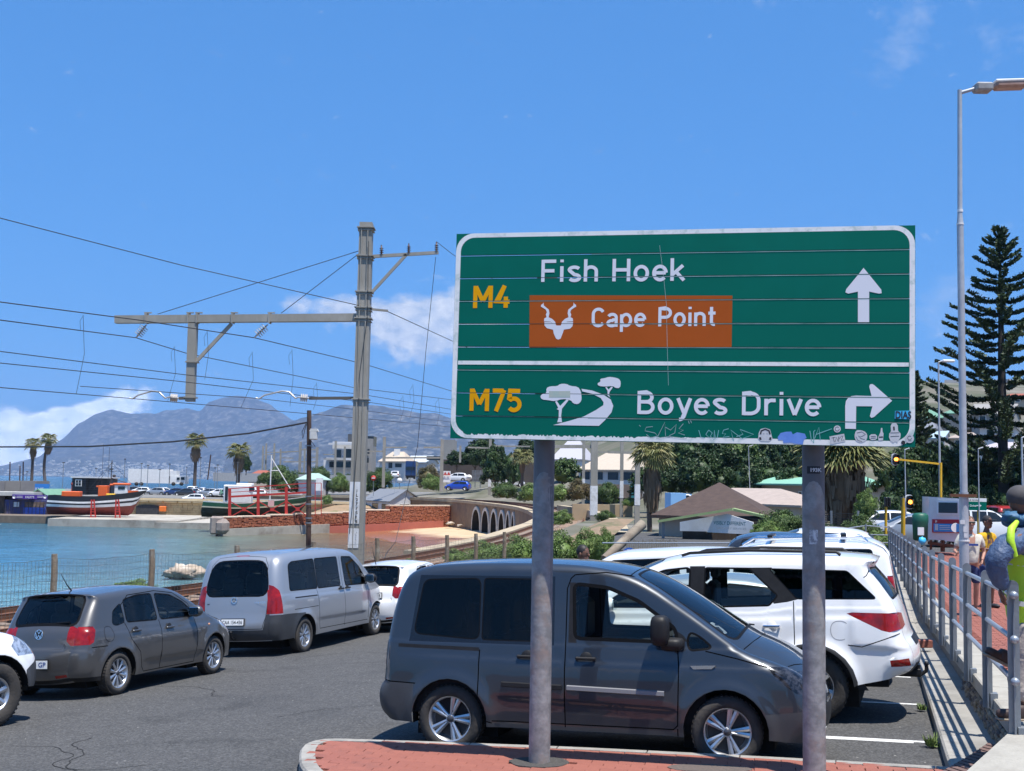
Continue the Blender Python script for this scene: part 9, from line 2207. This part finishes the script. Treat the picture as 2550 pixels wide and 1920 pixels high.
def person(label,px,pyf,d,H,face,tee,sk,legs,arms,cap=None,hair=hair_m,belly=0.,glasses=False,shorts=denim,motif=None):
 base=P(px,pyf,d);t=thing('person',label,'person',tuple(base));o=V(base);k=H/1.75;f=V(face).normalized();s_=V((f.y,-f.x,0))
 def q(x,y,z):return o+s_*x*k+f*y*k+V((0,0,z*k))
 J=[(q(0,0,.93),(.13,.11)),(q(0,.01+belly*.4,1.12),(.135,.11+belly)),(q(0,0,1.34),(.15,.10)),(q(0,0,1.46),(.075,.07)),(q(0,.01,1.53),(.052,.055)),(q(0,.015,1.60),(.05,.055))];E=[(0,1),(1,2),(2,3),(3,4),(4,5)]
 SJ,SE=J[:4],[(0,1),(1,2),(2,3)];SJ=[(p,(r[0]+.012,r[1]+.012) if i < 3 else (.06,.06)) for i,(p,r) in enumerate(SJ)];LJ=[(q(0,0,.96),(.145,.12)),(q(0,0,.90),(.14,.12))];LE=[(0,1)]
 ex=MB();ex.smooth=True
 for si,(a,sg) in enumerate(zip(arms,(-1,1))):
  sh_,el_,wr=q(sg*.17,0,1.40),q(*a[0]),q(*a[1]);n=len(J);J += [(sh_,.058),(sh_.lerp(el_,.5),.048),(el_,.038),(wr,.026)];E += [(2,n),(n,n+1),(n+1,n+2),(n+2,n+3)]
  m_=len(SJ);SJ += [(sh_,.075),(sh_.lerp(el_,.72),.066)];SE += [(2,m_),(m_,m_+1)];hand_geo(ex,wr,wr-el_,f,k,.5)
 sho=MB();sho.smooth=True
 for (kx,ky_,ax,ay),sg in zip(legs,(-1,1)):
  n=len(J);J += [(q(sg*.09,0,.86),.085),(q(kx,ky_,.49),.055),(q((kx+ax)/2,(ky_+ay)/2-.01,.30),.052),(q(ax,ay,.08),.034)];E += [(0,n),(n,n+1),(n+1,n+2),(n+2,n+3)];m_=len(LJ);LJ += [(q(sg*.09,0,.84),.105),(q(lerp(sg*.09,kx,.85),ky_*.85,.53),.088)];LE += [(1,m_),(m_,m_+1)]
  M=Matrix((s_,f,V((0,0,1)))).transposed();sho.ell(q(ax,ay+.06,.045),(.05*k,.135*k,.048*k),12,8,M=M)
 hc=q(0,.03,1.655);M,f_,sd=head_geo(ex,hc,f,k);skin('body',J,E,sk,t,1,0,ex);skin('shirt',SJ,SE,tee,t,2,1,fold=.01);skin('shorts',LJ,LE,shorts,t,2,fold=.01);sho.build('shoes',shoe_m,t)
 b=MB();b.smooth=True;b.ell(hc+V((0,0,.045*k))-f*.012,(.081*k,.098*k,.098*k),14,9,M=M)
 if cap:b.box(hc+f*.12*k+V((0,0,.06*k)),(.13*k,.11*k,.012),M=M,bev=.005)
 b.v=[tuple(v) for v in b.v];b.build('cap' if cap else 'hair',cap or hair,t)
 if glasses:b=MB();b.box(hc+f*.088*k+V((0,0,.025*k)),(.14*k,.03,.035*k),M=M,bev=.008);b.build('sunglasses',tl_b,t)
 else:
  for sg in (-1,1):b=MB();b.ell(hc+f*.09*k+sd*sg*.032*k+V((0,0,.02*k)),(.013,.01,.008),8,6,M=M);b.build('eye',tl_b,t)
 if motif:b=MB();b.box(q(0,.12+belly*1.2,1.27),(.20*k,.01,.04*k),M=M);b.build('shirt_print',motif,t)
 return t
tee_w=pm('tee_white',(.62,.58,.48),(.54,.50,.42),9,.9,bump=.4,bscale=14);tee_y=pm('tee_yellow',(.72,.42,.01),(.62,.34,.01),9,.9,bump=.4,bscale=14,c3=(.03,.03,.03),scale3=5)
person('man in a cream t-shirt and navy shorts with sunglasses walking towards us',2418,1527,22.4,1.76,(-.1,-1,0),tee_w,skin_a,[(-.10,.02,-.10,-.05),(.10,.10,.11,.12)],[((-.27,-.04,1.13),(-.18,.12,.98)),((.28,.0,1.14),(.30,.22,1.12))],belly=.045,glasses=True,hair=pm('hair_cropped',(.12,.07,.05),rough=.8),motif=navy_txt)
person('man in a yellow printed t-shirt and black cap beside the man in cream',2459,1514,24,1.80,(.55,-1,0),tee_y,skin_b,[(-.09,.05,-.10,.02),(.10,.0,.10,-.03)],[((-.25,.05,1.16),(-.12,.22,1.18)),((.26,.02,1.15),(.10,.25,1.14))],cap=cap_m)
person('dark haired person mostly hidden behind the roof of the dark grey van',1444,1666,17.6,1.76,(.8,-.6,0),pm('shirt_dark',(.03,.03,.04),rough=.9),skin_b,[(-.09,0,-.1,0),(.09,0,.1,0)],[((-.25,0,1.12),(-.24,.1,.9)),((.25,0,1.12),(.12,.2,1.35))])
hv=thing('person','man in grey cap, blue jacket and yellow green safety vest leaning on the railing','person',tuple(P(2556,1790,10.4)))
def h(px,py,d):return P(px-16,py,d)
jac=pm('jacket_blue',(.050,.085,.165),(.065,.11,.20),5,.6,bump=1,bscale=22,c3=(.035,.06,.12),scale3=4);vest=pm('vest_lime',(.46,.74,.03),(.40,.64,.03),3,.6,bump=.5,bscale=8);refl=pm('vest_reflective',(.42,.43,.42),(.55,.56,.55),8,.4);trou=pm('trousers_beige',(.42,.37,.33),(.34,.30,.27),6,.9,bump=1,bscale=10)
J=[(h(2590,1540,10.4),.13),(h(2588,1440,10.4),.14),(h(2585,1350,10.35),.15),(h(2572,1302,10.3),.07),(h(2566,1285,10.3),.055),(h(2562,1270,10.3),.055),
(h(2546,1342,10.1),.085),(h(2516,1366,10.05),.082),(h(2490,1398,10.0),.075),(h(2503,1438,10.05),.060),(h(2520,1470,10.08),.036),
(h(2632,1350,10.6),.08),(h(2650,1420,10.6),.06),(h(2640,1480,10.5),.045),
(h(2570,1560,10.35),.10),(h(2560,1670,10.35),.075),(h(2556,1765,10.35),.05),(h(2610,1560,10.45),.10),(h(2590,1650,10.7),.075),(h(2545,1640,10.75),.05)]
E=[(0,1),(1,2),(2,3),(3,4),(4,5),(2,6),(6,7),(7,8),(8,9),(9,10),(2,11),(11,12),(12,13),(0,14),(14,15),(15,16),(0,17),(17,18),(18,19)]
ex=MB();ex.smooth=True;hc=h(2556,1252,10.3);M,f_,sd=head_geo(ex,hc,(.9,.45,0),1.12);hand_geo(ex,h(2506,1470,10.08),V((.35,.1,-1)),V((0,1,0)),1.0,.6)
skin('body',J,E,skin_b,hv,1,0,ex)
AJ=[(J[i][0],J[i][1]+.028) for i in (2,6,7,8,9,10)];AJ[0]=(AJ[0][0],.17);AJ[-1]=(AJ[-1][0]+V((0,0,.01)),.058);skin('jacket_sleeve',AJ,[(0,1),(1,2),(2,3),(3,4),(4,5)],jac,hv,3,1,fold=.011)
b=MB();b.smooth=True;b.tube([h(2548,1300,10.14),h(2534,1318,10.02),h(2532,1345,9.97),h(2542,1385,10.0)],[.02,.032,.034,.03],10);b.build('vest_strap',vest,hv)
AJ=[(J[i][0],J[i][1]+.022) for i in (2,11,12,13)];skin('jacket_sleeve',AJ,[(0,1),(1,2),(2,3)],jac,hv,3,1,fold=.014)
skin('vest',[(h(2566,1568,10.4),.16),(h(2564,1500,10.4),.165),(h(2562,1430,10.4),.172),(h(2558,1362,10.36),.19),(h(2558,1322,10.33),.14)],[(0,1),(1,2),(2,3),(3,4)],vest,hv,3,fold=.012)
for p0,p1,r_ in ((1398,1410,.262),(1496,1508,.258)):b=MB();a,c=h(2565,p0,10.4),h(2564,p1,10.4);b.tube([a,c],r_*.74,20,False);b.build('reflective_band',refl,hv)
b=MB();b.smooth=True;b.ell(h(2556,1296,10.28),(.13,.12,.065),20,12,jit=.5);b.ell(h(2534,1288,10.22),(.07,.08,.055),16,10,jit=.5);b.build('hood',pm('hood_teal',(.02,.09,.17),(.04,.13,.24),6,.6,bump=1,bscale=10),hv)
b=MB();b.smooth=True;b.ell(hc+V((-.005,-.01,.055)),(.105,.118,.098),18,12,M=M);b.box(hc+f_*.15+V((0,0,.05)),(.16,.14,.015),M=M,bev=.006);b.build('cap',pm('cap_grey',(.055,.052,.055),(.075,.07,.075),20,.85),hv)
skin('trousers',[(h(2578,1530,10.4),.165),(h(2578,1560,10.4),.155),(h(2566,1600,10.35),.12),(h(2558,1680,10.35),.105),(h(2554,1752,10.35),.095),(h(2612,1600,10.5),.12),(h(2588,1650,10.7),.10),(h(2556,1645,10.75),.08)],[(0,1),(1,2),(2,3),(3,4),(1,5),(5,6),(6,7)],trou,hv,3,fold=.014)
for bp_,tl in ((h(2552,1772,10.3),.0),(h(2520,1636,10.75),.45)):
 b=MB();b.smooth=True;Mt=Matrix.Rotation(tl,3,'Y');b.ell(bp_,(.075,.052,.06),14,8,M=Mt,sq=True);b.ell(bp_+Mt @ V((-.10,0,-.018)),(.085,.05,.038),14,8,M=Mt,sq=True);bo_=b.build('boot',pm('boot_brown',(.06,.035,.028),(.035,.022,.02),9,.6),hv)
 b=MB();b.box(bp_+Mt @ V((-.055,0,-.062)),(.26,.10,.022),M=Mt,bev=.008);b.build('sole',pm('boot_sole',(.30,.24,.17),rough=.8),bo_)
# ================================================================== HAZE
hm=bpy.data.materials.new('haze_air');hm.use_nodes=True;nt=hm.node_tree;nt.nodes.clear()
o_=N(nt,'ShaderNodeOutputMaterial');pv=N(nt,'ShaderNodeVolumePrincipled',ins={'Color':(.38,.60,1,1),'Density':5.6e-5,'Anisotropy':.0})
L(nt,pv.outputs[0],o_.inputs['Volume'])
b=MB();b.box((0,7000,607),(36000,22000,1226));b.build('haze',hm,kind='stuff')
